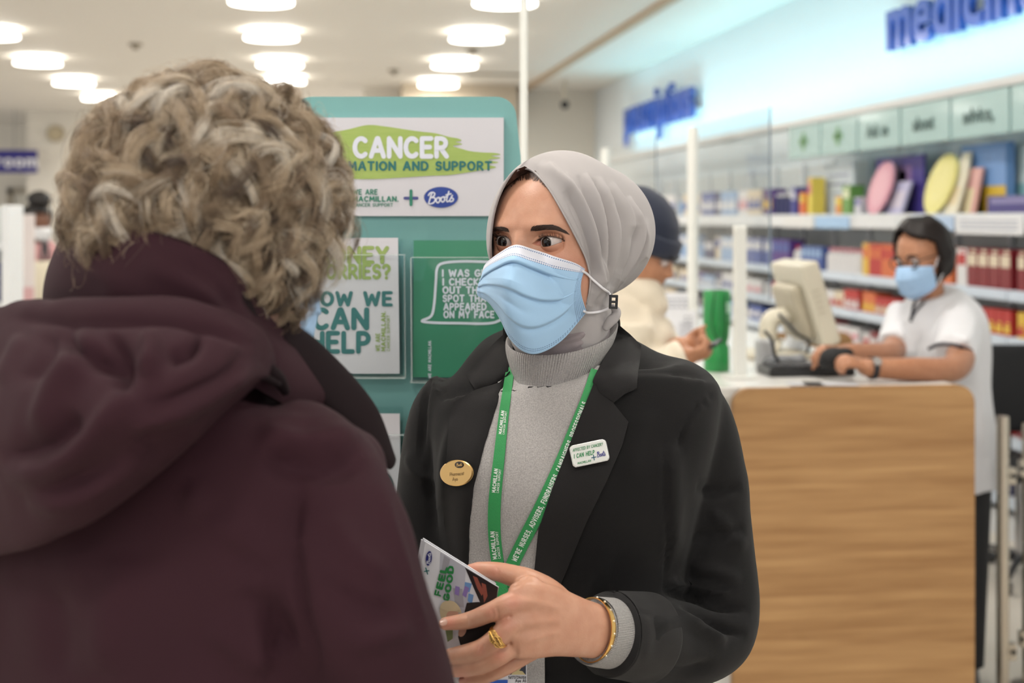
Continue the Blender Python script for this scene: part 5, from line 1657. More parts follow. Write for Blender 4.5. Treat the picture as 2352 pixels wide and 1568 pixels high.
folds(co_me, [
 ([(600, 985), (660, 1015), (730, 1022), (800, 1000), (842, 985)], .012, 28, 0), ([(640, 940), (720, 965), (800, 970)], .008, 30, 0), ([(610, 1040), (680, 1070), (760, 1075), (840, 1055)], -.010, 26, 0),
 ([(430, 1110), (470, 1190), (540, 1250), (640, 1290)], .010, 24, 0), ([(440, 1150), (500, 1230), (600, 1290)], -.008, 24, 0),
 ([(520, 1180), (600, 1230), (700, 1250)], .006, 30, 0), ([(560, 1350), (620, 1420), (650, 1500)], -.010, 26, 0), ([(480, 1430), (560, 1500), (620, 1560)], .008, 30, 0), ([(600, 1300), (590, 1400), (610, 1540)], .009, 26, 0),
 ([(680, 1110), (670, 1250), (690, 1400), (720, 1568)], -.010, 14, 0), ([(760, 1180), (820, 1270), (900, 1320)], .006, 26, 0), ([(740, 1330), (820, 1390), (930, 1420)], -.006, 24, 0), ([(800, 1480), (860, 1470), (960, 1440)], .006, 24, 0),
 ([(880, 1100), (905, 1200), (950, 1330), (1000, 1470)], .005, 16, 0), ([(300, 1280), (260, 1400), (250, 1540)], .006, 40, 0), ([(120, 1350), (150, 1450), (140, 1560)], -.006, 40, 0),
])
lumps(co_me, .006, 7, 2.2); lumps(co_me, .0022, 22, 8.0)
coat = link('coat', co_me, coat_m, cu, True)
# --- stand-up collar, open at the front on the right
def col_ring(pts, n=90):
    return catmull(np.array(pts, float), n)
def PP(l): return np.array([P(*q) for q in l])
ctop = col_ring(PP([(905, 1055, 1.33), (860, 985, 1.31), (790, 895, 1.27), (700, 800, 1.22), (620, 712, 1.165), (550, 625, 1.125), (450, 568, 1.105), (330, 538, 1.112), (215, 524, 1.155), (136, 528, 1.225), (126, 556, 1.33), (140, 640, 1.41), (260, 700, 1.45), (400, 780, 1.47)]))
cbot = col_ring(PP([(880, 1062, 1.32), (830, 1010, 1.29), (750, 950, 1.245), (690, 945, 1.20), (612, 905, 1.155), (530, 850, 1.125), (430, 800, 1.108), (310, 745, 1.108), (200, 735, 1.15), (118, 735, 1.235), (104, 760, 1.33), (110, 800, 1.42), (240, 840, 1.46), (390, 880, 1.48)]))
outr = []
cen = np.array([P(470, 700, 1.27)])[0]
rings = []
for k, t in enumerate(np.linspace(0, 1, 22)):
    b = .008 * math.sin(math.pi * t)
    m = cbot * (1 - t) + ctop * t
    away = (m - cen); away[:, 2] = 0; away /= np.linalg.norm(away, axis=1)[:, None] + 1e-9
    rings.append(m + away * (b - .006 * t))
top_out = rings[-1]
for k, t in enumerate(np.linspace(1, 0, 18)):
    m = cbot * (1 - t) + ctop * t
    away = (m - cen); away[:, 2] = 0; away /= np.linalg.norm(away, axis=1)[:, None] + 1e-9
    rings.append(m + away * (.008 * math.sin(math.pi * t) - .006 * t - .008) + (UP * .003 if k == 0 else 0))
cme = mesh('collar', *loft(rings, False, False, closed=False))
bm = bmesh.new(); bm.from_mesh(cme)
bmesh.ops.recalc_face_normals(bm, faces=bm.faces[:]); bm.to_mesh(cme); bm.free()
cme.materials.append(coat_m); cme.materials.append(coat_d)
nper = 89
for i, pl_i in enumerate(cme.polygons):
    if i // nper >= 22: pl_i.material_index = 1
folds(cme, [([(560, 650), (600, 720), (680, 800)], -.006, 16, 0), ([(200, 600), (260, 650), (240, 720)], .004, 26, 0), ([(330, 600), (420, 640), (520, 690)], .005, 30, 0), ([(420, 600), (480, 650), (560, 720)], -.004, 18, 0)])
lumps(cme, .003, 12, 4.0)
link('collar', cme, None, coat, True)
# flap at the front edge of the collar
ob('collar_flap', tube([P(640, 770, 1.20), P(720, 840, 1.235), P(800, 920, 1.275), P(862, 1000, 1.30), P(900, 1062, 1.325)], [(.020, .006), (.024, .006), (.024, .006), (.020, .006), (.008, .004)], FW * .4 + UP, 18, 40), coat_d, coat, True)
# --- hood lying on the shoulders
def hood_pt(a):
    return P(*a)
hr = []
prof_in = PP([(-215, 830, 1.40), (-120, 760, 1.30), (20, 712, 1.20), (140, 700, 1.125), (280, 694, 1.085), (420, 702, 1.075), (520, 718, 1.085), (590, 748, 1.105), (630, 800, 1.14), (640, 850, 1.17)])
prof_mid = PP([(-228, 890, 1.40), (-170, 930, 1.26), (-20, 930, 1.12), (110, 930, 1.035), (250, 920, 1.000), (380, 905, .995), (470, 885, 1.015), (550, 868, 1.050), (606, 862, 1.105), (636, 868, 1.155)])
prof_low = PP([(-228, 960, 1.40), (-170, 1170, 1.24), (-30, 1200, 1.11), (90, 1190, 1.045), (210, 1140, 1.020), (320, 1075, 1.020), (420, 1000, 1.040), (510, 935, 1.075), (590, 885, 1.125), (632, 874, 1.165)])
prof_bot = PP([(-224, 985, 1.40), (-170, 1290, 1.24), (-20, 1288, 1.135), (80, 1272, 1.085), (190, 1225, 1.065), (300, 1150, 1.062), (405, 1060, 1.078), (505, 965, 1.105), (588, 895, 1.145), (630, 876, 1.172)])
prof_und = PP([(-216, 965, 1.41), (-170, 1240, 1.27), (-20, 1235, 1.175), (80, 1215, 1.13), (190, 1170, 1.11), (300, 1100, 1.11), (405, 1020, 1.12), (500, 945, 1.14), (580, 890, 1.165), (625, 872, 1.18)])
prof_in2 = PP([(-206, 840, 1.41), (-110, 790, 1.33), (30, 750, 1.24), (140, 745, 1.17), (280, 740, 1.135), (420, 745, 1.125), (515, 755, 1.13), (580, 780, 1.145), (615, 815, 1.165), (625, 850, 1.18)])
keys = [prof_in2, prof_in, prof_mid, prof_low, prof_bot, prof_und]
kk = np.array([catmull(q, 130) for q in keys])
hs = np.stack([catmull(kk[:, j], 110) for j in range(130)], 1)
hme = mesh('hood', *loft(list(hs), False, False, closed=False))
bm = bmesh.new(); bm.from_mesh(hme); bmesh.ops.recalc_face_normals(bm, faces=bm.faces[:]); bm.to_mesh(hme); bm.free()
no_ = get_no(hme); 
if (no_ * (CAM - get_co(hme))).sum() < 0: hme.flip_normals()
folds(hme, [
 ([(20, 735), (180, 742), (340, 738), (500, 760), (590, 800)], -.012, 12, 0), ([(30, 712), (200, 702), (380, 700), (540, 726)], .006, 14, 0),
 ([(150, 745), (170, 800), (230, 830), (300, 835)], -.018, 20, 0), ([(120, 760), (110, 830), (60, 890)], -.014, 18, 0), ([(210, 760), (190, 820), (130, 900), (90, 1000)], .013, 24, 0), ([(255, 770), (290, 830), (270, 900)], -.014, 16, 0), ([(60, 770), (30, 830), (0, 880)], .012, 22, 0),
 ([(575, 800), (520, 860), (430, 905), (330, 935)], -.008, 16, 0), ([(600, 830), (530, 890), (420, 945), (300, 990)], .010, 26, 0),
 ([(300, 900), (220, 1000), (130, 1070), (20, 1090)], .014, 30, 0), ([(420, 960), (330, 1030), (220, 1090), (100, 1120)], -.008, 26, 0), ([(180, 950), (120, 1020), (20, 1050)], -.012, 24, 0), ([(60, 1150), (150, 1150), (250, 1100), (350, 1030)], .008, 30, 0),
 ([(470, 770), (440, 810), (380, 830)], -.010, 14, 0), ([(340, 770), (350, 820), (330, 860)], .010, 18, 0),
])
lumps(hme, .006, 9, 6.0); lumps(hme, .0018, 28, 3.0)
hood = link('hood', hme, coat_m, coat, True)
ob('hood_toggle', join([tube([P(600, 838, 1.135), P(618, 850, 1.14), P(640, 872, 1.15), P(655, 898, 1.16)], [.0045, .006, .006, .004], n=12, m=16, round_ends=True), tube([P(585, 862, 1.12), P(612, 868, 1.13), P(640, 882, 1.145)], [.003] * 3, n=8, m=12)]), coat_d, coat, True)
# trousers and shoes, below the picture
b0 = P(390, 2450, 1.25)
for s in (-1, 1):
    hip = b0 + SH * .095 * s
    fx = np.array([hip[0], hip[1], 0])
    ob('trouser_leg', tube([hip + UP * .05, hip * np.array([1, 1, .6]), fx + UP * .03], [(.09, .095), (.075, .08), (.06, .065)], RT, 24, 20), tro, cu, True)
    fwd = FW * .75 + RT * .66
    ob('shoe', tube([fx + UP * .035 - fwd * .07, fx + UP * .04, fx + UP * .03 + fwd * .12, fx + UP * .02 + fwd * .17], [(.035, .033), (.042, .04), (.04, .03), (.03, .02)], SH, 20, 20, round_ends=True), M('black leather', (20, 20, 20), .35), cu, True)
# --- face mask, seen at the far side of the cheek
pts, fcs, uv = mask_patch(CF, 'face_mask', cu)
v, f = xf((pts, fcs), CF)
mo = ob('face_mask', (v, f), M('mask blue plain', (168, 202, 238), .75, bump=(1500, .15)), cu, True)
mo.modifiers.new('thickness', 'SOLIDIFY').thickness = .0012
for s in (-1, 1):
    ob('ear_loop', tube([loc(CF, (s * .064, -.034, -.040)), loc(CF, (s * .074, -.010, -.012)), loc(CF, (s * .080, .020, .012)), loc(CF, (s * .084, .030, -.010)), loc(CF, (s * .078, .010, -.040)), loc(CF, (s * .064, -.034, -.085))], [.0014] * 6, n=8, m=30), white_el, mo, True)

# --- curly hair: locks of many strands
def hair_mat(name, ramp, rough=.38):
    m = bpy.data.materials.new(name); m.use_nodes = True
    nt = m.node_tree; b = nt.nodes['Principled BSDF']
    b.inputs['Roughness'].default_value = rough
    b.inputs['Specular IOR Level'].default_value = .6
    at = nt.nodes.new('ShaderNodeAttribute'); at.attribute_name = 'tint'
    cr = nt.nodes.new('ShaderNodeValToRGB')
    while len(cr.color_ramp.elements) < len(ramp): cr.color_ramp.elements.new(.5)
    for e_, (p_, c_) in zip(cr.color_ramp.elements, ramp):
        e_.position = p_; e_.color = lin(c_)
    nt.links.new(at.outputs['Fac'], cr.inputs[0]); nt.links.new(cr.outputs[0], b.inputs['Base Color'])
    return m
def make_hair(name, strands, radius, tints, mat, parent):
    """strands: list of (k,3) arrays in world space"""
    hc = bpy.data.hair_curves.new(name)
    sizes = [len(s) for s in strands]
    hc.add_curves(sizes)
    allp = np.vstack(strands).astype(np.float32)
    hc.position_data.foreach_set('vector', allp.ravel())
    ra = hc.attributes.new('radius', 'FLOAT', 'POINT') if 'radius' not in hc.attributes else hc.attributes['radius']
    rad = np.concatenate([radius * np.linspace(1, .45, n) for n in sizes]).astype(np.float32)
    ra.data.foreach_set('value', rad)
    ta = hc.attributes.new('tint', 'FLOAT', 'CURVE')
    ta.data.foreach_set('value', np.array(tints, np.float32))
    hc.materials.append(mat)
    o = bpy.data.objects.new(name, hc); COL.objects.link(o)
    if parent is not None:
        o.parent = parent; o.matrix_parent_inverse = PARENT_INV(parent)
    return o
hair_m = hair_mat('greying blonde hair', [(0, (66, 50, 38)), (.28, (122, 100, 78)), (.55, (172, 149, 122)), (.82, (212, 194, 168)), (1, (230, 222, 210))])
o_, ax_, ay_, az_ = CF
RC = np.stack([ax_, ay_, az_], 1)
strands, tints = [], []
hr_rng = np.random.default_rng(11)
def rand_dir():
    v = hr_rng.normal(size=3); return v / np.linalg.norm(v)
n_lock = 0
SR = np.array([.078, .092, .092]); SCn = np.array([0, .010, .018])
npt = 28
tt = np.linspace(0, 1, npt)
while n_lock < 820:
    d = rand_dir()                                   # head space: -y is the face
    if d[2] < -.72: continue
    if d[1] < -.30 and d[2] < .45 + .3 * max(0, 1 - abs(d[0]) * 1.4): continue
    if d[1] < -.12 and d[2] < -.15: continue
    if d[0] > -.35 and d[2] < -.30: continue
    if d[0] < -.45 and d[1] < .35 and d[2] < .05 and hr_rng.random() < .55: continue
    n_lock += 1
    root = SCn + d * SR * .98
    L = hr_rng.uniform(.12, .19) * (1 - .2 * max(0, d[2]))
    outw = d.copy(); outw[2] += .25; outw /= np.linalg.norm(outw)
    side = np.cross(d, [0, 0, 1]); side /= np.linalg.norm(side) + 1e-6
    swirl = hr_rng.normal() * 1.0
    pos = root.copy(); path = []
    vel = outw + side * swirl * .5
    hull = .018 + .015 * hr_rng.random()
    for t in tt:
        g = np.array([0, 0, -1.0]) * (.15 + 1.5 * t)
        vel = vel * .80 + .20 * (g + d * (.9 - 1.3 * t) + side * swirl * (1 - t))
        vel /= np.linalg.norm(vel)
        pos = pos + vel * (L / npt)
        q = (pos - SCn) / (SR + hull); rr = np.linalg.norm(q)
        if rr > 1: pos = SCn + (SR + hull) * q / rr
        q2 = (pos - SCn) / (SR + .004); r2_ = np.linalg.norm(q2)
        if r2_ < 1 and t > .15: pos = SCn + (SR + .004) * q2 / r2_
        path.append(pos.copy())
    path = np.array(path)
    T = np.gradient(path, axis=0); T /= np.linalg.norm(T, axis=1)[:, None]
    A = np.cross(T, d); A /= np.linalg.norm(A, axis=1)[:, None] + 1e-6
    B = np.cross(T, A)
    turns = hr_rng.uniform(1.0, 2.5); phase = hr_rng.uniform(0, 6.28); cr_ = hr_rng.uniform(.007, .015); hand_ = hr_rng.choice([-1, 1])
    ang = phase + hand_ * turns * 2 * math.pi * tt ** .85
    amp = cr_ * smooth01(tt / .22)
    base_t = np.clip(.43 + .14 * d[2] + .27 * hr_rng.normal(), 0, 1)
    ns = int(hr_rng.integers(48, 84))
    o1, o2, ph2 = hr_rng.normal(size=(3, ns, 1)); ph2 = ph2 * .22
    spread = ((.0032 + .0014 * np.sin(tt * 3)) * (1 - .6 * tt))[None]
    fly = np.where(hr_rng.random((ns, 1)) < .06, .012, .0015)
    rd = hr_rng.normal(size=(ns, 3)); rd /= np.linalg.norm(rd, axis=1)[:, None]
    c2 = path[None] + A[None] * ((np.cos(ang + ph2) * amp * (1 + .10 * o1)) + o1 * spread)[..., None] + B[None] * ((np.sin(ang + ph2) * amp * (1 + .10 * o2)) + o2 * spread)[..., None]
    c2 = c2 + rd[:, None, :] * (smooth01(tt)[None] * fly)[..., None]
    c2 = o_ + c2 @ RC.T
    zmin = (-.018 if d[0] > -.35 else -.062) - .012 * hr_rng.random()
    below = np.nonzero(path[:, 2] < zmin)[0]
    cut = max(7, below[0]) if len(below) else npt
    kp = np.minimum((npt * hr_rng.uniform(.78, 1.0, ns)).astype(int), cut - hr_rng.integers(0, 3, ns))
    strands += [c2[k, :kp[k]] for k in range(ns)]
    tints += list(np.clip(base_t + .10 * hr_rng.normal(size=ns), 0, 1))
# loose flyaway hairs round the outline
for _ in range(1100):
    d = rand_dir()
    if d[2] < -.45 or (d[1] < -.3 and d[2] < .4): continue
    root = SCn + d * (SR + .014)
    npt = 22; tt = np.linspace(0, 1, npt)
    e1_ = np.cross(d, rand_dir()); e1_ /= np.linalg.norm(e1_); e2_ = np.cross(d, e1_)
    R_ = hr_rng.uniform(.008, .024); turns = hr_rng.uniform(.4, 1.1); L = hr_rng.uniform(.008, .036)
    c2 = root + d * (L * np.sin(tt * 2.2))[:, None] + (e1_ * (np.cos(turns * 6.28 * tt) - 1)[:, None] + e2_ * np.sin(turns * 6.28 * tt)[:, None]) * R_ * tt[:, None] ** .6
    strands.append(o_ + c2 @ RC.T); tints.append(np.clip(.6 + .2 * hr_rng.normal(), 0, 1))
hair = make_hair('curly_hair', strands, .00017, tints, hair_m, cu)
tag(hair, 'curly greying blonde hair')
# dark roots close to the scalp
cap_v, cap_f = ellipsoid((0, 0, 0), (1, 1, 1), nu=60, nv=40)
cv = np.array(cap_v)
keep = ~((cv[:, 1] < -.30) & (cv[:, 2] < .42)) & ~((cv[:, 1] < -.05) & (cv[:, 2] < -.2)) & (cv[:, 2] > -.75)
cap_f = [q for q in cap_f if all(keep[i] for i in q)]
cv = SCn + cv * (SR + .004)
ob('hair_roots', xf((cv, cap_f), CF), M('hair roots', (96, 76, 58), .8, bump=(300, .6), var=(80, .7), rgb2=(66, 50, 38)), cu, True)
# ================================================================== teal leaflet stand
SD = 2.16
st_o = P(925, 500, SD)
stand = empty('leaflet_stand', (st_o[0], st_o[1], 0), 'tall teal leaflet stand with clear pockets between the two women', 'display stand')
teal = M('teal laminate', (122, 176, 174), .42, coat=.15, bump=(400, .03))
edge_m = M('stand edge', (96, 150, 144), .5)
def F2(d): return lambda x, y: P(x, y, d)
# board outline in picture units at the stand's distance, flaring towards the floor
zfl = HY + CAMZ / SD * FPX
out = [(640, zfl - 90), (660, 360), (676, 262)]
for a in np.linspace(180, 270, 9): out.append((716 + 40 * math.cos(math.radians(a)), 262 + 40 * math.sin(math.radians(a))))
for a in np.linspace(270, 350, 9): out.append((1140 + 46 * math.cos(math.radians(a)), 268 + 46 * math.sin(math.radians(a))))
out += [(1196, 360), (1212, 700), (1240, zfl - 90)]
out.pop(2)
no_b = len(out)
v = [P(x, y, SD) for x, y in out] + [P(x, y, SD) + FW * .018 for x, y in out]
f = [tuple(range(no_b)), tuple(range(2 * no_b - 1, no_b - 1, -1))] + [(i, (i + 1) % no_b, (i + 1) % no_b + no_b, i + no_b) for i in range(no_b)]
me = mesh('board', v, f); bm = bmesh.new(); bm.from_mesh(me); bmesh.ops.recalc_face_normals(bm, faces=bm.faces[:]); bm.to_mesh(me); bm.free()
link('board', me, teal, stand)
c0 = P(940, zfl, SD); c0[2] = 0
ob('foot', xf(rbox(-.24, .24, -.18, .20, 0, .06, .01), cam_frame(c0)), edge_m, stand)
# header card
hd_ = empty('header_card', P(915, 383, SD - .004), 'white header card with green brush stroke and CANCER lettering on the teal stand', 'sign')
def card_box(x0, y0, x1, y1, d, th):
    a = [P(x0, y0, d), P(x1, y0, d), P(x1, y1, d), P(x0, y1, d)]
    return a + [p + FW * th for p in a], [(0, 3, 2, 1), (4, 5, 6, 7), (0, 1, 5, 4), (1, 2, 6, 5), (2, 3, 7, 6), (3, 0, 4, 7)]
wc = M('white glossy card', (216, 214, 220), .35, coat=.25)
ob('card', card_box(676, 270, 1157, 496, SD - .008, .007), wc, hd_)
brush = M('brush green', (160, 184, 96), .5, var=(30, .5), rgb2=(178, 196, 112), stretch=(1, 1, 8))
bp = [(700, 345), (745, 310), (800, 297), (845, 287), (890, 291), (930, 297), (965, 302), (1000, 306), (1030, 314), (1052, 318), (1060, 323), (1046, 326), (1062, 331), (1040, 335), (1058, 341), (1080, 347), (1110, 350), (1135, 351), (1150, 355), (1128, 358), (1150, 363), (1120, 367), (1146, 373), (1118, 377), (1140, 384), (1110, 390), (1075, 396), (1030, 402), (980, 404), (920, 408), (860, 411), (800, 410), (740, 404), (705, 385)]
print_on('brush_stroke', [poly2d(spline_poly(bp, 4)[::3])], F2(SD - .0086), brush, hd_)
print_on('lettering', [text_fit('CANCER', 815, 359, 1026, 41, .27, .04)], F2(SD - .0092), M('print white', (225, 228, 240), .4), hd_)
tealink = M('print teal', (38, 112, 112), .45)
print_on('lettering', [text_fit('INFORMATION AND SUPPORT', 716, 390, 1128, 18, .26, .10)], F2(SD - .0092), tealink, hd_)
print_on('lettering', [text_fit('WE ARE', 811, 446, 866, 10.5, .24, .12), text_fit('MACMILLAN.', 810, 462, 914, 10.5, .26, .12), text_fit('CANCER SUPPORT', 810, 474, 902, 7, .19, .12)], F2(SD - .0092), M('print green', (44, 128, 104), .45), hd_)
print_on('plus_sign', [stroke2d([(930, 455), (958, 455)], 7)], F2(SD - .0090), M('print violet', (74, 80, 140), .45), hd_)
print_on('plus_sign', [stroke2d([(944, 438), (944, 470)], 7)], F2(SD - .0093), M('print green', (44, 128, 104), .45), hd_)
print_on('logo_oval', [oval2d(1013, 453, 39, 24, 48)], F2(SD - .0090), M('logo oval blue', (44, 70, 152), .45), hd_)
print_on('logo_script', [script2d(1013, 453, 58, 26, 3.2, .10)], F2(SD - .0094), M('print white', (225, 228, 240), .4), hd_)

clear = clear_mat('clear acrylic', (251, 253, 253), .03)
edge_hl = M('acrylic edge highlight', (226, 238, 236), .15)  # milky white put into the edges to imitate highlights on the acrylic
edge_hl.node_tree.nodes['Principled BSDF'].inputs['Alpha'].default_value = .38
def pocket(x0, y0, x1, y1, label, lipy, group='clear leaflet pockets on the teal stand'):
    """open-topped acrylic leaflet holder: back plate, front plate, sides, floor"""
    e = empty('leaflet_pocket', P((x0 + x1) / 2, y1, SD - .02), label, 'leaflet holder', group)
    db, df = SD - .004, SD - .034
    ob('back_plate', card_box(x0, y0, x1, y1, db - .0025, .0025), clear, e)
    ob('front_plate', card_box(x0 - 2, lipy, x1 + 6, y1 + 6, df, .0025), clear, e)
    for x in (x0 - 4, x1 + 2):
        a = [P(x, lipy, df), P(x, lipy, db), P(x + 2, y1 + 6, db), P(x + 2, y1 + 6, df)]
        ob('side_plate', (a + [p + RT * .0022 for p in a], [(0, 1, 2, 3), (7, 6, 5, 4), (0, 4, 5, 1), (1, 5, 6, 2), (2, 6, 7, 3), (3, 7, 4, 0)]), edge_hl, e)
    a = [P(x0 - 4, y1 + 4, df), P(x1 + 5, y1 + 4, df), P(x1 + 5, y1, db), P(x0 - 4, y1, db)]
    ob('floor_plate', (a + [p - UP * .0025 for p in a], [(3, 2, 1, 0), (4, 5, 6, 7), (0, 1, 5, 4), (1, 2, 6, 5), (2, 3, 7, 6), (3, 0, 4, 7)]), edge_hl, e)
    ob('lip_highlight', card_box(x0 - 2, lipy - 2, x1 + 6, lipy, df - .0004, .0032), edge_hl, e)  # pale strip added to draw the highlight along the front plate's rim
    return e
pocket(700, 548, 925, 862, 'clear acrylic pocket holding the white money worries booklet', 586)
pocket(946, 550, 1176, 872, 'clear acrylic pocket holding the green booklet beside the scarf', 592)
pocket(700, 934, 925, 1250, 'clear acrylic pocket lower left behind the maroon coat', 1000)
pocket(946, 934, 1176, 1250, 'clear acrylic pocket lower right behind the black blazer', 1000)
# booklets
def booklet(x0, y0, x1, y1, d, col, label, dx=4):
    a = [P(x0, y0, d + .006), P(x1, y0, d + .006), P(x1 + dx, y1, d), P(x0 - 2, y1, d)]
    o = ob('booklet', (a + [p + FW * .004 for p in a], [(0, 3, 2, 1), (4, 5, 6, 7), (0, 1, 5, 4), (1, 2, 6, 5), (2, 3, 7, 6), (3, 0, 4, 7)]), col)
    tag(o, label, 'booklet', 'booklets in the pockets of the teal stand')
    def fn(off):
        return plane_fn(a[0], a[1], a[2], off)
    return o, fn
bk, fn = booklet(697, 546, 914, 858, SD - .028, wc, 'white money worries booklet in the upper left pocket')
lime = M('print lime', (152, 174, 100), .5)
print_on('lettering', [text_fit('MONEY', 722, 602, 889, 33, .27, .05), text_fit('WORRIES?', 716, 638, 894, 29, .26, .05)], fn(.0006), lime, bk)
print_on('lettering', [text_fit('HOW WE', 708, 700, 898, 28, .27, .08), text_fit('CAN', 722, 753, 842, 42, .26, .06), text_fit('HELP', 714, 807, 846, 42, .26, .06)], fn(.0006), M('print deep teal', (60, 120, 120), .5), bk)
vb = BVHTree.FromPolygons([Vector(fn(.0006)(x, y)) for x, y in ((400, 300), (1400, 300), (1400, 1300), (400, 1300))], [(0, 1, 2, 3)])
ob('lettering', text_path('WE ARE', [(872, 806), (872, 780), (872, 764)], 8.5, .24, vb, .0002, 40), lime, bk)
ob('lettering', text_path('MACMILLAN.', [(885, 806), (885, 760), (885, 714)], 8.5, .27, vb, .0002, 90), lime, bk)
ob('lettering', text_path('CANCER SUPPORT', [(895, 806), (895, 760), (895, 722)], 6, .18, vb, .0002, 82), lime, bk)
green_c = M('booklet green', (62, 138, 108), .4, coat=.25)
bk, fn = booklet(950, 552, 1172, 866, SD - .028, green_c, 'green booklet with white speech bubble in the pocket beside the scarf')
wpr = M('print white', (225, 228, 240), .4)
bub = [(1116, 601), (1060, 600), (1018, 604), (1004, 616), (1001, 650), (997, 700), (990, 726), (969, 737), (1000, 741), (1060, 742), (1110, 743), (1142, 738), (1158, 720), (1160, 660), (1158, 612), (1146, 602), (1116, 601)]
print_on('speech_bubble', [stroke2d(q, 6) for q in [catmull(bub, 60).tolist()]], fn(.0006), wpr, bk)
lines = [('I WAS GLAD', 1017, 634, 1146), ('I CHECKED', 1018, 654, 1126), ('OUT THE', 1018, 673, 1108), ('SPOT THAT', 1018, 692, 1128), ('APPEARED', 1020, 711, 1116), ('ON MY FACE', 1020, 729, 1134)]
print_on('lettering', [text_fit(s, x0, y, x1, 14, .27, .08) for s, x0, y, x1 in lines], fn(.0006), wpr, bk)
vb = BVHTree.FromPolygons([Vector(fn(.0006)(x, y)) for x, y in ((400, 300), (1400, 300), (1400, 1300), (400, 1300))], [(0, 1, 2, 3)])
ob('lettering', text_path('WE ARE MACMILLAN.', [(990, 868), (990, 830), (990, 780)], 6, .24, vb, .0002, 86), wpr, bk)
bk, fn = booklet(697, 950, 918, 1250, SD - .028, wc, 'white booklet with lime lettering and teal shape in the lower left pocket')
print_on('lettering', [text_fit('SUPPORT FROM', 720, 1018, 868, 15, .26, .08), text_fit('TEAM', 800, 1046, 868, 15, .26, .08)], fn(.0006), lime, bk)
print_on('teal_shape', [oval2d(878, 1118, 26, 34)], fn(.0006), M('print deep teal', (60, 120, 120), .5), bk)
bk, fn = booklet(950, 950, 1172, 1250, SD - .028, wc, 'white booklet in the lower right pocket behind the black blazer')
# ================================================================== shop fittings on the right
SX = 3.38                      # front of the wall shelving
shelf_w = M('white shelf steel', (232, 234, 236), .4)
rail_m = M('pale blue ticket rail', (214, 226, 240), .35)
back_m = M('shelf back panel', (206, 210, 208), .6)
BW = .667
SHELF_Z = [1.62, 1.24, 1.01, .80, .52, .22]
bay_meshes = {}
def bm_share(key, vf, mat):
    if key not in bay_meshes:
        me = mesh(key, *vf); me.materials.append(mat); bay_meshes[key] = me
    return bay_meshes[key]
def inst(name, me, parent, loc=(0, 0, 0)):
    o = bpy.data.objects.new(name, me); COL.objects.link(o); o.parent = parent; o.location = loc
    return o
ORD = ['first', 'second', 'third', 'fourth', 'fifth', 'sixth', 'seventh', 'eighth', 'ninth', 'tenth', 'eleventh', 'twelfth', 'thirteenth', 'fourteenth', 'fifteenth', 'sixteenth', 'seventeenth']
BAY0 = 5.95
NB = 16
for b in range(NB):
    y = BAY0 + BW * b
    e = empty('shelf_bay', (SX, y, 0), f'white wall shelf bay, {ORD[b]} from the right edge of the picture', 'shelf unit', 'wall shelf bays')
    inst('back_panel', bm_share('bay_back', box(WX - SX - .04, WX - SX - .005, .004, BW - .004, .1, 2.0), back_m), e)
    inst('plinth', bm_share('bay_plinth', box(.03, WX - SX - .005, .002, BW - .002, 0, .12), shelf_w), e)
    inst('upright', bm_share('bay_upright', box(WX - SX - .07, WX - SX - .04, .004, .03, .1, 2.02), shelf_w), e)
    for k, z in enumerate(SHELF_Z):
        s = inst('shelf', bm_share('bay_shelf', rbox(.0, WX - SX - .05, .004, BW - .004, -.03, 0, .004), shelf_w), e, (0, 0, z))
        inst('ticket_rail', bm_share('rail0' if k == 0 else 'rail', rbox(-.012, .002, .006, BW - .006, -.085 if k == 0 else -.05, .004, .003), shelf_w if k == 0 else rail_m), s)
# header panels over the first six bays
head_m = M('pale mint header', (170, 202, 200), .4, coat=.3)
head_t = M('header lettering', (96, 120, 116), .5)
texts = ['advice', 'advice,', 'about', 'Ask us', '+', '+']
hlab = ['pale mint header panel at the right edge of the picture', 'pale mint header panel reading advice', 'pale mint header panel reading about', 'pale mint header panel reading Ask us', 'pale mint header panel with a green cross, beside the Ask us panel', 'leftmost pale mint header panel with a green cross, beside the clear screen']
def wallmap(verts, y_start, z0, x):
    """letters laid along the right-hand wall: run towards the camera (-y), face the aisle (-x)"""
    return np.stack([x + verts[:, 1], y_start - verts[:, 0], z0 + verts[:, 2]], 1)
for b in range(6):
    y = BAY0 + BW * b
    e = empty('header_sign', (SX + .02, y + BW / 2, 2.02), hlab[b], 'sign', 'mint header panels')
    ob('panel', rbox(SX + .005, SX + .03, y + .012, y + BW - .012, 2.02, 2.25, .004), head_m, e)
    ob('bracket', box(SX + .03, WX, y + .32, y + .345, 2.05, 2.08), shelf_w, e)
    if texts[b] == '+':
        cy = y + BW / 2
        ob('cross', join([box(SX - .001, SX + .004, cy - .022, cy + .022, 2.075, 2.195), box(SX - .001, SX + .004, cy - .075, cy + .075, 2.115, 2.155)]), M('cross green', (118, 168, 112), .5), e)
    else:
        L, w = font_mesh(texts[b], .115, .004, .002)
        for l in L: ob('letter', (wallmap(l[1], y + BW / 2 + w / 2, 2.095, SX + .001), l[2]), head_t, e)
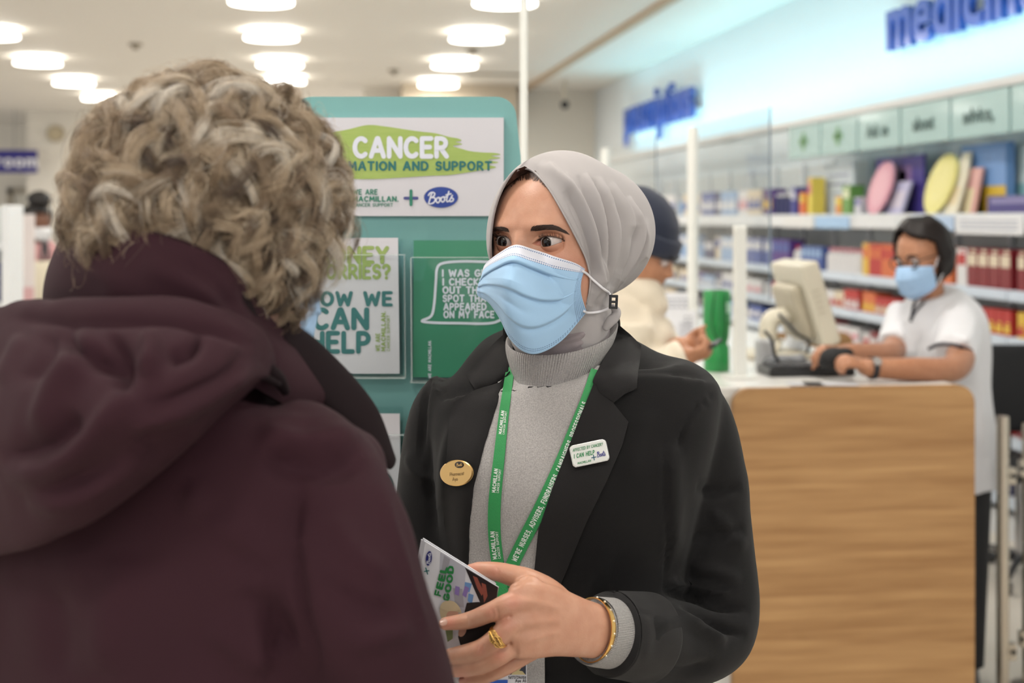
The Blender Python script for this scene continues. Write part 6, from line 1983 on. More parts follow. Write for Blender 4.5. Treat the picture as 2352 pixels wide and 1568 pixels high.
# big blue wall words
blue_l = M('letter blue', (40, 84, 170), .35, coat=.4)
def wall_word(s, y0, y1, z0, xh, label):
    L, w = font_mesh(s, 1.0, .05, .022)
    xs = max(v[1][:, 2].max() for v in L if v[0] in 'mncesr')
    kx = (y0 - y1) / w; kz = xh / xs
    e = empty('wall_lettering', (WX, y0, z0), label, 'sign')
    for ch, v, f in L:
        ob('letter', (wallmap(v * np.array([kx, 1, kz]), y0, z0, WX - .085), f), blue_l, e)
    ob('fixing_rail', join([box(WX - .06, WX, y1, y0, z0 + .05, z0 + .07)]), M('rail pale', (225, 232, 234), .5), e)
wall_word('prescriptions', 16.95, 13.75, 2.62, .30, 'far blue raised word reading prescriptions on the white wall')
wall_word('medicines', 8.90, 6.60, 2.70, .25, 'large blue raised word reading medicines at the top right of the wall')

# stock: cartons and bottles, each one a thing of its own
def carton_mesh(key, w, h, dp, c1, c2, style):
    if key in bay_meshes: return bay_meshes[key]
    v, f = rbox(0, dp, 0, w, 0, h, .002, 1)
    n = len(f)
    z0, z1 = (.25, .55) if style == 0 else ((.55, .85) if style == 1 else (.1, .4))
    b2 = box(-.0012, .001, w * .08, w * .92, h * z0, h * z1)
    b3 = box(-.0014, .001, w * .15, w * .6, h * (z1 + .05), h * min(z1 + .13, .97))
    V, Fc = join([(v, f), b2, b3])
    me = mesh(key, V, Fc)
    me.materials.append(M('carton ' + '_'.join(map(str, c1)), c1, .45)); me.materials.append(M('carton ' + '_'.join(map(str, c2)), c2, .45))
    for i, p in enumerate(me.polygons): p.material_index = 0 if i < n else 1
    bay_meshes[key] = me
    return me
def bottle_mesh(key, r, h, c1, c2):
    if key in bay_meshes: return bay_meshes[key]
    rz = [(r, 0), (r, h * .68), (r * .8, h * .76), (r * .42, h * .80), (r * .42, h * .86), (r * .55, h * .86), (r * .55, h), (r * .3, h)]
    n = 14
    v, f = loft([[(r + q * math.cos(2 * math.pi * j / n), r + q * math.sin(2 * math.pi * j / n), z) for j in range(n)] for q, z in rz])
    me = mesh(key, v, f)
    me.materials.append(M('carton ' + '_'.join(map(str, c1)), c1, .45)); me.materials.append(M('carton ' + '_'.join(map(str, c2)), c2, .45))
    for i, p in enumerate(me.polygons): p.material_index = 1 if i >= 4 * n else 0
    bay_meshes[key] = me
    return me
RED, DRED, ORG, YEL, WHT, CRM, PUR, BLU, LBL, GRN, PNK, NVY = (192, 52, 50), (132, 30, 40), (220, 116, 66), (232, 190, 70), (228, 226, 226), (228, 212, 186), (84, 52, 130), (74, 96, 164), (150, 180, 216), (90, 150, 84), (222, 150, 160), (40, 44, 96)
NAMEC = {RED: 'red', DRED: 'dark red', ORG: 'orange', YEL: 'yellow', WHT: 'white', CRM: 'cream', PUR: 'purple', BLU: 'blue', LBL: 'light blue', GRN: 'green', PNK: 'pink', NVY: 'navy'}
# per bay and shelf: list of (colour, band colour, kind, count)
plan = {
 (0, 1): [(DRED, RED, 'c', 3), (CRM, YEL, 'b', 2), (DRED, CRM, 'c', 2)], (0, 2): [(RED, YEL, 'c', 3), (ORG, YEL, 'c', 3), (YEL, RED, 'c', 2)], (0, 3): [(RED, WHT, 'c', 2), (ORG, RED, 'c', 4), (YEL, ORG, 'c', 1)], (0, 4): [(ORG, YEL, 'c', 3), (WHT, RED, 'c', 2), (DRED, ORG, 'c', 2)], (0, 5): [(BLU, WHT, 'c', 3), (WHT, BLU, 'b', 3)],
 (1, 1): [(DRED, CRM, 'c', 4), (WHT, RED, 'c', 1)], (1, 2): [(RED, YEL, 'c', 4), (YEL, RED, 'c', 2), (PNK, RED, 'c', 1)], (1, 3): [(RED, ORG, 'c', 3), (ORG, YEL, 'c', 3)], (1, 4): [(RED, CRM, 'c', 2), (ORG, WHT, 'c', 3), (CRM, ORG, 'c', 2)], (1, 5): [(NVY, WHT, 'c', 3), (LBL, WHT, 'c', 2)],
 (2, 1): [(ORG, YEL, 'c', 4), (RED, WHT, 'c', 2)], (2, 2): [(RED, YEL, 'c', 3), (DRED, RED, 'c', 2), (ORG, RED, 'c', 1)], (2, 3): [(WHT, RED, 'c', 3), (RED, WHT, 'c', 2)],
 (3, 1): [(ORG, RED, 'c', 3), (RED, ORG, 'c', 2), (YEL, ORG, 'c', 1)], (3, 2): [(RED, CRM, 'c', 4), (ORG, YEL, 'c', 2)], (3, 3): [(PNK, WHT, 'c', 2), (DRED, WHT, 'c', 2), (WHT, RED, 'c', 1)],
 (4, 1): [(WHT, PNK, 'b', 7)], (4, 2): [(RED, WHT, 'c', 3), (CRM, RED, 'c', 2), (WHT, RED, 'c', 2)], (4, 3): [(WHT, PNK, 'c', 3), (RED, WHT, 'c', 1)],
 (5, 1): [(BLU, LBL, 'c', 5), (WHT, RED, 'b', 2)], (5, 2): [(CRM, PNK, 'b', 4), (RED, DRED, 'c', 1)], (5, 3): [(WHT, BLU, 'c', 3), (LBL, WHT, 'c', 2)],
 (6, 1): [(PUR, BLU, 'c', 4), (BLU, WHT, 'c', 2)], (6, 2): [(DRED, RED, 'c', 2), (RED, WHT, 'c', 2), (WHT, BLU, 'b', 2)], (6, 0): [(NVY, WHT, 'b', 4), (PUR, YEL, 'c', 2)], (6, 3): [(WHT, BLU, 'c', 3), (BLU, WHT, 'c', 2)],
}
far = [(WHT, BLU), (PUR, WHT), (LBL, WHT), (BLU, WHT), (CRM, BLU), (WHT, PNK), (NVY, WHT), (WHT, PUR)]
frng = random.Random(5)
for b in range(7, NB):
    for k in (0, 1, 2, 3):
        if k == 3 and b > 11: continue
        cs = frng.sample(far, 2)
        plan[(b, k)] = [(cs[0][0], cs[0][1], 'c', frng.choice([2, 3])), (cs[1][0], cs[1][1], frng.choice('cb'), frng.choice([1, 2]))]
for (b, k), items in plan.items():
    x0 = SX + .025
    y = BAY0 + BW * b + .03
    tot = sum(n for *_, n in items)
    for c1, c2, kind, n in items:
        w = (BW - .06) / tot
        gap_h = (SHELF_Z[k - 1] - SHELF_Z[k] - .06) if k else .34
        for q in range(n):
            h = min(gap_h * (.78 if kind == 'b' else .50 + .24 * ((b * 7 + k * 3 + len(str(c1))) % 3) / 2), .20)
            if kind == 'c':
                me = carton_mesh(f'c_{c1}_{c2}_{tot}_{h:.2f}_{k % 3}', w - .008, h, .12, c1, c2, k % 3)
            else:
                me = bottle_mesh(f'b_{c1}_{c2}_{tot}_{h:.2f}', min((w - .008) / 2, .035), h * .8, c1, c2)
            o = bpy.data.objects.new('medicine_carton' if kind == 'c' else 'medicine_bottle', me); COL.objects.link(o)
            o.location = (x0, y, SHELF_Z[k] + .0005)
            what = 'medicine carton' if kind == 'c' else 'medicine bottle'
            lb = f'{NAMEC[c1]} and {NAMEC[c2]} {what.split()[1]}, {ORD[q]} of row, {ORD[k] if k else "top"} shelf, {ORD[b]} bay from right edge'
            tag(o, lb, 'carton' if kind == 'c' else 'bottle', f'{NAMEC[c1]} and {NAMEC[c2]} stock on shelf {k} of bay {b}')
            y += w

# tall show cards on the top shelf
def showcard(name, outline, y, z, x, mat, label, prints=(), th=.018, lean=0.0):
    """upright board facing the aisle; outline in metres: (along the wall towards the camera, up)"""
    e = empty(name, (x, y, z), label, 'display board')
    n = len(outline)
    v = [(x + lean * b, y - a, z + b) for a, b in outline] + [(x + th + lean * b, y - a, z + b) for a, b in outline]
    f = [tuple(range(n)), tuple(range(2 * n - 1, n - 1, -1))] + [(i, i + n, (i + 1) % n + n, (i + 1) % n) for i in range(n)]
    me = mesh('board', v, f); bm = bmesh.new(); bm.from_mesh(me); bmesh.ops.recalc_face_normals(bm, faces=bm.faces[:]); bm.to_mesh(me); bm.free()
    link('board', me, mat, e)
    for nm, poly, m in prints:
        p = [(x - .0015 + lean * b, y - a, z + b) for a, b in poly]
        ob(nm, (p, [tuple(range(len(p)))]), m, e)
    ob('strut', box(x + th + .012, x + th + .04, y - outline[0][0] - .02, y - outline[0][0] + .02, z, z + .1), shelf_w, e)
    return e
def circ(r, n=36, cz=None): return [(r * math.sin(t), (cz if cz is not None else r) - r * math.cos(t)) for t in np.linspace(0, 2 * math.pi, n, endpoint=False)]
def rect(a0, a1, b0, b1): return [(a0, b0), (a1, b0), (a1, b1), (a0, b1)]
def onY(px, x):
    return (x / math.tan(math.atan((px - CX) / FPX) + YAW))
def sc(c): return M('card ' + '_'.join(map(str, c)), c, .5)
TZ = SHELF_Z[0] + .001
showcard('round_showcard', circ(.165), onY(2003, SX + .04), TZ, SX + .04, sc((226, 160, 176)), 'pink round show card leaning before the purple board on the top shelf', [('print', circ(.12, 30, .165), sc((232, 176, 188)))], lean=.3)
showcard('purple_showcard', rect(-.36, .36, 0, .36), onY(2064, SX + .20), TZ, SX + .20, sc((72, 58, 140)), 'purple rectangular show card behind the round cards on the top shelf', [('picture', rect(-.05, .2, .1, .3), sc((150, 120, 170))), ('picture', rect(.0, .12, .15, .27), sc((200, 140, 130))), ('picture', rect(-.3, -.1, .05, .3), sc((50, 40, 110)))])
showcard('folded_leaflet', [(-.12, 0), (.12, 0), (.16, .2), (-.06, .2)], onY(2050, SX + .10), TZ, SX + .10, sc((196, 192, 224)), 'pale lilac folded leaflet before the purple board on the top shelf', [('print', [(-.08, .04), (.1, .04), (.12, .14), (-.04, .14)], sc((220, 210, 226)))], lean=.25)
showcard('round_showcard', circ(.170), onY(2137, SX + .04), TZ, SX + .04, sc((236, 226, 140)), 'yellow round show card on the top shelf behind the employee', [('print', circ(.12, 30, .17), sc((240, 230, 150)))], lean=.32)
showcard('cream_bottle_card', [(-.06, 0), (.10, 0), (.10, .20), (.06, .34), (-.02, .34), (-.06, .2)], onY(2176, SX + .07), TZ, SX + .07, sc((238, 230, 206)), 'cream bottle-shaped show card right of the yellow round card', [('print', rect(-.03, .07, .05, .15), sc((240, 220, 180)))], lean=.3)
showcard('pink_showcard', rect(-.1, .1, 0, .25), onY(2216, SX + .12), TZ, SX + .12, sc((230, 176, 168)), 'small pink and cream show card before the landscape box', [('print', rect(-.1, .06, 0, .14), sc((238, 222, 180)))], lean=.2)
showcard('landscape_showcard', rect(-.26, .26, 0, .38), onY(2258, SX + .20), TZ, SX + .20, sc((118, 158, 212)), 'large blue, yellow and green landscape show card on the top shelf', [('field', rect(-.26, .26, 0, .15), sc((214, 178, 50))), ('trees', [(-.26, 0), (.0, 0), (.0, .15), (-.26, .15)], sc((70, 104, 50)))], th=.05)
showcard('mint_notice', rect(-.28, .28, 0, .36), onY(1925, SX + .16), TZ, SX + .16, sc((206, 216, 222)), 'pale grey notice card with blurred lettering on the top shelf, left part', [('print', rect(-.2, .2, .26, .28), sc((150, 156, 176))), ('print', rect(-.2, .2, .2, .22), sc((150, 156, 176))), ('print', rect(-.12, .12, .14, .155), sc((170, 176, 190)))])
showcard('teal_notice', rect(-.3, .3, 0, .36), onY(2322, SX + .28), TZ, SX + .28, sc((206, 224, 224)), 'pale teal notice behind the landscape card near the right edge', [('print', rect(-.3, .3, 0, .16), sc((140, 190, 196)))])
showcard('grey_notice', rect(-.3, .3, 0, .37), onY(2400, SX + .10), TZ, SX + .16, sc((212, 212, 216)), 'pale grey notice with lettering at the right edge of the top shelf', [('print', rect(-.24, .2, .3, .32), sc((120, 124, 134))), ('print', rect(-.24, .1, .25, .27), sc((120, 124, 134))), ('print', rect(-.26, -.1, .1, .22), sc((230, 130, 70)))])
for px, w, h, c1, c2, nm in ((1848, .10, .16, (232, 120, 60), (240, 210, 80), 'orange'), (1866, .08, .26, (236, 212, 90), (214, 120, 130), 'yellow'), (1828, .10, .20, (60, 66, 150), (210, 210, 224), 'violet blue'), (1932, .10, .12, (226, 150, 70), (240, 220, 90), 'small orange'), (1950, .14, .19, (110, 160, 80), (220, 226, 190), 'green'), (1976, .10, .11, (214, 214, 222), (110, 110, 170), 'white and violet'), (2330, .5, .09, (70, 62, 130), (140, 134, 180), 'long violet')):
    y = onY(px, SX + .05)
    o = bpy.data.objects.new('display_carton', carton_mesh(f'd_{nm}', w, h, .1, c1, c2, 1)); COL.objects.link(o); o.location = (SX + .03, y - w / 2, TZ)
    tag(o, f'{nm} display carton standing on the top shelf', 'carton', 'display cartons on the top shelf')
# label boards hanging on the top shelf's edge
for px0, px1, c, lb in ((1800, 1868, (232, 232, 230), 'plain white shelf-edge board below the orange carton'), (1872, 1950, (170, 204, 238), 'light blue shelf-edge label on the top shelf'), (2095, 2190, (186, 208, 236), 'light blue shelf-edge label above the employee'), (2196, 2350, (236, 236, 238), 'wide white shelf-edge board right of the employee')):
    ya, yb = onY(px0, SX - .02), onY(px1, SX - .02)
    o = ob('shelf_edge_label', rbox(SX - .022, SX - .014, yb, ya, 1.53 if 'wide' not in lb else 1.515, 1.61, .002), sc(c)); tag(o, lb, 'label')
    if 'wide' in lb:
        ob('print', join([box(SX - .0235, SX - .022, yb + .05, ya - .05, z, z + .008) for z in (1.54, 1.56, 1.58)]), sc((180, 184, 196)), o)

# ------------------------------------------------------------------ pay counter
wood = M('light oak', (194, 152, 104), .42, spec=.35, var=(2.6, .9), rgb2=(158, 116, 74), stretch=(.9, 1, 17), detail=8, bump=(40, .03))
def rounded_panel(x0, x1, z0, z1, y0, y1, r, n=10):
    pts = [(x0, z0), (x1, z0)]
    for a in np.linspace(0, 90, n): pts.append((x1 - r + r * math.cos(math.radians(a)), z1 - r + r * math.sin(math.radians(a))))
    for a in np.linspace(90, 180, n): pts.append((x0 + r + r * math.cos(math.radians(a)), z1 - r + r * math.sin(math.radians(a))))
    m = len(pts)
    v = [(x, y0, z) for x, z in pts] + [(x, y1, z) for x, z in pts]
    f = [tuple(range(m)), tuple(range(2 * m - 1, m - 1, -1))] + [(i, i + m, (i + 1) % m + m, (i + 1) % m) for i in range(m)]
    me = mesh('panel', v, f); bm = bmesh.new(); bm.from_mesh(me); bmesh.ops.recalc_face_normals(bm, faces=bm.faces[:])
    bmesh.ops.bevel(bm, geom=[e_ for e_ in bm.edges if abs(e_.calc_face_angle(0)) > 1.2], offset=.003, segments=2, affect='EDGES')
    bm.to_mesh(me); bm.free()
    return me
o = link('counter_end_panel', rounded_panel(1.203, 1.952, 0, 1.10, 4.03, 4.062, .055), wood, None, False)
tag(o, 'large oak-effect end panel with rounded corners in front of the pay counter', 'panel')
wt = M('white worktop', (236, 234, 230), .3, coat=.2)
ce = empty('pay_counter', (1.6, 6.2, 0), 'long white pay counter behind the oak end panel', 'counter')
ob('worktop', rbox(1.15, 1.90, 4.07, 8.6, 1.065, 1.102, .006), wt, ce)
ob('carcass', box(1.26, 1.86, 4.075, 8.55, .06, 1.065), M('white carcass', (226, 224, 220), .5), ce)
ob('kickboard', box(1.30, 1.82, 4.08, 8.5, 0, .06), M('grey kickboard', (120, 116, 110), .5), ce)
for y in (5.2, 6.4, 7.6):
    ob('panel_joint', box(1.256, 1.262, y, y + .006, .06, 1.06), M('joint', (170, 168, 164), .6), ce)
o = link('divider_panel', rounded_panel(1.92, 2.42, 0, 1.08, 6.2, 6.23, .06), wood); tag(o, 'smaller oak-effect divider panel behind the white pump bottle', 'panel')
# clear protective screens with white posts
scr = clear_mat('clear screen', (250, 252, 253), .07)
pole_m = MATS['white powder coat']
for (y0, y1, z0, lb) in ((4.44, 5.36, 1.33, 'large clear protective screen above the pay counter, near the till'), (6.0, 7.05, 1.30, 'second clear protective screen further along the counter, beside the scarf')):
    e = empty('protective_screen', (1.45, (y0 + y1) / 2, 1.1), lb, 'screen', 'clear protective screens')
    ob('pane', rbox(1.446, 1.452, y0, y1, z0, 1.955, .001, 1), scr, e)
    ob('post', cyl((1.44, y1 + .0, 1.1025), (1.44, y1 + .0, 1.95), .022, 14), pole_m, e, True, 40)
    ob('edge_strip', box(1.4465, 1.4515, y0 - .004, y0, z0, 1.955), M('screen edge', (120, 136, 150), .2), e)
    ob('foot_plate', box(1.40, 1.48, y1 - .05, y1 + .05, 1.1025, 1.112), pole_m, e)
o = ob('screen_post', join([rbox(1.282, 1.318, 4.262, 4.298, 1.11, 1.575, .004), rbox(1.255, 1.345, 4.235, 4.325, 1.1025, 1.112, .003)]), pole_m); tag(o, 'short white square post on the counter beside the green collection box', 'post')

# till monitor on its stand, seen from the side
beige = M('beige till plastic', (212, 204, 184), .45)
beige2 = M('dark beige plastic', (184, 174, 152), .5)
e = empty('till_monitor', (1.74, 4.92, 1.102), 'beige till monitor leaning back on its stand, seen from the side', 'monitor')
def slab(c, along, up_, nrm, w, h, t, r=.008):
    return xf(rbox(-w / 2, w / 2, -t / 2, t / 2, -h / 2, h / 2, r), (c, along, nrm, up_))
tl = math.radians(-17)
upv = np.array([math.sin(tl), 0, math.cos(tl)]); nv_ = np.array([math.cos(tl), 0, -math.sin(tl)])
mc = np.array([1.735, 4.92, 1.30])
ob('housing', slab(mc, np.array([0, 1.0, 0]), upv, nv_, .34, .30, .07, .012), beige, e, False)
ob('screen', slab(mc + nv_ * .036, np.array([0, 1.0, 0]), upv, nv_, .29, .24, .003, .001), M('screen black', (18, 20, 24), .1), e)
ob('rear_hump', slab(mc - nv_ * .050 - upv * .02, np.array([0, 1.0, 0]), upv, nv_, .24, .20, .05, .02), beige2, e)
ob('side_vent', join([slab(mc - np.array([0, .1705, 0]) + upv * (.05 - .02 * q) - nv_ * .005, nv_, upv, np.array([0, 1.0, 0]), .03, .004, .002, .0005) for q in range(5)]), beige2, e)
ob('neck', tube([mc - nv_ * .07 - upv * .03, np.array([1.61, 4.92, 1.235]), np.array([1.60, 4.92, 1.16]), np.array([1.62, 4.92, 1.135])], [(.05, .03), (.05, .032), (.05, .03), (.06, .04)], np.array([0, 1.0, 0]), 16, 20), beige, e, True)
ob('base', rbox(1.50, 1.72, 4.80, 5.04, 1.1025, 1.125, .008), beige, e)
ob('cable', tube([np.array([1.62, 4.86, 1.26]), np.array([1.66, 4.80, 1.20]), np.array([1.70, 4.78, 1.17]), np.array([1.69, 4.77, 1.13])], [.006] * 4, n=8, m=20), blk, e, True)
# hand scanner and its lead
e = empty('barcode_scanner', (1.66, 4.62, 1.102), 'grey hand barcode scanner lying on the counter with a black coiled lead', 'scanner')
ob('body', tube([P(1765, 832, 4.62), P(1790, 829, 4.62), P(1815, 826, 4.62), P(1838, 828, 4.62)], [(.018, .018), (.02, .02), (.016, .018), (.022, .02)], None, 16, 20, round_ends=True), M('scanner grey', (128, 130, 134), .4), e, True)
ob('lead', tube([P(1756, 760, 4.60), P(1772, 780, 4.58), P(1778, 810, 4.58), P(1790, 832, 4.60)], [.006] * 4, n=8, m=20), blk, e, True)
ob('stand', xf(rbox(-.03, .03, -.03, .03, 0, .10, .01), cam_frame(np.array([*P(1757, 862, 4.66)[:2], 1.1027]))), M('scanner pale', (196, 196, 198), .4), e)
e = empty('keyboard', (1.55, 4.42, 1.102), 'black till keyboard on the white counter behind the oak panel', 'keyboard')
ob('case', rbox(1.40, 1.68, 4.29, 4.43, 1.1025, 1.130, .006), blk, e)
for i in range(8):
    for j in range(3):
        ob('key', rbox(1.415 + .032 * i, 1.440 + .032 * i, 4.302 + .04 * j, 4.332 + .04 * j, 1.130, 1.137, .002, 1), M('key grey', (60, 60, 64), .5), e)
# pump bottle
pb = np.array([1.80, 5.20, 1.1025])
e = empty('pump_bottle', pb, 'white pump dispenser bottle on the counter beside the till monitor', 'bottle')
def lathe(c, rz, n=24): return loft([[(c[0] + r * math.cos(2 * math.pi * j / n), c[1] + r * math.sin(2 * math.pi * j / n), c[2] + z) for j in range(n)] for r, z in rz])
wpl = M('white plastic', (236, 238, 240), .35)
ob('bottle', lathe(pb, [(.034, 0), (.037, .005), (.037, .115), (.032, .135), (.016, .148), (.015, .155)]), wpl, e, True, 40)
ob('pump', join([lathe(pb, [(.017, .155), (.017, .172), (.006, .174), (.006, .20), (.012, .20), (.012, .212)]), cyl(pb + np.array([0, 0, .206]), pb + np.array([-.045, -.01, .200]), .005, 10)]), wpl, e, True, 40)
ob('label', join([box(pb[0] - .022 + .011 * q, pb[0] - .017 + .011 * q, pb[1] - .0385, pb[1] - .0365, pb[2] + .06, pb[2] + .065) for q in range(5)]), M('bottle print', (120, 130, 150), .5), e)
# green collection box
gb_ = np.array(P(1646, 856, 4.62)); gb_[2] = 1.1025
green_b = M('collection green', (34, 150, 74), .4, coat=.3)
e = empty('collection_box', gb_, 'bright green collection tin with a looped cord on the counter', 'collection box')
ob('tub', lathe(gb_, [(.040, 0), (.042, .004), (.041, .08), (.038, .085)]), green_b, e, True, 40)
ob('column', lathe(gb_, [(.036, .085), (.034, .09), (.040, .11), (.044, .16), (.044, .255), (.040, .262)]), green_b, e, True, 40)
ob('slot', box(gb_[0] - .02, gb_[0] + .02, gb_[1] - .004, gb_[1] + .004, gb_[2] + .2615, gb_[2] + .264), blk, e)
ob('cord', tube([gb_ + np.array([-.02, -.05, .258]), gb_ + np.array([-.03, -.052, .16]), gb_ + np.array([-.01, -.055, .105]), gb_ + np.array([.012, -.055, .12]), gb_ + np.array([.014, -.052, .255])], [.0025] * 5, n=8, m=30), M('dark green cord', (16, 84, 42), .6), e, True)
ob('emblem', join([stroke2d([(0, 0)], 1)]) if False else box(gb_[0] + .018, gb_[0] + .034, gb_[1] - .043, gb_[1] - .036, gb_[2] + .19, gb_[2] + .225), M('pale emblem', (170, 216, 186), .5), e)
# notices propped by the scarf
for (x0, y0, x1, y1, d, lb, cols) in ((1478, 672, 1602, 752, 5.5, 'white printed notice with a small blue picture behind the man', ((1506, 684, 1524, 716, (90, 150, 214)),)), (1520, 712, 1600, 790, 5.3, 'white price notice behind the phone', ((1524, 752, 1550, 786, (160, 130, 124)), (1560, 740, 1590, 770, (206, 206, 212))))):
    a = [P(x0, y0, d), P(x1, y0, d), P(x1, y1, d), P(x0, y1, d)]
    o = ob('notice', (a + [p + FW * .008 for p in a], [(0, 3, 2, 1), (4, 5, 6, 7), (0, 1, 5, 4), (1, 2, 6, 5), (2, 3, 7, 6), (3, 0, 4, 7)]), M('notice white', (232, 232, 236), .5)); tag(o, lb, 'notice')
    f_ = lambda x, y, d=d: P(x, y, d - .002)
    for q in cols: print_on('picture', [(np.array([(q[0], q[1]), (q[2], q[1]), (q[2], q[3]), (q[0], q[3])]), [(0, 1, 2, 3)])], f_, sc(q[4]), o)
    print_on('print', [(np.array([(x, y0 + 14 + r * 9), (x + 6, y0 + 14 + r * 9), (x + 6, y0 + 17 + r * 9), (x, y0 + 17 + r * 9)]), [(0, 1, 2, 3)]) for x in np.arange(x0 + 52, x1 - 10, 11) for r in range(4)], f_, sc((130, 134, 146)), o)
    ob('leg', cyl(P((x0 + x1) / 2, y1 - 3, d + .008), np.array([*P((x0 + x1) / 2, y1, d + .008)[:2], 1.103]), .012, 10), pole_m, o)

# ------------------------------------------------------------------ steel gate posts and an office chair at the right edge
steel = M('brushed steel', (196, 186, 172), .28, 1.0)
for px, py, d, lb in ((2303, 958, 4.7, 'upright brushed steel post right of the oak panel'), (2362, 975, 4.85, 'brushed steel post cut off by the right edge of the picture')):
    p = P(px, py, d)
    e = empty('gate_post', (p[0], p[1], 0), lb, 'post', 'steel gate posts')
    ob('tube', join([cyl((p[0], p[1], 0), (p[0], p[1], p[2]), .0205, 24), cyl((p[0], p[1], p[2]), (p[0], p[1], p[2] + .004), .019, 24)]), steel, e, True, 40)
    ob('flange', cyl((p[0], p[1], 0), (p[0], p[1], .012), .06, 28), steel, e, True, 40)
    for z in (.72, .14):
        s_ = 1 if px < 2350 else -1
        ob('clamp', rbox(p[0] + s_ * .015 - .018, p[0] + s_ * .015 + .028 * 1, p[1] - .014, p[1] + .014, z, z + .055, .003), steel, e)
        ob('bolt', cyl((p[0] + s_ * .03, p[1] - .02, z + .028), (p[0] + s_ * .03, p[1] - .012, z + .028), .008, 10), blk, e)
cc = P(2345, 1200, 6.3); cc[2] = 0
e = empty('office_chair', cc, 'black swivel office chair behind the steel posts', 'chair')
ob('seat', xf(rbox(-.23, .23, -.22, .22, .46, .53, .03, 3), cam_frame(cc)), M('black chair fabric', (30, 31, 34), .8), e, True)
ob('backrest', xf(rbox(-.22, .22, .18, .25, .62, 1.02, .03, 3), cam_frame(cc)), M('black chair fabric', (30, 31, 34), .8), e, True)
ob('back_stem', xf(rbox(-.03, .03, .2, .23, .48, .66, .008), cam_frame(cc)), blk, e)
ob('gas_lift', cyl(cc + UP * .09, cc + UP * .46, .025, 14), M('chrome', (200, 200, 204), .15, 1.0), e, True, 40)
for k in range(5):
    a = 2 * math.pi * k / 5 + .3
    tip = cc + np.array([math.cos(a), math.sin(a), 0]) * .30
    lg_ = ob('base_arm', tube([cc + UP * .10, (cc + tip) / 2 + UP * .095, tip + UP * .075], [(.022, .018), (.018, .014), (.014, .012)], n=10, m=10), blk, e, True)
    ob('caster', cyl(tip + np.array([-math.sin(a), math.cos(a), 0]) * .012 + UP * .028, tip - np.array([-math.sin(a), math.cos(a), 0]) * .012 + UP * .028, .028, 14), blk, lg_, True, 40)
# ================================================================== the employee at the counter
def capsule_arm(pts, r, hint=None): return tube([P(*p) for p in pts], r, hint, 18, 30, round_ends=True)
def small_hand(wrist, knuckle, curl, r=1.0):
    """palm with four bent fingers and a thumb. wrist, knuckle: points; curl: direction the fingers bend to"""
    wrist, knuckle, curl = map(np.asarray, (wrist, knuckle, curl))
    f = knuckle - wrist; L = np.linalg.norm(f); f = f / L
    cl = curl - f * (curl @ f); cl = cl / np.linalg.norm(cl)
    s = np.cross(f, cl)
    parts = [tube([wrist, (wrist + knuckle) / 2, knuckle], [(.024 * r, .018 * r), (.036 * r, .015 * r), (.040 * r, .013 * r)], s, 16, 10, round_ends=True)]
    for i, (o, l) in enumerate(((-.030, .066), (-.010, .074), (.010, .070), (.028, .056))):
        b = knuckle + s * o * r
        p1 = b + (f * .62 + cl * .38) * l * .45 * r; p2 = p1 + (f * .1 + cl * .95) * l * .35 * r; p3 = p2 + (-f * .55 + cl * .6) * l * .3 * r
        parts.append(tube([b - f * .012, p1, p2, p3], [.0098 * r, .0092 * r, .0085 * r, .0065 * r], None, 12, 14, round_ends=True))
    tb = wrist + f * L * .35 - s * .026 * r
    parts.append(tube([tb, tb + (f * .5 - s * .45 + cl * .4) * .035 * r, tb + (f * 1.0 - s * .35 + cl * .9) * .055 * r], [.013 * r, .0105 * r, .007 * r], None, 12, 12, round_ends=True))
    return parts
em_o = P(2116, 588, 4.78)
emp = empty('person', (em_o[0], em_o[1], 0), 'dark-haired employee in white tunic, glasses and face mask leaning at the counter', 'person')
EF = tilt_frame(em_o, 52, 14, -4)
skinC = skin_mat('brown skin', (186, 132, 100), (168, 112, 82), 0)
hv = head_low(EF, 1.02, 80, 70)
neck = tube([P(2128, 640, 4.80), P(2138, 690, 4.82), P(2150, 760, 4.84)], [.055, .052, .09], None, 18, 8)
tors = tube([P(2150, 720, 4.84), P(2158, 860, 4.86), P(2175, 960, 4.88), P(2185, 1040, 4.9)], [(.13, .08), (.14, .10), (.14, .10), (.14, .11)], RT, 24, 16)
armN = capsule_arm([(2200, 730, 4.80), (2208, 795, 4.62), (2190, 846, 4.42), (2095, 848, 4.33), (2005, 845, 4.30), (1985, 842, 4.30)], [.055, .050, .042, .037, .030, .026])
armF = capsule_arm([(2075, 730, 4.88), (2060, 790, 4.82), (2035, 812, 4.66), (1965, 810, 4.52), (1925, 812, 4.46)], [.05, .045, .04, .032, .026])
hN = small_hand(P(1990, 842, 4.30), P(1952, 828, 4.29), -UP * .6 - RT * .6 + FW * .2, .95)
hF = small_hand(P(1925, 812, 4.46), P(1890, 804, 4.44), -UP * .8 - FW * .5, .95)
link('body', remesh([hv, neck, tors, armN, armF] + hN + hF, .0065, 3), skinC, emp, True)
tun = M('white tunic', (232, 232, 236), .8, sheen=.1, bump=(500, .15))
tt_ = tube([P(2140, 672, 4.82), P(2146, 700, 4.83), P(2152, 740, 4.84), P(2156, 800, 4.85), P(2160, 900, 4.87), P(2180, 1010, 4.89), P(2198, 1112, 4.91)], [(.075, .07), (.125, .085), (.165, .11), (.172, .13), (.165, .135), (.158, .135), (.165, .14)], RT, 40, 50, e=2.5)
slN = tube([P(2185, 715, 4.82), P(2203, 765, 4.72), P(2198, 806, 4.58), P(2190, 815, 4.54)], [.075, .075, .072, .070], None, 26, 30)
slF = tube([P(2085, 715, 4.88), P(2068, 765, 4.84), P(2056, 795, 4.80)], [.068, .066, .062], None, 24, 24)
tm = remesh([tt_, slN, slF], .008, 5)
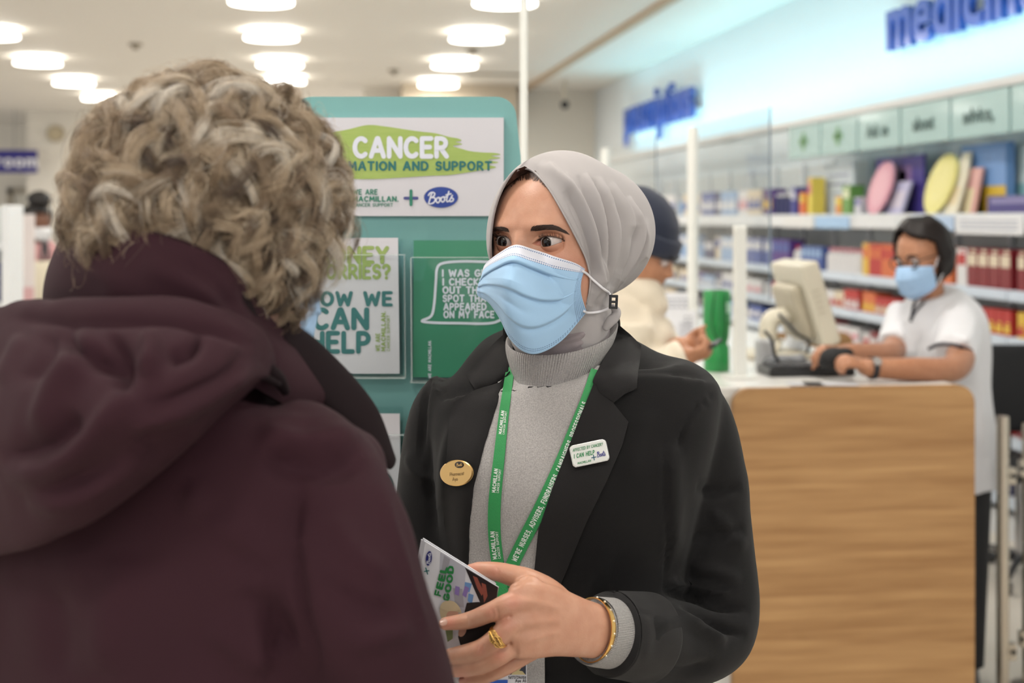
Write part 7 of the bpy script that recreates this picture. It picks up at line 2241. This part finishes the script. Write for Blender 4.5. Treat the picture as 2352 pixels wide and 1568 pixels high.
folds(tm, [([(2060, 740), (2080, 800), (2060, 870)], .010, 12, 0), ([(2120, 760), (2110, 840), (2130, 900)], -.010, 12, 0), ([(2240, 720), (2220, 780), (2140, 790)], .01, 12, 0), ([(2180, 830), (2200, 900), (2190, 1000)], -.012, 14, 0), ([(2240, 830), (2250, 930), (2260, 1050)], .012, 14, 0), ([(2100, 800), (2060, 830), (2045, 860)], .008, 10, 0)])
link('tunic', tm, tun, emp, True)
trim_m = M('dark tunic piping', (52, 52, 62), .7)
tb_ = bvh_of(tm)
def on_t(px, py, off=.003):
    p, n = hit(tb_, px, py, off, 4.7); return p
ob('neck_piping', tube([on_t(2112, 680), on_t(2100, 700), on_t(2096, 720), on_t(2092, 738)], [.005] * 4, n=8, m=16), trim_m, emp, True)
ob('neck_piping', tube([on_t(2092, 738), on_t(2104, 716), on_t(2124, 694)], [.004] * 3, n=8, m=12), trim_m, emp, True)
ob('sleeve_piping', tube([P(2134, 800, 4.56), P(2160, 790, 4.49), P(2200, 794, 4.47), P(2236, 808, 4.52), P(2240, 824, 4.58)], [.006] * 5, n=8, m=24), trim_m, emp, True)
tb2 = M('black work trousers', (26, 26, 30), .8)
for s_, px in ((-1, 2150), (1, 2218)):
    h0 = P(px, 1080, 4.92); fx = np.array([h0[0], h0[1], 0])
    ob('trouser_leg', tube([h0, h0 * np.array([1, 1, .55]), fx + UP * .06], [(.088, .1), (.075, .08), (.06, .07)], RT, 22, 24), tb2, emp, True)
    ob('shoe', tube([fx + UP * .035 + FW * .05, fx + UP * .04, fx + UP * .03 - FW * .12 - RT * .03, fx + UP * .02 - FW * .16 - RT * .04], [(.035, .033), (.042, .04), (.038, .03), (.028, .02)], RT, 16, 14, round_ends=True), M('black leather', (20, 20, 20), .35), emp, True)
# dark bob
bob_m = M('black brown hair', (30, 24, 23), .5, spec=.25, bump=(160, .5), stretch=(1, 1, .12))
bv, bf = ellipsoid((0, 0, 0), (1, 1, 1), nu=56, nv=40)
bv = np.array(bv)
r_ = np.stack([bv[:, 0] * .098, .018 + bv[:, 1] * .112, .022 + bv[:, 2] * .112], 1)
low = bv[:, 2] < -.1
r_[low, 2] = .022 + bv[low, 2] * .135
r_[low, 0] *= 1.06
keepv = ~((bv[:, 1] < -.42) & (bv[:, 2] < .74 - .35 * np.abs(bv[:, 0] + .25))) & (bv[:, 2] > -.95)
bf = [q for q in bf if all(keepv[i] for i in q)]
bme = mesh('bob_hair', *xf((r_, bf), EF))
lumps(bme, .008, 30, 2.0, (1, 1, .4)); 
ho = link('bob_hair', bme, bob_m, emp, True); sd = ho.modifiers.new('thickness', 'SOLIDIFY'); sd.thickness = .018; sd.offset = -1
pts, fcs, uv = mask_patch(EF, 'face_mask', emp, 1.06)
mo = ob('face_mask', xf((pts, fcs), EF), MATS['mask blue plain'], emp, True); mo.modifiers.new('thickness', 'SOLIDIFY').thickness = .0015
for s in (-1, 1):
    ob('ear_loop', tube([loc(EF, (s * .070, -.036, -.035)), loc(EF, (s * .079, .0, .008)), loc(EF, (s * .082, .022, .0))], [.0022] * 3, n=8, m=12), white_el, mo, True)
    ob('ear_loop', tube([loc(EF, (s * .070, -.036, -.09)), loc(EF, (s * .080, .0, -.05)), loc(EF, (s * .082, .022, -.03))], [.0022] * 3, n=8, m=12), white_el, mo, True)
gl = M('dark spectacle frame', (40, 30, 32), .3)
gparts = []
for s in (-1, 1):
    gparts.append(tube([loc(EF, (s * .033 + .024 * math.cos(t), -.101 + .006 * abs(math.cos(t)) , .0 + .018 * math.sin(t))) for t in np.linspace(0, 2 * math.pi, 25)], [.0022] * 25, n=6))
    gparts.append(tube([loc(EF, (s * .058, -.094, .006)), loc(EF, (s * .080, -.05, .008)), loc(EF, (s * .084, .01, .004))], [.002] * 3, n=6, m=10))
gparts.append(tube([loc(EF, (-.01, -.104, .002)), loc(EF, (0, -.107, .004)), loc(EF, (.01, -.104, .002))], [.0022] * 3, n=6))
g_ = ob('glasses', join(gparts), gl, emp, True)
em2 = eye_mat('brown eye')
for s in (-1, 1):
    c = loc(EF, (s * .031, -.077, .0)); eyeball('eyeball', c, .0125, loc(EF, (s * .02, -.5, -.12)) - c, em2, emp)
    ob('eyebrow', tube([loc(EF, (s * .014, -.098, .020)), loc(EF, (s * .032, -.097, .025)), loc(EF, (s * .05, -.086, .020))], [(.003, .0015), (.0035, .0015), (.002, .001)], UP, 8, 12), bob_m, emp, True)
wa = P(2004, 845, 4.30); wax = P(2095, 848, 4.33) - P(1985, 842, 4.30); wax /= np.linalg.norm(wax)
w = empty('wristwatch', wa, 'dark wristwatch with silver face on the employee\'s wrist', 'watch')
w1 = UP - wax * (UP @ wax); w1 /= np.linalg.norm(w1); w2 = np.cross(wax, w1)
rg = [[wa + (w1 * math.cos(t) + w2 * math.sin(t)) * (.031 + h) + wax * a for a, h in ((-.009, 0), (-.009, .003), (.009, .003), (.009, 0))] for t in np.linspace(0, 2 * math.pi, 40)]
ob('strap', loft(rg, False, False), M('dark strap', (44, 44, 50), .5), w, True, 40)
fd = -FW * .75 + UP * .6; fd = fd - wax * (fd @ wax); fd /= np.linalg.norm(fd)
ob('dial', cyl(wa + fd * .033, wa + fd * .040, .014, 20), M('silver dial', (216, 216, 220), .2, .8), w, True, 40)
o = link('black_pouch', remesh([ellipsoid(P(1915, 822, 4.36), (.045, .03, .034), (RT, FW, UP)), ellipsoid(P(1940, 812, 4.36), (.03, .02, .02), (RT, FW, UP)), ellipsoid(P(1900, 832, 4.36), (.03, .02, .02), (RT, FW, UP))], .006, 3), M('black pouch', (24, 24, 26), .7), None, True); tag(o, 'black cloth pouch held between the employee\'s hands', 'pouch')
for i, (px, w_, lb) in enumerate(((1905, .16, 'flat white receipt on the counter before the employee'), (1850, .10, 'small white paper slip beside the barcode scanner'))):
    q = P(px, 870, 4.25); q[2] = 1.1028
    o = ob('paper_slip', xf(rbox(-w_ / 2, w_ / 2, -.04, .04, 0, .003, .001, 1), cam_frame(q)), M('white paper', (224, 224, 230), .4)); tag(o, lb, 'paper')

# ================================================================== the man in the navy beanie
mn_o = P(1476, 578, 4.15)
man = empty('person', (mn_o[0], mn_o[1], 0), 'man in navy beanie and cream coat looking down at his phone', 'person')
MF = tilt_frame(mn_o, -68, 22, 0)
skinD = skin_mat('tan skin', (190, 136, 104), (168, 114, 84), 0)
hv = head_low(MF, 1.05, 80, 70)
nk = tube([P(1465, 640, 4.17), P(1450, 700, 4.18), P(1445, 760, 4.18)], [.06, .06, .09], None, 16, 8)
ar = capsule_arm([(1440, 760, 4.12), (1455, 850, 4.08), (1490, 860, 4.02), (1560, 825, 3.98), (1580, 818, 3.97)], [.05, .045, .042, .032, .028])
ar2 = capsule_arm([(1450, 760, 4.24), (1470, 840, 4.22), (1510, 830, 4.12), (1556, 800, 4.04), (1570, 796, 4.02)], [.05, .045, .042, .032, .028])
h1 = small_hand(P(1578, 818, 3.97), P(1612, 812, 3.96), UP * .9 + FW * .5, .95)
h2 = small_hand(P(1566, 797, 4.03), P(1600, 798, 4.02), UP * .5 - FW * .7, .95)
link('body', remesh([hv, nk, ar, ar2] + h1 + h2, .0065, 3), skinD, man, True)
crm = M('cream wool coat', (226, 214, 194), .9, sheen=.2, bump=(300, .4))
bd_ = tube([P(1450, 690, 4.18), P(1442, 720, 4.18), P(1438, 780, 4.18), P(1440, 900, 4.18), P(1445, 1100, 4.18), P(1445, 1450, 4.18)], [(.09, .10), (.13, .15), (.15, .19), (.15, .20), (.155, .21), (.17, .22)], RT, 30, 40, e=2.4)
s1 = tube([P(1445, 750, 4.03), P(1450, 850, 4.0), P(1490, 868, 3.97), P(1550, 832, 3.965), P(1572, 824, 3.965)], [.07, .066, .064, .058, .056], None, 24, 40)
s2 = tube([P(1455, 750, 4.30), P(1470, 840, 4.26), P(1510, 835, 4.15), P(1550, 806, 4.07)], [.07, .066, .062, .056], None, 24, 34)
hd2 = tube([P(1400, 690, 4.22), P(1420, 670, 4.2), P(1450, 664, 4.15), P(1490, 676, 4.10), P(1510, 700, 4.08)], [.045, .05, .05, .045, .03], None, 18, 24, round_ends=True)
cmn = remesh([bd_, s1, s2, hd2], .009, 4)
folds(cmn, [([(1540, 790), (1552, 830), (1548, 870)], -.012, 6, 0), ([(1480, 700), (1500, 760), (1520, 800)], .01, 12, 0), ([(1470, 780), (1500, 820), (1530, 850)], -.01, 10, 0)])
lumps(cmn, .006, 18, 1.0)
link('coat', cmn, crm, man, True)
nv2 = M('navy knit', (38, 44, 62), .95, sheen=.2, bump=(260, .7))
bn = [loft([[loc(MF, (r * .96 * math.cos(t), .012 + dy + r * 1.10 * math.sin(t), z)) for t in np.linspace(0, 2 * math.pi, 40, endpoint=False)] for r, z, dy in ((.088, .012, 0), (.096, .020, 0), (.100, .040, 0), (.098, .060, .002), (.093, .075, .006), (.094, .095, .010), (.088, .120, .018), (.074, .148, .028), (.048, .170, .036), (.015, .180, .040))])]
ob('beanie', bn[0], nv2, man, True)
ob('beanie_cuff', loft([[loc(MF, (r * .96 * math.cos(t), .012 + r * 1.10 * math.sin(t), z)) for t in np.linspace(0, 2 * math.pi, 40, endpoint=False)] for r, z in ((.092, .008), (.102, .010), (.105, .030), (.104, .062), (.098, .068))]), nv2, man, True)
em3 = eye_mat('hazel eye')
for s in (-1, 1):
    c = loc(MF, (s * .032, -.080, .0)); eyeball('eyeball', c, .0125, loc(MF, (s * .02, -.5, -.2)) - c, em3, man)
    ob('eyebrow', tube([loc(MF, (s * .014, -.101, .019)), loc(MF, (s * .033, -.100, .022)), loc(MF, (s * .05, -.09, .018))], [(.003, .0015), (.0035, .0015), (.002, .001)], UP, 8, 12), bob_m, man, True)
ob('chin_mask', tube([loc(MF, (-.052, -.05, -.120)), loc(MF, (-.04, -.085, -.120)), loc(MF, (0, -.105, -.118)), loc(MF, (.04, -.085, -.120)), loc(MF, (.052, -.05, -.120))], [(.016, .008), (.020, .010), (.022, .012), (.020, .010), (.016, .008)], UP, 14, 24), M('black mask cloth', (24, 24, 28), .8), man, True)
mtr = M('dark jeans', (46, 50, 66), .85)
for s in (-1, 1):
    h0 = P(1445, 1420, 4.18) + FW * .10 * s; fx = np.array([h0[0], h0[1], 0])
    ob('trouser_leg', tube([h0, fx + UP * .25, fx + UP * .05], [(.085, .085), (.07, .07), (.065, .065)], RT, 18, 12), mtr, man, True)
    ob('shoe', tube([fx + UP * .035 - RT * .06, fx + UP * .045, fx + UP * .035 + RT * .14, fx + UP * .022 + RT * .19], [(.036, .033), (.045, .045), (.042, .032), (.03, .02)], FW, 16, 14, round_ends=True), M('black leather', (20, 20, 20), .35), man, True)
phc = P(1627, 796, 3.975)
e = empty('mobile_phone', phc, 'dark mobile phone in the man\'s hand above the counter', 'phone')
pa_ = P(1655, 784, 3.96) - P(1600, 808, 3.99); pa_ /= np.linalg.norm(pa_)
pn_ = np.cross(FW, pa_); pn_ = pn_ if pn_[2] > 0 else -pn_; ps_ = np.cross(pn_, pa_)
ob('case', xf(rbox(-.036, .036, -.074 / 2 * 1.0, .074 / 2, -.004, .004, .003), (phc, pa_, ps_, pn_)), blk, e)
ob('screen', xf(rbox(-.033, .033, -.034, .034, .004, .0046, .0003, 1), (phc, pa_, ps_, pn_)), M('phone glass', (60, 64, 74), .08), e)

# ================================================================== a shopper far off on the left
fp_o = P(90, 512, 9.8)
fp_ = empty('person', (fp_o[0], fp_o[1], 0), 'distant shopper with black hair bun and pink top at the far left', 'person')
QF = tilt_frame(fp_o, -60, 12, 0)
skinE = skin_mat('deep brown skin', (120, 80, 60), (104, 66, 48), 0)
hv = head_low(QF, 1.0, 48, 40)
nk = tube([P(88, 540, 9.82), P(86, 560, 9.84)], [.055, .07], None, 14, 6)
al_ = tube([P(60, 590, 9.8), P(52, 640, 9.74), P(60, 690, 9.6), P(76, 720, 9.5)], [.05, .045, .04, .03], None, 14, 18, round_ends=True)
hh = small_hand(P(76, 720, 9.5), P(88, 728, 9.44), UP + FW * .2, .9)
link('body', remesh([hv, nk, al_] + hh, .011, 3), skinE, fp_, True)
topm = M('pink top', (212, 160, 160), .85)
link('top', remesh([tube([P(90, 548, 9.84), P(88, 562, 9.85), P(86, 600, 9.86), P(86, 680, 9.87), P(86, 760, 9.88)], [(.08, .07), (.15, .09), (.175, .11), (.16, .11), (.17, .12)], RT, 24, 20), tube([P(58, 572, 9.83), P(53, 600, 9.8), P(52, 620, 9.77)], [.06, .062, .058], None, 16, 12)], .014, 3), topm, fp_, True)
link('skirt', remesh([tube([P(86, 730, 9.88), P(86, 850, 9.88), P(86, 975, 9.88)], [(.17, .13), (.20, .16), (.22, .18)], RT, 24, 16)], .016, 2), M('blue skirt', (76, 92, 150), .85), fp_, True)
hbm = M('black hair', (22, 18, 18), .5, bump=(200, .5))
bv2, bf2 = ellipsoid((0, .025, .03), (.104, .118, .108), nu=30, nv=22)
kv = np.array(bv2); kp = ~((kv[:, 1] < -.04) & (kv[:, 2] < .085)) & (kv[:, 2] > -.05)
ob('hair', xf((kv, [q for q in bf2 if all(kp[i] for i in q)]), QF), hbm, fp_, True)
ob('hair_bun', xf(ellipsoid((0, .03, .158), (.085, .08, .062), nu=20, nv=14), QF), hbm, fp_, True)
ob('face_mask', xf(mask_patch(QF, 'm', fp_)[:2], QF), M('mask white', (228, 228, 230), .8), fp_, True)
for s in (-1, 1):
    h0 = P(86, 960, 9.88) + RT * .09 * s; fx = np.array([h0[0], h0[1], 0])
    ob('lower_leg', tube([h0, fx + UP * .05], [.05, .035], None, 12, 6), skinE, fp_, True)
    ob('shoe', tube([fx + UP * .03 - RT * .05, fx + UP * .04, fx + UP * .02 + RT * .14], [.03, .036, .02], FW, 12, 10, round_ends=True), M('black leather', (20, 20, 20), .35), fp_, True)
e = empty('tote_bag', P(110, 640, 9.7), 'cream shoulder bag with a dark strap on the distant shopper', 'bag')
ob('bag', xf(rbox(-.10, .10, -.06, .06, -.24, .12, .04, 3), cam_frame(P(103, 640, 9.66))), M('cream canvas', (222, 212, 190), .9), e, True)
ob('strap', tube([P(96, 600, 9.64), P(100, 562, 9.70), P(104, 552, 9.80), P(112, 600, 9.66)], [.012] * 4, n=10, m=20), M('dark strap', (44, 44, 50), .5), e, True)
ob('dark_side', xf(rbox(.10, .17, -.06, .06, -.30, .10, .03, 3), cam_frame(P(103, 640, 9.66))), M('dark bag cloth', (60, 62, 66), .9), e, True)
# white shop unit at the left edge
g0 = P(30, 470, 6.2)
e = empty('gondola', (g0[0], g0[1], 0), 'white free-standing shelf unit cut off by the left edge of the picture', 'shelf unit')
xr = P(22, 600, 6.2)[0]; yb = P(22, 600, 6.2)[1]
ob('end_post', rbox(xr - .035, xr, yb, yb + .30, 0, 1.655, .006), shelf_w, e)
for k in range(6):
    ob('shelf', rbox(xr - 1.0, xr - .04, yb + .02, yb + .27, .16 + .26 * k, .19 + .26 * k, .004), shelf_w, e)
ob('back_panel', box(xr - 1.0, xr - .035, yb + .27, yb + .295, 0, 1.65), back_m, e)
ob('base', box(xr - 1.0, xr - .036, yb + .02, yb + .27, 0, .155), shelf_w, e)
gcol = [(CRM, GRN), (WHT, RED), (YEL, GRN), (LBL, WHT), (BLU, WHT)]
for k in range(5):
    for q in range(3):
        c1, c2 = gcol[(k + q) % 5]
        o = bpy.data.objects.new('medicine_carton', None) if False else ob('boxed_product', xf(rbox(0, .085, 0, .08, 0, .17, .003, 1), (np.array([xr - .14 - .095 * q, yb + .04, .1905 + .26 * k]), np.array([1.0, 0, 0]), np.array([0, 1.0, 0]), np.array([0, 0, 1.0]))), sc(c1))
        ob('print_band', box(xr - .135 - .095 * q, xr - .06 - .095 * q, yb + .0385, yb + .0405, .24 + .26 * k, .31 + .26 * k), sc(c2), o)
        tag(o, f'{NAMEC[c1]} boxed product, {ORD[q]} from the post, {ORD[k]} shelf up, far-left shelf unit', 'carton', 'boxed products on the far left unit')
# slim pale banner beside it
p = P(62, 600, 8.2)
e = empty('pale_banner', (p[0], p[1], 0), 'slim pale pink and white promotional banner beside the far-left shelf unit', 'banner')
ob('sheet', xf(rbox(-.045, .045, -.004, .004, .02, 1.62, .002, 1), cam_frame(np.array([p[0], p[1], 0]))), M('banner white', (228, 218, 216), .6), e)
ob('foot', xf(rbox(-.1, .1, -.1, .1, 0, .02, .004), cam_frame(np.array([p[0], p[1], 0]))), shelf_w, e)
ob('print', xf(rbox(-.04, .04, -.006, -.003, .9, 1.2, .0005, 1), cam_frame(np.array([p[0], p[1], 0]))), M('banner pink', (214, 170, 172), .6), e)
